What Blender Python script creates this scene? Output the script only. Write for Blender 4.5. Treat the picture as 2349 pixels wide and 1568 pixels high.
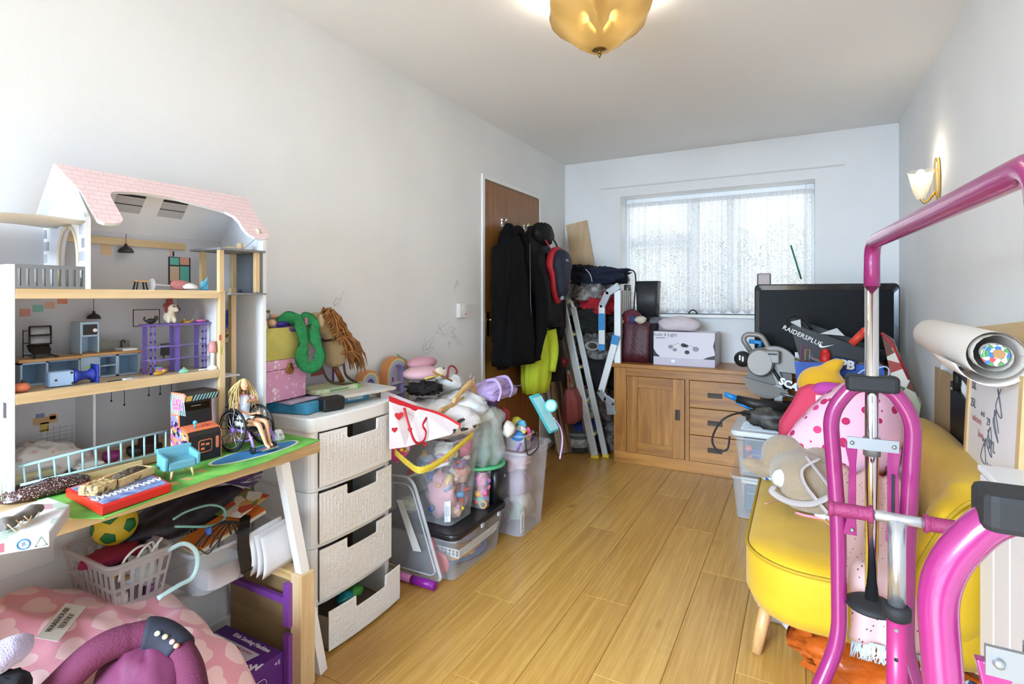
import bpy, bmesh, math, random
from mathutils import Vector, Matrix, noise as mnoise
for _o in list(bpy.data.objects): bpy.data.objects.remove(_o)
SC = bpy.context.scene
COL = SC.collection
PI = math.pi
R = math.radians
# ---------------------------------------------------------------- camera
H = 1.24                      # eye height
FPX = 1222.0                  # focal length in px of the 2349 px frame
YAW = R(28.5)
HOR = 681.0                   # horizon row
cd = bpy.data.cameras.new('camera'); cam = bpy.data.objects.new('camera', cd); COL.objects.link(cam)
cd.sensor_width = 36.0; cd.lens = FPX / 2349 * 36.0
cd.shift_y = -(784.0 - HOR) / 2349.0
cd.clip_start = 0.02
cam.location = (0, 0, H); cam.rotation_euler = (PI / 2, 0, YAW)
SC.camera = cam
# room limits (metres)
XL, XR, YB, YF, ZC = -1.83, 0.572, 4.35, -1.6, 2.40
# ---------------------------------------------------------------- world and light
w = bpy.data.worlds.new('sky'); SC.world = w; w.use_nodes = True
bgn = w.node_tree.nodes['Background']; bgn.inputs[0].default_value = (0.92, 0.96, 1.0, 1); bgn.inputs[1].default_value = 0.46
def area(name, loc, rot, sx, sy, power, col=(1, 1, 1)):
    l = bpy.data.lights.new(name, 'AREA'); l.shape = 'RECTANGLE'; l.size = sx; l.size_y = sy; l.energy = power; l.color = col
    o = bpy.data.objects.new(name, l); COL.objects.link(o); o.location = loc; o.rotation_euler = rot
    return o
# daylight through the window in view, and two added lights behind the camera
area('daylight_back_window', (-0.62, YB + 1.6, 2.0), (R(-100), 0, 0), 2.6, 1.8, 20, (0.96, 0.98, 1.0))
area('added_front_light', (-1.9, -5.45, 1.85), (R(90), 0, 0), 4.4, 0.9, 330, (0.62, 0.80, 1.0))  # area light added behind the camera to brighten the room
area('added_roof_light', (-1.9, -4.0, 3.7), (R(42), 0, 0), 4.4, 3.2, 2150, (0.61, 0.80, 1.0))  # added overhead light, lifts the floor and low furniture
vs = SC.view_settings
vs.view_transform = 'Standard'; vs.look = 'None'; vs.gamma = 1.0; vs.use_curve_mapping = False; vs.exposure = 1.18
# ---------------------------------------------------------------- photo measure helpers: pixel to point on a plane
_fw = (-math.sin(YAW), math.cos(YAW)); _rt = (math.cos(YAW), math.sin(YAW))
def ray(x, y):
    u = (x - 1174.5) / FPX; v = (HOR - y) / FPX
    return Vector((_fw[0] + u * _rt[0], _fw[1] + u * _rt[1], v))
O3 = Vector((0, 0, H))
def PX(x, y, X): r = ray(x, y); return O3 + r * (X / r.x)
def PY(x, y, Y): r = ray(x, y); return O3 + r * (Y / r.y)
def PZ(x, y, Z): r = ray(x, y); return O3 + r * ((Z - H) / r.z)
def PD(x, y, d): return O3 + ray(x, y) * d
# ---------------------------------------------------------------- materials
def lin(c):
    if isinstance(c, str):
        c = c.lstrip('#'); c = [int(c[i:i + 2], 16) / 255 for i in (0, 2, 4)]
        c = [x / 12.92 if x <= .04045 else ((x + .055) / 1.055) ** 2.4 for x in c]
    return (c[0], c[1], c[2], 1.0)
MATS = {}
def newmat(name):
    m = bpy.data.materials.new(name); m.use_nodes = True
    nt = m.node_tree; return m, nt, nt.nodes['Principled BSDF']
def nd(nt, t, **k):
    n = nt.nodes.new(t)
    for a, b in k.items(): setattr(n, a, b)
    return n
def mat(name, col='#cccccc', rough=.5, metal=0, alpha=1, var=None, vs=8, bump=0, bs=60, emit=None, es=1, trans=0, sheen=0, coat=0, spec=.5):
    """plain procedural material; var = second colour mixed in by noise"""
    if name in MATS: return MATS[name]
    m, nt, p = newmat(name)
    p.inputs['Base Color'].default_value = lin(col); p.inputs['Roughness'].default_value = rough
    p.inputs['Metallic'].default_value = metal; p.inputs['Alpha'].default_value = alpha
    p.inputs['Specular IOR Level'].default_value = spec
    p.inputs['Transmission Weight'].default_value = trans; p.inputs['Sheen Weight'].default_value = sheen; p.inputs['Coat Weight'].default_value = coat
    if emit: p.inputs['Emission Color'].default_value = lin(emit); p.inputs['Emission Strength'].default_value = es
    tc = None
    if var or bump: tc = nd(nt, 'ShaderNodeTexCoord')
    if var:
        n = nd(nt, 'ShaderNodeTexNoise'); n.inputs['Scale'].default_value = vs; n.inputs['Detail'].default_value = 4
        nt.links.new(tc.outputs['Object'], n.inputs['Vector'])
        r = nd(nt, 'ShaderNodeValToRGB'); r.color_ramp.elements[0].position = .38; r.color_ramp.elements[1].position = .62
        r.color_ramp.elements[0].color = lin(col); r.color_ramp.elements[1].color = lin(var)
        nt.links.new(n.outputs['Fac'], r.inputs['Fac']); nt.links.new(r.outputs['Color'], p.inputs['Base Color'])
    if bump:
        n = nd(nt, 'ShaderNodeTexNoise'); n.inputs['Scale'].default_value = bs; n.inputs['Detail'].default_value = 3
        nt.links.new(tc.outputs['Object'], n.inputs['Vector'])
        b = nd(nt, 'ShaderNodeBump'); b.inputs['Strength'].default_value = bump; b.inputs['Distance'].default_value = .01
        nt.links.new(n.outputs['Fac'], b.inputs['Height']); nt.links.new(b.outputs['Normal'], p.inputs['Normal'])
    MATS[name] = m; return m
def wood(name, c1, c2, axis=1, rough=.4, fine=55, c3=None, knots=True, rings=True):
    """grained wood; axis = grain direction in object space"""
    if name in MATS: return MATS[name]
    m, nt, p = newmat(name); p.inputs['Roughness'].default_value = rough
    tc = nd(nt, 'ShaderNodeTexCoord'); oi = nd(nt, 'ShaderNodeObjectInfo')
    off = nd(nt, 'ShaderNodeVectorMath', operation='SCALE'); off.inputs[0].default_value = (7, 13, 3)
    nt.links.new(oi.outputs['Random'], off.inputs['Scale'])
    ad = nd(nt, 'ShaderNodeVectorMath', operation='ADD'); nt.links.new(tc.outputs['Object'], ad.inputs[0]); nt.links.new(off.outputs[0], ad.inputs[1])
    def nz(s, st, d=3, dist=0):
        mp = nd(nt, 'ShaderNodeMapping'); v = [st, st, st]; v[axis] = 1; mp.inputs['Scale'].default_value = v
        nt.links.new(ad.outputs[0], mp.inputs['Vector'])
        n = nd(nt, 'ShaderNodeTexNoise'); n.inputs['Scale'].default_value = s; n.inputs['Detail'].default_value = d; n.inputs['Distortion'].default_value = dist
        nt.links.new(mp.outputs[0], n.inputs['Vector']); return n
    a = nz(2.2, fine / 2.2, 3); b = nz(1.6, 5, 2, .6)
    ramp = nd(nt, 'ShaderNodeValToRGB'); e = ramp.color_ramp.elements
    e[0].position = .3; e[0].color = lin(c1); e[1].position = .72; e[1].color = lin(c2)
    # rings: sine of broad noise
    ml = nd(nt, 'ShaderNodeMath', operation='MULTIPLY'); ml.inputs[1].default_value = 70
    nt.links.new(b.outputs['Fac'], ml.inputs[0])
    sn = nd(nt, 'ShaderNodeMath', operation='SINE'); nt.links.new(ml.outputs[0], sn.inputs[0])
    m2 = nd(nt, 'ShaderNodeMath', operation='MULTIPLY_ADD'); m2.inputs[1].default_value = .028 if rings else 0; nt.links.new(sn.outputs[0], m2.inputs[0])
    nt.links.new(a.outputs['Fac'], m2.inputs[2])
    m3 = nd(nt, 'ShaderNodeMath', operation='MULTIPLY_ADD'); m3.inputs[1].default_value = .16; m3.inputs[2].default_value = -.08
    nt.links.new(oi.outputs['Random'], m3.inputs[0])
    m4 = nd(nt, 'ShaderNodeMath', operation='ADD'); nt.links.new(m2.outputs[0], m4.inputs[0]); nt.links.new(m3.outputs[0], m4.inputs[1])
    nt.links.new(m4.outputs[0], ramp.inputs['Fac']); last = ramp.outputs['Color']
    if knots:
        k = nz(3.4, 3.0, 1, .3); kr = nd(nt, 'ShaderNodeValToRGB'); kr.color_ramp.elements[0].position = .75; kr.color_ramp.elements[1].position = .86
        nt.links.new(k.outputs['Fac'], kr.inputs['Fac'])
        mx = nd(nt, 'ShaderNodeMix', data_type='RGBA'); nt.links.new(kr.outputs['Color'], mx.inputs['Factor'])
        nt.links.new(last, mx.inputs[6]); mx.inputs[7].default_value = lin(c3 or c1); last = mx.outputs[2]
    nt.links.new(last, p.inputs['Base Color'])
    bp = nd(nt, 'ShaderNodeBump'); bp.inputs['Strength'].default_value = .06; bp.inputs['Distance'].default_value = .004
    nt.links.new(a.outputs['Fac'], bp.inputs['Height']); nt.links.new(bp.outputs['Normal'], p.inputs['Normal'])
    MATS[name] = m; return m
def spots(name, base, c2, scale=30, size=.3, c3=None, rough=.6, stretch=(1, 1, 1), alpha=1):
    """base with roundish spots of other colours (printed cloth, paper)"""
    if name in MATS: return MATS[name]
    m, nt, p = newmat(name); p.inputs['Roughness'].default_value = rough; p.inputs['Alpha'].default_value = alpha
    tc = nd(nt, 'ShaderNodeTexCoord'); mp = nd(nt, 'ShaderNodeMapping'); mp.inputs['Scale'].default_value = stretch
    nt.links.new(tc.outputs['Object'], mp.inputs['Vector'])
    v = nd(nt, 'ShaderNodeTexVoronoi'); v.inputs['Scale'].default_value = scale; nt.links.new(mp.outputs[0], v.inputs['Vector'])
    lt = nd(nt, 'ShaderNodeMath', operation='LESS_THAN'); lt.inputs[1].default_value = size; nt.links.new(v.outputs['Distance'], lt.inputs[0])
    mx = nd(nt, 'ShaderNodeMix', data_type='RGBA'); nt.links.new(lt.outputs[0], mx.inputs['Factor']); mx.inputs[6].default_value = lin(base); mx.inputs[7].default_value = lin(c2)
    if c3:
        sp = nd(nt, 'ShaderNodeSeparateColor'); nt.links.new(v.outputs['Color'], sp.inputs[0])
        g = nd(nt, 'ShaderNodeMath', operation='GREATER_THAN'); g.inputs[1].default_value = .5; nt.links.new(sp.outputs[0], g.inputs[0])
        m2 = nd(nt, 'ShaderNodeMix', data_type='RGBA'); nt.links.new(g.outputs[0], m2.inputs['Factor']); m2.inputs[6].default_value = lin(c2); m2.inputs[7].default_value = lin(c3)
        nt.links.new(m2.outputs[2], mx.inputs[7])
    nt.links.new(mx.outputs[2], p.inputs['Base Color'])
    MATS[name] = m; return m
def patch(name, cols, scale=20, rough=.5, stretch=(1, 1, 1), randomness=1):
    """patchwork print: voronoi cells coloured from a list (busy graphics)"""
    if name in MATS: return MATS[name]
    m, nt, p = newmat(name); p.inputs['Roughness'].default_value = rough
    tc = nd(nt, 'ShaderNodeTexCoord'); mp = nd(nt, 'ShaderNodeMapping'); mp.inputs['Scale'].default_value = stretch
    nt.links.new(tc.outputs['Object'], mp.inputs['Vector'])
    v = nd(nt, 'ShaderNodeTexVoronoi'); v.inputs['Scale'].default_value = scale; v.inputs['Randomness'].default_value = randomness; nt.links.new(mp.outputs[0], v.inputs['Vector'])
    sp = nd(nt, 'ShaderNodeSeparateColor'); nt.links.new(v.outputs['Color'], sp.inputs[0])
    r = nd(nt, 'ShaderNodeValToRGB'); r.color_ramp.interpolation = 'CONSTANT'; e = r.color_ramp.elements
    e[0].color = lin(cols[0]); e[1].position = 1 / len(cols); e[1].color = lin(cols[1])
    for i, c in enumerate(cols[2:]): q = e.new((i + 2) / len(cols)); q.color = lin(c)
    nt.links.new(sp.outputs[0], r.inputs['Fac']); nt.links.new(r.outputs['Color'], p.inputs['Base Color'])
    MATS[name] = m; return m
def plastic(name, col='#e8ecee', alpha=.22, rough=.18):
    """thin clear storage plastic"""
    return mat(name, col, rough, alpha=alpha, spec=.6)
# ---------------------------------------------------------------- mesh builder
class B:
    def __init__(s): s.v = []; s.f = []; s.sm = []
    def add(s, vs, fs, smooth=False):
        k = len(s.v); s.v += [tuple(v) for v in vs]; s.f += [tuple(i + k for i in f) for f in fs]; s.sm += [smooth] * len(fs); return s
    def box(s, a, b):
        x0, y0, z0 = a; x1, y1, z1 = b
        return s.add([(x0, y0, z0), (x1, y0, z0), (x1, y1, z0), (x0, y1, z0), (x0, y0, z1), (x1, y0, z1), (x1, y1, z1), (x0, y1, z1)],
                     [(3, 2, 1, 0), (4, 5, 6, 7), (0, 1, 5, 4), (1, 2, 6, 5), (2, 3, 7, 6), (3, 0, 4, 7)])
    def cbox(s, c, d): return s.box([c[i] - d[i] / 2 for i in range(3)], [c[i] + d[i] / 2 for i in range(3)])
    def rbox(s, c, d, r, n=3, axis=2):
        """box with rounded vertical (axis) edges"""
        i, j = [k for k in range(3) if k != axis]; pts = rrect(d[i], d[j], r, n)
        P = [[0, 0, 0] for _ in pts]
        for q, (a, b) in zip(P, pts): q[i] = c[i] + a; q[j] = c[j] + b; q[axis] = c[axis] - d[axis] / 2
        e = [0, 0, 0]; e[axis] = d[axis]
        return s.prism([Vector(q) for q in P], Vector(e))
    def prism(s, pts, ext, caps=True, smooth=False):
        """polygon (3D points) extruded by vector"""
        n = len(pts); pts = [Vector(p) for p in pts]; ext = Vector(ext)
        s.add(pts + [p + ext for p in pts], [(i, (i + 1) % n, n + (i + 1) % n, n + i) for i in range(n)], smooth)
        if caps: s.f += [tuple(len(s.v) - 2 * n + i for i in range(n))[::-1], tuple(len(s.v) - n + i for i in range(n))]; s.sm += [False, False]
        return s
    def rings(s, rings, closed=True, cap=True, smooth=True):
        """loft through rings of points"""
        n = len(rings[0]); vs = [p for r in rings for p in r]; fs = []
        for k in range(len(rings) - 1):
            for i in range(n if closed else n - 1):
                j = (i + 1) % n; fs.append((k * n + i, k * n + j, (k + 1) * n + j, (k + 1) * n + i))
        b = len(s.v); s.add(vs, fs, smooth)
        if cap and closed: s.f += [tuple(b + i for i in range(n))[::-1], tuple(b + (len(rings) - 1) * n + i for i in range(n))]; s.sm += [False, False]
        return s
    def tube(s, pts, r, n=8, closed=False, cap=True, flat=1.0):
        pts = [Vector(p) for p in pts]; rr = r if isinstance(r, (list, tuple)) else [r] * len(pts); out = []; up = None; m = len(pts)
        for i, p in enumerate(pts):
            if closed: t = pts[(i + 1) % m] - pts[i - 1]
            else: t = pts[min(i + 1, m - 1)] - pts[max(i - 1, 0)]
            t = t.normalized() if t.length > 1e-9 else Vector((0, 0, 1))
            if up is None: up = Vector((0, 0, 1)) if abs(t.z) < .95 else Vector((0, 1, 0))
            up = (up - t * up.dot(t)); up = up.normalized() if up.length > 1e-6 else t.orthogonal().normalized()
            sd = t.cross(up)
            out.append([p + (sd * math.cos(2 * PI * k / n) + up * math.sin(2 * PI * k / n) * flat) * rr[i] for k in range(n)])
        if closed: out.append(out[0]); cap = False
        return s.rings(out, cap=cap)
    def cyl(s, a, b, r, r2=None, n=16): return s.tube([a, b], [r, r if r2 is None else r2], n)
    def lathe(s, prof, c=(0, 0, 0), n=24, axis=2, cap=True):
        c = Vector(c); out = []
        for r, h in prof:
            ring = []
            for k in range(n):
                a = 2 * PI * k / n; q = [r * math.cos(a), r * math.sin(a)]; q.insert(axis, h); ring.append(c + Vector(q))
            out.append(ring)
        return s.rings(out, cap=cap)
    def ball(s, c, r, n=14, m=8, rot=None):
        if not isinstance(r, (list, tuple, Vector)): r = (r, r, r)
        c = Vector(c); out = []
        for k in range(m + 1):
            t = PI * k / m; t = min(max(t, .02), PI - .02)
            ring = []
            for i in range(n):
                a = 2 * PI * i / n; v = Vector((r[0] * math.sin(t) * math.cos(a), r[1] * math.sin(t) * math.sin(a), -r[2] * math.cos(t)))
                if rot: v = rot @ v
                ring.append(c + v)
            out.append(ring)
        return s.rings(out)
    def grid(s, fn, nu, nv, smooth=True, thick=0):
        """surface fn(u, v) -> point, u, v in 0..1; thick gives it a back"""
        vs = [Vector(fn(i / nu, j / nv)) for i in range(nu + 1) for j in range(nv + 1)]; w = nv + 1
        fs = [(i * w + j, (i + 1) * w + j, (i + 1) * w + j + 1, i * w + j + 1) for i in range(nu) for j in range(nv)]
        if not thick: return s.add(vs, fs, smooth)
        nr = [Vector() for _ in vs]
        for f in fs:
            q = (vs[f[1]] - vs[f[0]]).cross(vs[f[3]] - vs[f[0]])
            for i in f: nr[i] += q
        bk = [v - (q.normalized() * thick if q.length > 0 else Vector()) for v, q in zip(vs, nr)]; N = len(vs)
        fs2 = fs + [tuple(i + N for i in f[::-1]) for f in fs]
        bd = [i * w for i in range(nu + 1)] + [nu * w + j for j in range(1, w)] + [i * w + nv for i in range(nu - 1, -1, -1)] + [j for j in range(nv - 1, 0, -1)]
        fs2 += [(bd[i - 1], bd[i], bd[i] + N, bd[i - 1] + N) for i in range(len(bd))]
        return s.add(vs + bk, fs2, smooth)
    def xf(s, mtx): s.v = [tuple(mtx @ Vector(v)) for v in s.v]; return s
    def mesh(s, name):
        me = bpy.data.meshes.new(name); me.from_pydata(s.v, [], s.f); me.polygons.foreach_set('use_smooth', s.sm); me.update()
        bm = bmesh.new(); bm.from_mesh(me); bmesh.ops.recalc_face_normals(bm, faces=bm.faces); bm.to_mesh(me); bm.free()
        return me
def rrect(w, h, r, n=3):
    out = []
    for cx, cy, a0 in ((w / 2 - r, h / 2 - r, 0), (-w / 2 + r, h / 2 - r, 90), (-w / 2 + r, -h / 2 + r, 180), (w / 2 - r, -h / 2 + r, 270)):
        for k in range(n + 1): a = R(a0 + 90 * k / n); out.append((cx + r * math.cos(a), cy + r * math.sin(a)))
    return out
def arc(c, r, a0, a1, n=10, plane='xz'):
    c = Vector(c); out = []
    for k in range(n + 1):
        a = R(a0 + (a1 - a0) * k / n); p = {'xz': (1, 0, 0), 'yz': (0, 1, 0), 'xy': (1, 0, 0)}[plane]; q = (0, 0, 1) if plane != 'xy' else (0, 1, 0)
        out.append(c + Vector(p) * r * math.cos(a) + Vector(q) * r * math.sin(a))
    return out
def fillet(pts, r, n=6):
    """round the corners of a polyline"""
    pts = [Vector(p) for p in pts]; out = [pts[0]]
    for i in range(1, len(pts) - 1):
        a = (pts[i - 1] - pts[i]); b = (pts[i + 1] - pts[i]); d = min(r, a.length * .48, b.length * .48)
        p = pts[i] + a.normalized() * d; q = pts[i] + b.normalized() * d
        for k in range(n + 1): t = k / n; out.append(p * (1 - t) ** 2 + pts[i] * 2 * t * (1 - t) + q * t * t)
    return out + [pts[-1]]
def spline(pts, n=6):
    """Catmull-Rom through the points"""
    pts = [Vector(p) for p in pts]; P = [pts[0] * 2 - pts[1]] + pts + [pts[-1] * 2 - pts[-2]]; out = []
    for i in range(1, len(P) - 2):
        for k in range(n):
            t = k / n; a, b, c, d = P[i - 1:i + 3]
            out.append(.5 * ((2 * b) + (c - a) * t + (2 * a - 5 * b + 4 * c - d) * t * t + (3 * b - a - 3 * c + d) * t ** 3))
    return out + [pts[-1]]
# ---------------------------------------------------------------- objects
def par(o, p):
    o.parent = p
    if p is not None:
        q = p; mw = Matrix()
        ch = []
        while q is not None: ch.append(q); q = q.parent
        for q in reversed(ch): mw = mw @ q.matrix_parent_inverse @ Matrix.LocRotScale(q.location, q.rotation_euler, q.scale)
        o.matrix_parent_inverse = mw.inverted()
def obj(name, b, m, parent=None, bevel=0, seg=2, sub=0, mods=None):
    me = b.mesh(name) if isinstance(b, B) else b
    if m is not None and not me.materials: me.materials.append(m)
    o = bpy.data.objects.new(name, me); COL.objects.link(o)
    if parent is None or True:
        # move the origin to the middle of the mesh
        if isinstance(b, B) and b.v:
            xs = [Vector((min(v[i] for v in b.v), max(v[i] for v in b.v), 0)) for i in range(3)]
            c = Vector(((xs[0][0] + xs[0][1]) / 2, (xs[1][0] + xs[1][1]) / 2, xs[2][0])); me.transform(Matrix.Translation(-c)); o.location = c
    if parent is not None: par(o, parent)
    if bevel:
        md = o.modifiers.new('bevel', 'BEVEL'); md.width = bevel; md.segments = seg; md.limit_method = 'ANGLE'; md.angle_limit = R(40); md.harden_normals = False
    if sub: md = o.modifiers.new('sub', 'SUBSURF'); md.levels = sub; md.render_levels = sub
    return o
def tag(o, label, cat, group=None):
    o['label'] = label; o['category'] = cat
    if group: o['group'] = group
    return o
def thing(name, label, cat, loc=(0, 0, 0), group=None):
    o = bpy.data.objects.new(name, None); COL.objects.link(o); o.location = loc; o.empty_display_size = .05
    return tag(o, label, cat, group)
def struct(o): o['kind'] = 'structure'; return o
def stuff(o): o['kind'] = 'stuff'; return o
def setx(o, loc=None, rot=None, sc=None):
    if loc is not None: o.location = loc
    if rot is not None: o.rotation_euler = rot
    if sc is not None: o.scale = sc
    return o
def copytree(o, parent=None):
    c = o.copy(); COL.objects.link(c); c.parent = parent
    for ch in list(o.children): copytree(ch, c)
    return c
def text(body, size, m, mtx, parent, name='lettering', depth=.0006, bold=0, align='CENTER', sx=1.0):
    cu = bpy.data.curves.new(name, 'FONT'); cu.body = body; cu.size = size; cu.align_x = align; cu.align_y = 'CENTER'; cu.extrude = depth; cu.offset = bold; cu.resolution_u = 2
    t = bpy.data.objects.new('tmp', cu); COL.objects.link(t)
    dg = bpy.context.evaluated_depsgraph_get(); me = bpy.data.meshes.new_from_object(t.evaluated_get(dg))
    bpy.data.objects.remove(t); bpy.data.curves.remove(cu); me.name = name; me.materials.clear(); me.materials.append(m)
    me.transform(mtx @ Matrix.Diagonal((sx, 1, 1, 1)))
    o = bpy.data.objects.new(name, me); COL.objects.link(o)
    if parent is not None: par(o, parent)
    return o
def frame(o, x, y):
    """matrix from origin, x direction, y direction (text plane)"""
    x = Vector(x).normalized(); y = Vector(y); y = (y - x * x.dot(y)).normalized(); z = x.cross(y)
    m = Matrix.Identity(4)
    for i in range(3): m[i][0] = x[i]; m[i][1] = y[i]; m[i][2] = z[i]; m[i][3] = o[i]
    return m
def nz(p, s=1.0, seed=0): return mnoise.noise(Vector(p) * s + Vector((seed * 7.3, seed * 3.1, seed * 5.7)))
def lump(c, r, seed=0, amp=.25, fs=3.0, fold=.12, n=28, m=16, flat=True, rot=0):
    """crumpled heap: ellipsoid with folds; flat bottom"""
    b = B(); c = Vector(c); mr = max(r); out = []
    rm = Matrix.Rotation(rot, 3, 'Z')
    for k in range(m + 1):
        t = min(max(PI * k / m, .03), PI - .03); ring = []
        for i in range(n):
            a = 2 * PI * i / n; d = Vector((math.sin(t) * math.cos(a), math.sin(t) * math.sin(a), -math.cos(t)))
            q = 1 + amp * nz(d, fs * .5, seed) + fold * (1 - 2 * abs(nz(d, fs, seed + 5))) + fold * .5 * (1 - 2 * abs(nz(d, fs * 2.1, seed + 9))) - fold
            v = Vector((d.x * r[0], d.y * r[1], d.z * r[2])) * q
            if flat and v.z < -r[2] * .55: v.z = -r[2] * .55 + (v.z + r[2] * .55) * .1
            ring.append(c + rm @ v)
        out.append(ring)
    return b.rings(out)
def loft(secs, n=28, folds=0, amp=0, seed=0, sq=2.0, cap=True):
    """secs: (centre, rx, ry) stacked rings in the xy plane, superellipse power sq, vertical folds"""
    b = B(); out = []
    for k, s in enumerate(secs):
        c, rx, ry = Vector(s[0]), s[1], s[2]; ring = []; am = amp * (s[3] if len(s) > 3 else 1)
        for i in range(n):
            a = 2 * PI * i / n; ca, sa = math.cos(a), math.sin(a); q = (abs(ca) ** sq + abs(sa) ** sq) ** (-1 / sq)
            f = 1 + am * math.sin(folds * a + seed + .8 * math.sin(k * .7 + seed)) + am * .6 * nz((ca * 2, sa * 2, k * .35), 1.3, seed)
            ring.append(c + Vector((ca * rx, sa * ry, 0)) * q * f)
        out.append(ring)
    return b.rings(out, cap=cap)
def bag_rot(o, rz): o.rotation_euler = (0, 0, rz); return o
def remesh(o, vox, smooth=2):
    md = o.modifiers.new('remesh', 'REMESH'); md.mode = 'VOXEL'; md.voxel_size = vox; md.use_smooth_shade = True
    if smooth: s = o.modifiers.new('smooth', 'SMOOTH'); s.iterations = smooth * 3; s.factor = .5
    return o
# ================================================================ ROOM SHELL
paint = mat('wall_paint', '#f0f0ef', .85, var='#ececeb', vs=2.2, bump=.04, bs=90)
paintc = mat('ceiling_paint', '#f3f2f0', .9, bump=.03, bs=70)
gloss = mat('white_gloss_paint', '#efeeea', .32)
struct(obj('wall_left', B().box((XL - .12, YF, 0), (XL, 2.951, ZC)).box((XL - .12, 3.846, 0), (XL, YB, ZC)).box((XL - .12, 2.951, 2.045), (XL, 3.846, ZC)), paint))
WX0, WX1, WZ0, WZ1 = -1.33, .087, 1.105, 2.08
struct(obj('wall_back', B().box((XL - .12, YB, 0), (WX0, YB + .26, ZC)).box((WX1, YB, 0), (XR + .12, YB + .26, ZC)).box((WX0, YB, 0), (WX1, YB + .26, WZ0)).box((WX0, YB, WZ1), (WX1, YB + .26, ZC)), paint))
struct(obj('wall_right', B().box((XR, YF, 0), (XR + .12, YB, ZC)), paint))
# unseen garden room with long window and roof bars, added to shape the daylight
AX0, AX1, AY = -4.2, 3.0, -5.6; FX0, FX1, FZ0, FZ1 = -3.95, 2.75, 1.3, 2.3
struct(obj('wall_added_front', B().box((AX0, AY - .12, 0), (FX0, AY, ZC)).box((FX1, AY - .12, 0), (AX1, AY, ZC)).box((FX0, AY - .12, 0), (FX1, AY, FZ0)).box((FX0, AY - .12, FZ1), (FX1, AY, ZC)), mat('added_annex_slate', '#767d86', .8)))
for a, b in (((AX0 - .12, AY), (AX0, YF)), ((AX1, AY), (AX1 + .12, YF)), ((AX0, YF - .12), (XL, YF)), ((-.20, YF - .12), (AX1, YF))): struct(obj('wall_added_annex', B().box((*a, 0), (*b, ZC)), mat('added_annex_slate', '#767d86', .8)))  # added walls, dark to cut bounce; stubs narrow the opening against light
struct(obj('wall_added_lintel', B().box((XL, YF - .12, 2.08), (-.20, YF, ZC)), paint))  # added lintel, keeps light off the upper near walls
struct(obj('ceiling', B().box((XL - .12, YF, ZC), (XR + .12, YB + .26, ZC + .1)).box((AX0, YF - .12, ZC), (AX1, YF, ZC + .1)), paintc))
rfw = struct(thing('window_added_roof', 'x', 'x')); del rfw['label']; del rfw['category']
for k in range(8): obj('added_roof_bar', B().box((AX0 + 1.02 * k, AY, ZC), (AX0 + 1.02 * k + .05, YF - .12, ZC + .08)), gloss, rfw)  # unseen bars of the added roof, under the overhead light
# -- floor of laminate boards, each a piece
subf = struct(obj('floor', B().box((XL - .12, YF - .12, -.08), (XR + .12, YB + .26, -.012)), mat('underlay', '#4a3a28', .9)))
lam = wood('oak_laminate', '#ab7c37', '#c69a51', 1, .28, 90, '#8d602a')
struct(obj('floor', B().box((AX0, AY, -.08), (AX1, YF - .12, 0)), mat('added_annex_floor', '#747a80', .6)))  # floor of the added garden room, darkened to cut its bounce
PW, PL = .206, 1.29
random.seed(4); meshes = {}
x = -.604 - PW * 6; row = 0
while x < XR:
    x0, x1 = max(x, XL), min(x + PW, XR)
    y = YF - [0, .43, .86, .2, .65][row % 5] - .17
    while y < YB:
        y0, y1 = max(y, YF), min(y + PL, YB)
        if y1 - y0 > .02 and x1 - x0 > .01:
            key = (round(x1 - x0, 4), round(y1 - y0, 4))
            if key not in meshes:
                w_, l_ = key; g = .0006; e = .0012
                meshes[key] = B().add([(g, g, -.0115), (w_ - g, g, -.0115), (w_ - g, l_ - g, -.0115), (g, l_ - g, -.0115), (g, g, -e), (w_ - g, g, -e), (w_ - g, l_ - g, -e), (g, l_ - g, -e),
                    (g + e, g + e, 0), (w_ - g - e, g + e, 0), (w_ - g - e, l_ - g - e, 0), (g + e, l_ - g - e, 0)],
                    [(3, 2, 1, 0), (0, 1, 5, 4), (1, 2, 6, 5), (2, 3, 7, 6), (3, 0, 4, 7), (4, 5, 9, 8), (5, 6, 10, 9), (6, 7, 11, 10), (7, 4, 8, 11), (8, 9, 10, 11)]).mesh('plank')
            o = obj('plank', meshes[key], lam, None); o.location = (x0, y0, 0); par(o, subf)
        y += PL
    x += PW; row += 1
# -- skirting
def skirt(nm, a, b): return struct(obj(nm, B().box(a, b), gloss, bevel=.004))
skirt('baseboard_left', (XL, YF, 0), (XL + .014, 2.90, .09)); skirt('baseboard_left', (XL, 3.90, 0), (XL + .014, YB, .09))
skirt('baseboard_back', (XL + .014, YB - .014, 0), (XR, YB, .09)); skirt('baseboard_right', (XR - .014, YF, 0), (XR, YB - .014, .09))
# -- picture-rail strip left over the window
struct(obj('trim_1', B().box((-1.502, YB - .008, 2.152), (.263, YB, 2.162)), mat('old_batten_edge', '#dcd9d4', .7)))
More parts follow.
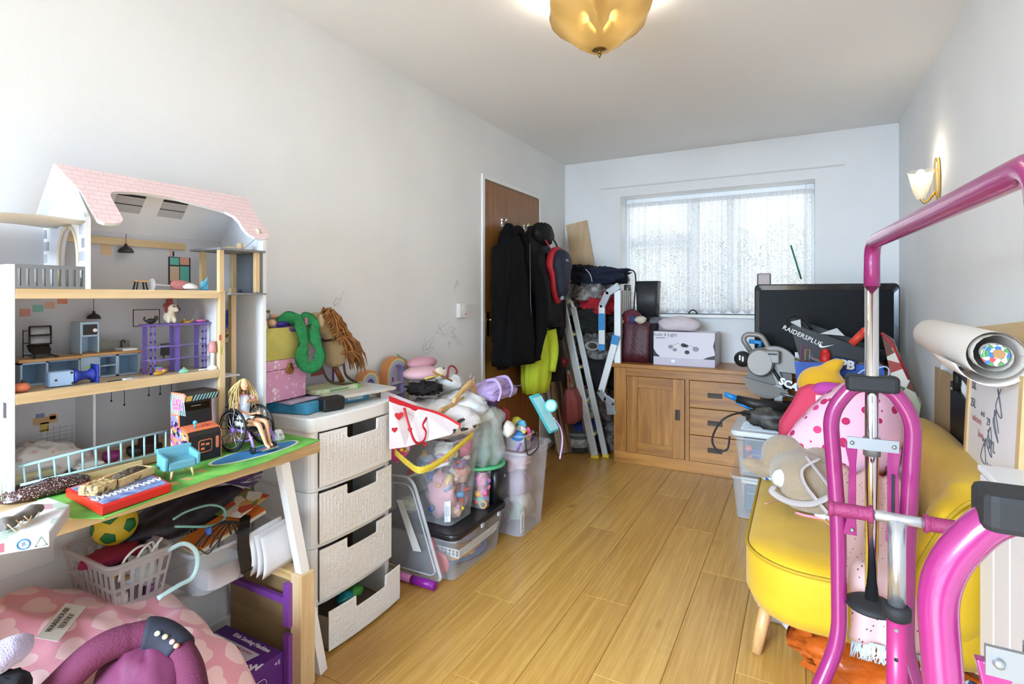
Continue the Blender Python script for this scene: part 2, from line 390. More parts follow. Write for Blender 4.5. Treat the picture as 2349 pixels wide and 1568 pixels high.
# -- window in the back wall
win = struct(thing('window_1', 'window', 'window')); del win['label']; del win['category']
upvc = mat('white_upvc', '#eef0f1', .3)
yw = YB + .17
fr = B(); t = .055
for a, b in (((WX0, WZ0), (WX0 + t, WZ1)), ((WX1 - t, WZ0), (WX1, WZ1)), ((WX0 + t, WZ0), (WX1 - t, WZ0 + t)), ((WX0 + t, WZ1 - t), (WX1 - t, WZ1)), ((-.80, WZ0 + t), (-.72, WZ1 - t)), ((WX0 + t, 1.66), (-.80, 1.73)), ((-.52, WZ0 + t), (-.45, WZ1 - t))):
    fr.box((a[0], yw, a[1]), (b[0], yw + .06, b[1]))
obj('window_frame', fr, upvc, win, bevel=.006)
glassm = mat('window_glass', '#f4f8fa', .03, alpha=.10)
for a, b in (((WX0 + t, WZ0 + t), (-.80, 1.66)), ((WX0 + t, 1.73), (-.80, WZ1 - t)), ((-.72, WZ0 + t), (-.52, WZ1 - t)), ((-.45, WZ0 + t), (WX1 - t, WZ1 - t))):
    obj('pane', B().box((a[0], yw + .027, a[1]), (b[0], yw + .033, b[1])), glassm, win)
sill = struct(obj('window_sill', B().box((WX0 - .02, YB - .035, WZ0 - .028), (WX1 + .02, YB + .17, WZ0)), gloss, win, bevel=.008))
# greenery and a neighbouring wall beyond the glass
hedge = B()
random.seed(3)
for k in range(26):
    hedge.add(*(lambda b: (b.v, b.f))(lump((random.uniform(-3, 1.5), YB + 2.2 + random.uniform(0, .6), random.uniform(.2, 1.9)), (.5, .35, .45), k, .3, 5, .25, 14, 9, False)))
tag(stuff(obj('garden_hedge', hedge, mat('hedge_green', '#7f8a78', .9, var='#a9b3a4', vs=9))), 'grey green garden hedge seen blurred through the lace curtained window', 'hedge')
# lace net curtain
m, nt, p = newmat('lace_net')
tc = nd(nt, 'ShaderNodeTexCoord')
n0 = nd(nt, 'ShaderNodeTexNoise'); n0.inputs['Scale'].default_value = 9; n0.inputs['Detail'].default_value = 1; nt.links.new(tc.outputs['Object'], n0.inputs['Vector'])
mxv = nd(nt, 'ShaderNodeMix', data_type='RGBA'); mxv.inputs['Factor'].default_value = .05
nt.links.new(tc.outputs['Object'], mxv.inputs[6]); nt.links.new(n0.outputs['Color'], mxv.inputs[7])
def vor(sc, ft='F1'):
    v = nd(nt, 'ShaderNodeTexVoronoi'); v.feature = ft; v.inputs['Scale'].default_value = sc; nt.links.new(mxv.outputs[2], v.inputs['Vector']); return v
v1 = nd(nt, 'ShaderNodeTexNoise'); v1.inputs['Scale'].default_value = 26; v1.inputs['Detail'].default_value = 1.5; v1.inputs['Distortion'].default_value = 1.2; nt.links.new(tc.outputs['Object'], v1.inputs['Vector']); vb = nd(nt, 'ShaderNodeMath', operation='SUBTRACT'); vb.inputs[1].default_value = .5; nt.links.new(v1.outputs['Fac'], vb.inputs[0]); va = nd(nt, 'ShaderNodeMath', operation='ABSOLUTE'); nt.links.new(vb.outputs[0], va.inputs[0]); v2 = vor(60, 'DISTANCE_TO_EDGE')
a1 = nd(nt, 'ShaderNodeMapRange'); a1.inputs[1].default_value = .012; a1.inputs[2].default_value = .05; a1.inputs[3].default_value = .50; a1.inputs[4].default_value = .93; nt.links.new(va.outputs[0], a1.inputs[0])
a2 = nd(nt, 'ShaderNodeMapRange'); a2.inputs[1].default_value = .12; a2.inputs[2].default_value = .3; a2.inputs[3].default_value = .0; a2.inputs[4].default_value = -.22; nt.links.new(v2.outputs['Distance'], a2.inputs[0])
n3 = nd(nt, 'ShaderNodeTexNoise'); n3.inputs['Scale'].default_value = 6; nt.links.new(tc.outputs['Object'], n3.inputs['Vector'])
gt = nd(nt, 'ShaderNodeMapRange'); gt.inputs[1].default_value = .42; gt.inputs[2].default_value = .55; nt.links.new(n3.outputs['Fac'], gt.inputs[0])
mm = nd(nt, 'ShaderNodeMix', data_type='FLOAT'); nt.links.new(gt.outputs[0], mm.inputs[0]); mm.inputs[2].default_value = .88; nt.links.new(a1.outputs[0], mm.inputs[3])
sm = nd(nt, 'ShaderNodeMath', operation='ADD'); nt.links.new(mm.outputs[0], sm.inputs[0]); nt.links.new(a2.outputs[0], sm.inputs[1])
p.inputs['Base Color'].default_value = lin('#f6f7f8'); p.inputs['Roughness'].default_value = .9
tl = nd(nt, 'ShaderNodeBsdfTranslucent'); tl.inputs[0].default_value = lin('#f4f6f8')
ms = nd(nt, 'ShaderNodeMixShader'); ms.inputs[0].default_value = .55; nt.links.new(p.outputs[0], ms.inputs[1]); nt.links.new(tl.outputs[0], ms.inputs[2])
tr = nd(nt, 'ShaderNodeBsdfTransparent'); m2s = nd(nt, 'ShaderNodeMixShader')
nt.links.new(sm.outputs[0], m2s.inputs[0]); nt.links.new(tr.outputs[0], m2s.inputs[1]); nt.links.new(ms.outputs[0], m2s.inputs[2])
nt.links.new(m2s.outputs[0], nt.nodes['Material Output'].inputs[0])
cur = thing('net_curtain', 'white lace net curtain hanging across the whole window', 'curtain', (-.62, YB + .10, WZ0))
def curt(u, v):
    x = WX0 + .04 + (WX1 - WX0 - .06) * u; z = WZ1 - .07 - (WZ1 - WZ0 - .09 + .012 * math.sin(u * 95)) * v
    g = .5 + .5 * math.sin(u * 11 + 1.2)
    return (x, YB + .095 + (.008 + .010 * g * (.35 + .65 * v)) * math.sin(u * 165 + 3 * nz((u * 6, 0, 0))) + .006 * math.sin(u * 61), z)
obj('lace_cloth', B().grid(curt, 330, 14), m, cur)
obj('curtain_wire', B().tube([(WX0, YB + .095, WZ1 - .06), (WX1, YB + .095, WZ1 - .06)], .004, 6), mat('wire_white', '#e8e8e6', .4), cur)
def heading(u, v):
    x = WX0 + .04 + (WX1 - WX0 - .06) * u
    return (x, YB + .086 + .007 * math.sin(u * 330), WZ1 - .05 - .035 * v)
obj('gathered_heading', B().grid(heading, 400, 2), mat('net_header', '#e9ebed', .9, alpha=.8), cur)
# -- added window frame for the front light, out of view
w2 = struct(thing('window_added_front', 'x', 'x')); del w2['label']; del w2['category']
fr = B()
for a, b in (((FX0, FZ0), (FX0 + .06, FZ1)), ((FX1 - .06, FZ0), (FX1, FZ1)), ((FX0, FZ0), (FX1, FZ0 + .06)), ((FX0, FZ1 - .06), (FX1, FZ1)), ((-.66, FZ0), (-.6, FZ1))):
    fr.box((a[0], AY - .09, a[1]), (b[0], AY - .03, b[1]))
obj('window_frame', fr, upvc, w2, bevel=.006)
# -- door in the left wall, frame and leaf
dr = struct(thing('door_1', 'x', 'x')); del dr['label']; del dr['category']
fr = B().box((XL - .05, 2.951, 0), (XL + .012, 2.981, 2.045)).box((XL - .05, 3.816, 0), (XL + .012, 3.846, 2.045)).box((XL - .05, 2.981, 2.015), (XL + .012, 3.816, 2.045))
obj('door_frame', fr, gloss, dr, bevel=.003)
leaf = obj('door_leaf', B().box((XL - .04, 2.984, .006), (XL + .004, 3.813, 2.011)), wood('sapele_veneer', '#7d4f22', '#a06c36', 2, .38, 40, '#5f3a18', knots=False, rings=False), dr, bevel=.002)
brass = mat('brass', '#d9b46a', .25, 1)
chrome = mat('chrome', '#dfe1e4', .08, 1)
steel = mat('brushed_steel', '#9a9c9e', .45, .8)
obj('latch_plate', B().box((XL + .004, 3.005, .98), (XL + .008, 3.035, 1.14)), brass, leaf)
obj('door_handle', B().cyl((XL + .004, 3.02, 1.09), (XL + .045, 3.02, 1.09), .008, n=10).tube([(XL + .045, 3.02, 1.09), (XL + .045, 3.13, 1.09)], .008, 10), brass, leaf)
for yy in (3.20, 3.536):
    obj('coat_hook', B().cbox((XL + .008, yy, 1.755), (.008, .022, .05)).tube(spline([(XL + .012, yy, 1.765), (XL + .04, yy, 1.755), (XL + .05, yy, 1.780)], 4), .005, 8).tube(spline([(XL + .012, yy, 1.745), (XL + .03, yy, 1.725), (XL + .042, yy, 1.735)], 4), .005, 8), chrome, leaf)
# -- light switch / thermostat on the left wall
th = thing('thermostat', 'small white square thermostat on the left wall beside the door', 'thermostat', (XL, 2.704, 1.158))
obj('cover', B().cbox((XL + .014, 2.704, 1.158), (.028, .085, .088)), mat('abs_white', '#f0efec', .4), th, bevel=.006)
obj('dial', B().cyl((XL + .028, 2.704, 1.165), (XL + .034, 2.704, 1.165), .018, n=20), mat('abs_white', '#f0efec', .4), th)
obj('status_light', B().cbox((XL + .029, 2.725, 1.135), (.004, .01, .008)), mat('red_indicator', '#c23b35', .4), th)
# -- pencil scribbles on the left wall (thin raised wax strokes)
random.seed(12)
sc = thing('wall_scribbles', 'faint grey and pink child scribbles on the left wall near the thermostat', 'scribble', (XL, 2.6, 1))
for k, (px, py, c) in enumerate(((1040, 760, 0), (1050, 775, 0), (1015, 755, 0), (1045, 655, 1), (1050, 648, 1), (790, 690, 0), (985, 790, 0), (1030, 790, 2))):
    p0 = PX(px, py, XL); pts = []
    for i in range(7): pts.append((XL + .0004, p0.y + random.uniform(-.05, .05) * (1.4 if c == 0 else .4), p0.z + random.uniform(-.05, .05) * (1 if c == 0 else .5)))
    obj('scribble_line', B().tube(spline(pts, 5), .0009, 4), [mat('pencil_mark', '#b9b4ae', .9), mat('violet_mark', '#c4c0cc', .9), mat('pink_mark', '#d9b9b9', .9)][c], sc)
# -- ceiling lamp: amber glass bowl with brass finial
lx, ly = -.651, 1.872
cl = thing('ceiling_lamp', 'amber scalloped glass bowl ceiling lamp with brass finial', 'lamp', (lx, ly, ZC))
def scal(prof, n=72, lobes=6, amp=.05):
    b = B(); out = []
    for r, z in prof:
        ring = []
        for k in range(n):
            a = 2 * PI * k / n; q = r * (1 + amp * min(1, r / .15) * math.cos(lobes * a + .5)); ring.append((lx + q * math.cos(a), ly + q * math.sin(a), z))
        out.append(ring)
    return b.rings(out, cap=False)
m, nt, p = newmat('amber_glass')
p.inputs['Base Color'].default_value = (.25, .15, .05, 1); p.inputs['Roughness'].default_value = .22
tl = nd(nt, 'ShaderNodeBsdfTranslucent'); tl.inputs[0].default_value = (.042, .029, .010, 1); ms = nd(nt, 'ShaderNodeMixShader'); ms.inputs[0].default_value = .6
nt.links.new(p.outputs[0], ms.inputs[1]); nt.links.new(tl.outputs[0], ms.inputs[2])
tr = nd(nt, 'ShaderNodeBsdfTransparent'); tr.inputs[0].default_value = (.32, .22, .08, 1); m3 = nd(nt, 'ShaderNodeMixShader'); m3.inputs[0].default_value = .10
nt.links.new(ms.outputs[0], m3.inputs[1]); nt.links.new(tr.outputs[0], m3.inputs[2]); nt.links.new(m3.outputs[0], nt.nodes['Material Output'].inputs[0])
zb = 2.145
obj('glass_bowl', scal([(.02, zb), (.05, zb + .006), (.085, zb + .03), (.12, zb + .062), (.155, zb + .09), (.18, zb + .118), (.19, zb + .15), (.183, zb + .178), (.168, zb + .192), (.165, zb + .197)]), m, cl)
obj('rod', B().cyl((lx, ly, zb), (lx, ly, ZC), .008, n=10), brass, cl)
obj('ceiling_rose', B().lathe([(.06, ZC), (.058, ZC - .012), (.03, ZC - .03), (.01, ZC - .035)], (lx, ly, 0), 24), brass, cl)
obj('finial', B().lathe([(.001, zb - .028), (.006, zb - .02), (.007, zb - .014), (.004, zb - .009), (.007, zb - .004), (.02, zb - .001), (.026, zb + .004), (.02, zb + .008)], (lx, ly, 0), 16), mat('aged_brass', '#8f6f35', .3, 1), cl)
bulbm = mat('bulb_glow', '#fff2d8', .4, emit='#ffe2b0', es=1.6)
for k in range(3):
    a = k * 2 * PI / 3 + .9; c = Vector((lx + .07 * math.cos(a), ly + .07 * math.sin(a), zb + .13))
    obj('bulb_holder', B().cyl((lx + .01 * math.cos(a), ly + .01 * math.sin(a), zb + .05), c - Vector((.02 * math.cos(a), .02 * math.sin(a), .02)), .012, .014, 10), mat('ivory_plastic', '#cdbb94', .5), cl)
    obj('bulb', B().ball(c, (.024, .024, .035)), bulbm, cl)
def plamp(name, loc, power, col, size=.05):
    l = bpy.data.lights.new(name, 'POINT'); l.energy = power; l.color = col; l.shadow_soft_size = size
    o = bpy.data.objects.new(name, l); COL.objects.link(o); o.location = loc; return o
par(plamp('ceiling_lamp_light', (lx, ly, zb + .13), 13, (1, .93, .82), .05), cl)
# -- wall sconce on the right wall
sy, sz = 3.17, 1.79
ws = thing('wall_sconce', 'small lit brass and glass wall sconce on the right wall', 'lamp', (XR, sy, sz))
obj('back_plate', B().prism([(XR - .002, sy + .045 * math.sin(a), sz + .11 * math.cos(a)) for a in [2 * PI * k / 24 for k in range(24)]], (-.014, 0, 0)), brass, ws, bevel=.003)
cut = mat('cut_glass', '#f3ead0', .08, alpha=.45)
obj('glass_shade', B().lathe([(.018, -.09), (.03, -.06), (.042, -.01), (.05, .03), (.056, .04)], (XR - .07, sy, sz + .01), 16, cap=False), cut, ws)
obj('arm', B().tube(spline([(XR - .014, sy, sz - .05), (XR - .05, sy, sz - .1), (XR - .07, sy, sz - .08)], 5), .006, 8), brass, ws)
obj('bulb', B().ball((XR - .07, sy, sz + .02), (.022, .022, .04)), mat('sconce_bulb', '#fff4de', .4, emit='#fff0d4', es=3), ws)
par(plamp('sconce_light', (XR - .07, sy, sz + .085), .45, (1, .9, .74), .02), ws)
# ================================================================ DESK, DOLLHOUSE
ZD = .77                                    # desk top
pine = wood('pine_strip', '#cba877', '#e2c69b', 1, .45, 45, '#b98b50', knots=False)
pinev = wood('pine_upright', '#cba877', '#e2c69b', 2, .45, 45, '#b98b50', knots=False)
deskw = wood('desk_oak_foil', '#b18f62', '#d2b488', 1, .45, 60, '#9b7a50', knots=False)
whitem = mat('white_powder_coat', '#eceae8', .4)
dk = thing('desk', 'light oak top desk with slanted white metal legs along the left wall', 'desk', (-1.6, .7, 0))
obj('desk_top', B().box((XL + .006, -.40, ZD - .034), (-1.376, 1.227, ZD)), deskw, dk, bevel=.002)  # near end lengthened out of view to shade the space below
def slant(a, b, w=.03):
    a, b = Vector(a), Vector(b); s = Vector((1, 0, 0)); q = (b - a).cross(s).normalized(); k = w / 2
    return B().prism([a + s * k + q * k, a - s * k + q * k, a - s * k - q * k, a + s * k - q * k], b - a)
for xx in (-1.40, -1.79):
    obj('leg', slant((xx, 1.10, ZD - .036), (xx, 1.25, .002)), whitem, dk)
obj('shade_panel', B().box((XL + .01, -.40, .002), (-1.38, -.38, ZD - .036)), whitem, dk)  # unseen panel added to keep light out from under the desk
obj('back_brace', B().tube([(-1.80, -.36, .47), (-1.80, 1.19, .22)], .006, 8), whitem, dk)
obj('back_brace', B().tube([(-1.80, -.36, .10), (-1.80, 1.19, .50)], .006, 8), whitem, dk)
# play mat lying on the desk
pm = thing('play_mat', 'green printed play mat with blue pond on the desk', 'mat', (-1.47, .9, ZD))
def PM(x, y, z=ZD + .0024): return PZ(x, y, z)
q = [PM(660, 975), PM(735, 1008), PM(600, 1062), PM(470, 1100), PM(240, 1187), PM(165, 1187), PM(100, 1150)]
mp = [Vector((p.x, min(p.y, 1.235), ZD + .0002)) for p in q] + [Vector((-1.60, .56, ZD + .0002)), Vector((-1.60, 1.20, ZD + .0002))]
obj('mat_sheet', B().prism(mp, (0, 0, .002)), mat('play_mat_green', '#4f9a3c', .7, var='#79b84e', vs=14), pm)
def ell(cx, cy, ax, ay, z, n=40, rot=0):
    return [Vector((cx + ax * math.cos(a) * math.cos(rot) - ay * math.sin(a) * math.sin(rot), cy + ax * math.cos(a) * math.sin(rot) + ay * math.sin(a) * math.cos(rot), z)) for a in [2 * PI * k / n for k in range(n)]]
c = PM(585, 1032); c2 = PM(480, 1067); c3 = PM(682, 1010); rr = math.atan2(c3.y - c2.y, c3.x - c2.x); la = (c3 - c2).length / 2; cc = (c2 + c3) / 2
obj('pond_rim_print', B().prism(ell(cc.x, cc.y, la, .052, ZD + .0023, rot=rr), (0, 0, .0004)), mat('mat_cream', '#d9d3b4', .7), pm)
obj('pond_print', B().prism(ell(cc.x, cc.y, la - .009, .044, ZD + .0028, rot=rr), (0, 0, .0003)), mat('mat_blue', '#3a80b4', .7), pm)
for px, py in ((462, 1080), (430, 1098), (400, 1108), (250, 1165)):
    a = PM(px, py); obj('path_print', B().cbox((a.x, a.y, ZD + .0026), (.03, .018, .0004)), mat('mat_tan', '#b99b5c', .7), pm)
# ---------------------------------------------------------------- dollhouse
XF_, XB_ = -1.575, -1.80
dh = thing('dollhouse', 'large white wooden dollhouse with pink tiled roof on the desk', 'dollhouse', (-1.69, .85, ZD))
lac = mat('dollhouse_white', '#e9e8ea', .5); lacg = mat('dollhouse_room_grey', '#cfcbcc', .6)
grey = mat('dollhouse_grey', '#7d7f82', .55)
YL, YM, YR, YG = .515, 1.012, 1.163, .662
Z0, Z1, Z2 = ZD + .003, 1.018, 1.260
sd = obj('side_panel', B().box((XB_, YL, Z0), (XF_, YL + .012, 1.315)), lac, dh, bevel=.001)
# stone print on the outer left panel
random.seed(7)
bk = [mat('brick_print_a', '#a7a6aa', .7), mat('brick_print_b', '#8f8e94', .7), mat('brick_print_c', '#bdbcc0', .7)]
for r_ in range(15):
    z = Z0 + .02 + r_ * .034
    for k, x in enumerate((-1.582, -1.63)):
        if z > 1.27: break
        wd = .016 if (r_ + k) % 2 else .028
        obj('stone_print', B().box((x - wd - .004, YL - .0008, z), (x - .004, YL, z + .024)), bk[random.randrange(3)], sd)
gs = B()
for k in range(46):
    x0 = random.uniform(XB_, XF_ - .002); h = random.uniform(.02, .085); gs.add([(x0, YL - .0012, Z0), (x0 + .006, YL - .0012, Z0), (x0 + random.uniform(-.008, .012), YL - .0012, Z0 + h)], [(0, 1, 2)])
stuff(obj('grass_print', gs, mat('grass_print', '#9cbf7c', .7, var='#c9d8b4', vs=30), sd))
obj('lantern_print', B().box((-1.60, YL - .001, .965), (-1.585, YL, 1.0)), mat('dark_print', '#3a2c33', .7), sd)
# back, floors, posts
obj('back_panel', B().box((XB_ - .008, YL, Z0), (XB_, YR, 1.45)), lacg, dh)
obj('base_board', B().box((XB_, YL + .012, Z0), (-1.61, YR, Z0 + .018)), pine, dh)
obj('base_edge', B().box((-1.61, YL + .012, Z0), (-1.585, .80, Z0 + .022)), pine, dh, bevel=.002)
f1 = obj('floor_board', B().box((XB_, YL + .012, Z1 - .008), (XF_ - .014, YM, Z1)), mat('room_floor_print', '#bfa889', .5, var='#cdb798', vs=40), dh)
obj('edge_strip', B().box((XF_ - .014, YL + .012, Z1 - .025), (XF_, YM, Z1)), pine, f1, bevel=.0015)
f2 = obj('floor_board', B().box((XB_, YL + .012, Z2 - .02), (XF_ - .014, YM, Z2)), mat('room_floor_print', '#bfa889'), dh)
obj('edge_strip', B().box((XF_ - .014, YL + .012, Z2 - .024), (XF_, YM, Z2)), pine, f2, bevel=.0015)
obj('lift_shaft_post', B().box((XF_ - .016, YM, Z0), (XF_, YM + .02, Z2)), pinev, dh, bevel=.0015)
obj('lift_shaft_wall', B().box((XB_, YM, Z0), (XF_ - .016, YM + .006, Z2)), lacg, dh)
obj('lift_shaft_post', B().box((-1.665, 1.10, Z0), (-1.648, 1.118, Z2 + .01)), pinev, dh, bevel=.0015)
obj('lift_landing', B().box((-1.70, YM + .02, .985), (XF_ - .03, 1.10, .990)), lac, dh)
# gable walls
XR_ = -1.69; ZR = 1.583; ZE = 1.432; XE = -1.563
def gable(y0, y1, nm, zb, hole=False):
    pts = [(XB_, zb), (XF_, zb), (XF_, ZE + .006), (XR_, ZR - .008), (XB_, ZE + .012)]
    if not hole: return obj(nm, B().prism([Vector((x, y0, z)) for x, z in pts], (0, y1 - y0, 0)), lac, dh)
    bm = bmesh.new(); o = [bm.verts.new((x, 0, z)) for x, z in pts]
    a = PY(135, 610, y0); b_ = PY(180, 610, y0); t_ = PY(158, 518, y0); cx, hw = (a.x + b_.x) / 2, (b_.x - a.x) / 2
    hp = [(cx - hw, zb + .004)]
    for k in range(7): u = k / 6; hp.append((cx - hw * math.cos(u * PI / 2), zb + .055 + (t_.z - zb - .055) * math.sin(u * PI / 2) ** .8))
    hp += [(2 * cx - x, z) for x, z in hp[-2::-1]]
    h = [bm.verts.new((x, 0, z)) for x, z in hp]
    ed = [bm.edges.new((o[i], o[(i + 1) % 5])) for i in range(5)] + [bm.edges.new((h[i], h[(i + 1) % len(h)])) for i in range(len(h))]
    bmesh.ops.triangle_fill(bm, use_beauty=True, edges=ed); me = bpy.data.meshes.new(nm); bm.to_mesh(me); bm.free()
    me.transform(Matrix.Translation((0, y0, 0))); g = obj(nm, me, lac, None); par(g, dh)
    md = g.modifiers.new('solid', 'SOLIDIFY'); md.thickness = y1 - y0; md.offset = 1
    obj('window_surround', B().tube([(x, y0 - .001, z) for x, z in hp], .004, 6), mat('cream_print', '#dccdb4', .6), g)
    return g
gl = gable(YG, YG + .012, 'gable_wall', Z2, True)
gable(YR, YR + .012, 'gable_wall', Z0)
for r_ in range(6):
    z = Z2 + .005 + r_ * .033
    for k, x in enumerate((XB_ + .002, XF_ - .03)):
        wd = .028 if (r_ + k) % 2 else .016; x0 = x if k == 0 else XF_ - .002 - wd
        obj('stone_print', B().box((x0, YG - .0008, z), (x0 + wd, YG - .0001, z + .024)), bk[(r_ + k) % 3], gl)
for x in (-1.77, -1.605): obj('bush_print', B().prism(ell(x, Z2 + .012, .009, .018, 0, 12), (0, 0, .001)).xf(Matrix.Translation((0, YG - .0005, 0)) @ Matrix.Rotation(PI / 2, 4, 'X')), mat('bush_print', '#8cc46a', .7), gl)
# roof: two slopes, tile joints scored
roofm, nt, p = newmat('pink_roof_tiles'); p.inputs['Roughness'].default_value = .5
tc = nd(nt, 'ShaderNodeTexCoord'); mpn = nd(nt, 'ShaderNodeMapping'); mpn.inputs['Rotation'].default_value = (0, 0, R(90)); nt.links.new(tc.outputs['Generated'], mpn.inputs['Vector'])
mpn.inputs['Scale'].default_value = (1, 1, 1)
sepx = nd(nt, 'ShaderNodeSeparateXYZ'); nt.links.new(tc.outputs['Object'], sepx.inputs[0]); cmb = nd(nt, 'ShaderNodeCombineXYZ'); nt.links.new(sepx.outputs[1], cmb.inputs[0]); nt.links.new(sepx.outputs[2], cmb.inputs[1])
br = nd(nt, 'ShaderNodeTexBrick'); nt.links.new(cmb.outputs[0], br.inputs['Vector']); br.inputs['Scale'].default_value = 1; br.inputs['Brick Width'].default_value = .03; br.inputs['Row Height'].default_value = .013; br.inputs['Mortar Size'].default_value = .0009; br.inputs['Mortar Smooth'].default_value = .1
br.inputs['Color1'].default_value = lin('#f0d3d2'); br.inputs['Color2'].default_value = lin('#f2d8d6'); br.inputs['Mortar'].default_value = lin('#e3bcc0')
nt.links.new(br.outputs['Color'], p.inputs['Base Color']); MATS['pink_roof_tiles'] = roofm
def PN(x, y, p0, n): r = ray(x, y); n = Vector(n); return O3 + r * ((Vector(p0) - O3).dot(n) / r.dot(n))
sl = Vector((XE - XR_, 0, ZE - .012 - ZR)).normalized(); nrm = Vector((0, 1, 0)).cross(sl).normalized()
if nrm.x < 0: nrm = -nrm
rp = Vector((XR_, 0, ZR))
pix = [(152, 380), (185, 440), (216, 497), (224, 506), (240, 512), (262, 513), (276, 511), (282, 505), (279, 498), (266, 474), (255, 455), (252, 447), (256, 441), (270, 440), (330, 443), (400, 455), (470, 473), (515, 485), (535, 495), (548, 508), (556, 522), (568, 536), (585, 545), (604, 549), (614, 547), (617, 541), (590, 500), (558, 453)]
pl = []
for x, y in pix:
    q = PN(x, y, rp, nrm); pl.append(q)
pl[0] = Vector((XR_, YG - .02, ZR)); pl[-1] = Vector((XR_, YR + .022, ZR))
def slab(pts, ext, m, nm):
    bm = bmesh.new(); vs_ = [bm.verts.new(q) for q in pts]; f = bm.faces.new(vs_); f.normal_update(); bmesh.ops.triangulate(bm, faces=[f], ngon_method='EAR_CLIP')
    r = bmesh.ops.extrude_face_region(bm, geom=bm.faces[:]); bmesh.ops.translate(bm, vec=ext, verts=[e for e in r['geom'] if isinstance(e, bmesh.types.BMVert)])
    bmesh.ops.recalc_face_normals(bm, faces=bm.faces); me = bpy.data.meshes.new(nm); bm.to_mesh(me); bm.free(); me.materials.append(m); return me
rf = obj('roof_front', slab(pl, nrm * .002, roofm, 'roof_front'), roofm, None); par(rf, dh)
ru = obj('roof_board', slab(pl, -nrm * .008, lac, 'roof_board'), lac, None); par(ru, rf)
bs = Vector((XB_ - .02 - XR_, 0, ZE - .01 - ZR)); p0 = Vector((XR_, YG - .02, ZR)); p1 = Vector((XR_, YR + .022, ZR)); bn = bs.cross(Vector((0, 1, 0))).normalized()
bn = bn if bn.z > 0 else -bn
rb = obj('roof_back', B().prism([p0, p1, p1 + bs, p0 + bs], -bn * .008), lac, dh)
obj('roof_tiles_back', B().prism([p0, p1, p1 + bs, p0 + bs], bn * .002), roofm, rb)
obj('roof_beam', B().box((XB_, YG + .012, 1.395), (XB_ + .012, YR - .13, 1.416)), pine, dh)
# skylight prints inside the roof
for yy in (.80, .925):
    s0 = Vector((XR_, 0, ZR)) - bn * .0085; sb = bs.normalized()
    def sp(v, y): w_ = s0 + sb * v; return Vector((w_.x, y, w_.z))
    for a, b_, m_ in ((.05, .058, 'black_print'), (.083, .086, 'black_print'), (.061, .112, 'sky_print')):
        mm_ = mat('black_print', '#2b2527', .6) if m_ == 'black_print' else mat('sky_print', '#b7b6ba', .6)
        e = -bn * (.0006 if m_ == 'sky_print' else .001)
        obj('skylight_print', B().prism([sp(a, yy), sp(a, yy + .075), sp(b_, yy + .075), sp(b_, yy)], e), mm_, rb)
# wall prints on the back panel
def wp(nm, x0, y0, x1, y1, col, d=.001, parent=dh, m=None, X=XB_):
    a = PX(x0, y0, X + d); b_ = PX(x1, y1, X + d)
    if y1 - y0 < 2.6 < x1 - x0: z_ = PX((x0 + x1) / 2, (y0 + y1) / 2, X).z; a.z = z_ - .0012; b_.z = z_ + .0012
    return obj(nm, B().box((X, min(a.y, b_.y), min(a.z, b_.z)), (X + d, max(a.y, b_.y), max(a.z, b_.z))), m or mat('print_' + col, col, .65), parent)
for (x0, y0, x1, y1, c) in ((45, 708, 70, 725, '#d99a85'), (75, 699, 100, 715, '#8fbfae'), (104, 692, 126, 707, '#dcae8e'), (132, 683, 155, 697, '#d98d75')): wp('bunting_print', x0, y0, x1, y1, c)
wp('shelf_print', 390, 590, 411, 608, '#6cc2b4'); wp('shelf_print', 413, 590, 434, 608, '#e8a58c'); wp('shelf_print', 390, 610, 411, 645, '#e0bfa0'); wp('shelf_print', 413, 610, 434, 650, '#6cc2b4'); wp('shelf_outline_print', 386, 588, 437, 655, '#2d2a2c', .0004)
wp('book_print', 390, 572, 394, 588, '#d8a890'); wp('book_print', 396, 576, 400, 588, '#333033')
wp('wardrobe_print', 231, 555, 256, 585, '#dcb98f', .0006)
for x0, y0, x1, y1 in ((52, 757, 108, 759), (52, 785, 108, 787), (52, 812, 108, 814), (52, 757, 54, 850), (107, 757, 109, 790)): wp('bookcase_print', x0, y0, x1, y1, '#2d2a2c')
for k in range(8): wp('book_print', 63 + 4.5 * k, 765 + (k * 5 % 7), 66 + 4.5 * k, 783, ['#d9c48e', '#e29c6c', '#d2604c', '#8fbfae', '#e3d6b4', '#7aa8a0', '#d99a85', '#8a7f9c'][k])
wp('picture_print', 306, 711, 366, 746, '#d8cfcd', .0006); 
for x0, y0, x1, y1 in ((305, 709, 366, 711), (305, 746, 366, 748), (305, 709, 307, 748), (365, 709, 367, 748)): wp('picture_frame_print', x0, y0, x1, y1, '#4a3433')
wp('cabinet_print', 368, 788, 396, 813, '#5d5856'); wp('cabinet_print', 398, 786, 418, 811, '#cfae92'); wp('cabinet_print', 420, 784, 446, 807, '#dd9b83'); wp('cabinet_leg_print', 374, 813, 377, 823, '#2d2a2c'); wp('cabinet_leg_print', 440, 807, 443, 820, '#2d2a2c')
for x, y0, y1 in ((255, 912, 918), (285, 912, 927), (341, 905, 905), (367, 896, 902), (393, 893, 907)): wp('pendant_cord_print', x, min(y0, y1) - 22, x + 1.2, y1, '#2d2a2c'); wp('pendant_print', x - 1.5, y1 - 1, x + 2.5, y1 + 3, '#241f20')
wp('shelf_print', 76, 960, 132, 967, '#caa06c'); wp('books_print', 82, 950, 102, 956, '#7e8aa8'); wp('books_print', 114, 950, 128, 960, '#d88f6e'); wp('poster_print', 92, 970, 112, 988, '#d1b45e')
tilem = mat('tile_joint', '#b9b5b8', .6)
for k in range(8): wp('tile_joint_print', 95 + k * 14, 975, 96 + k * 14, 1010, '#bab6b9')
for k in range(4): wp('tile_joint_print', 90, 978 + k * 9, 205, 979 + k * 9, '#bab6b9')
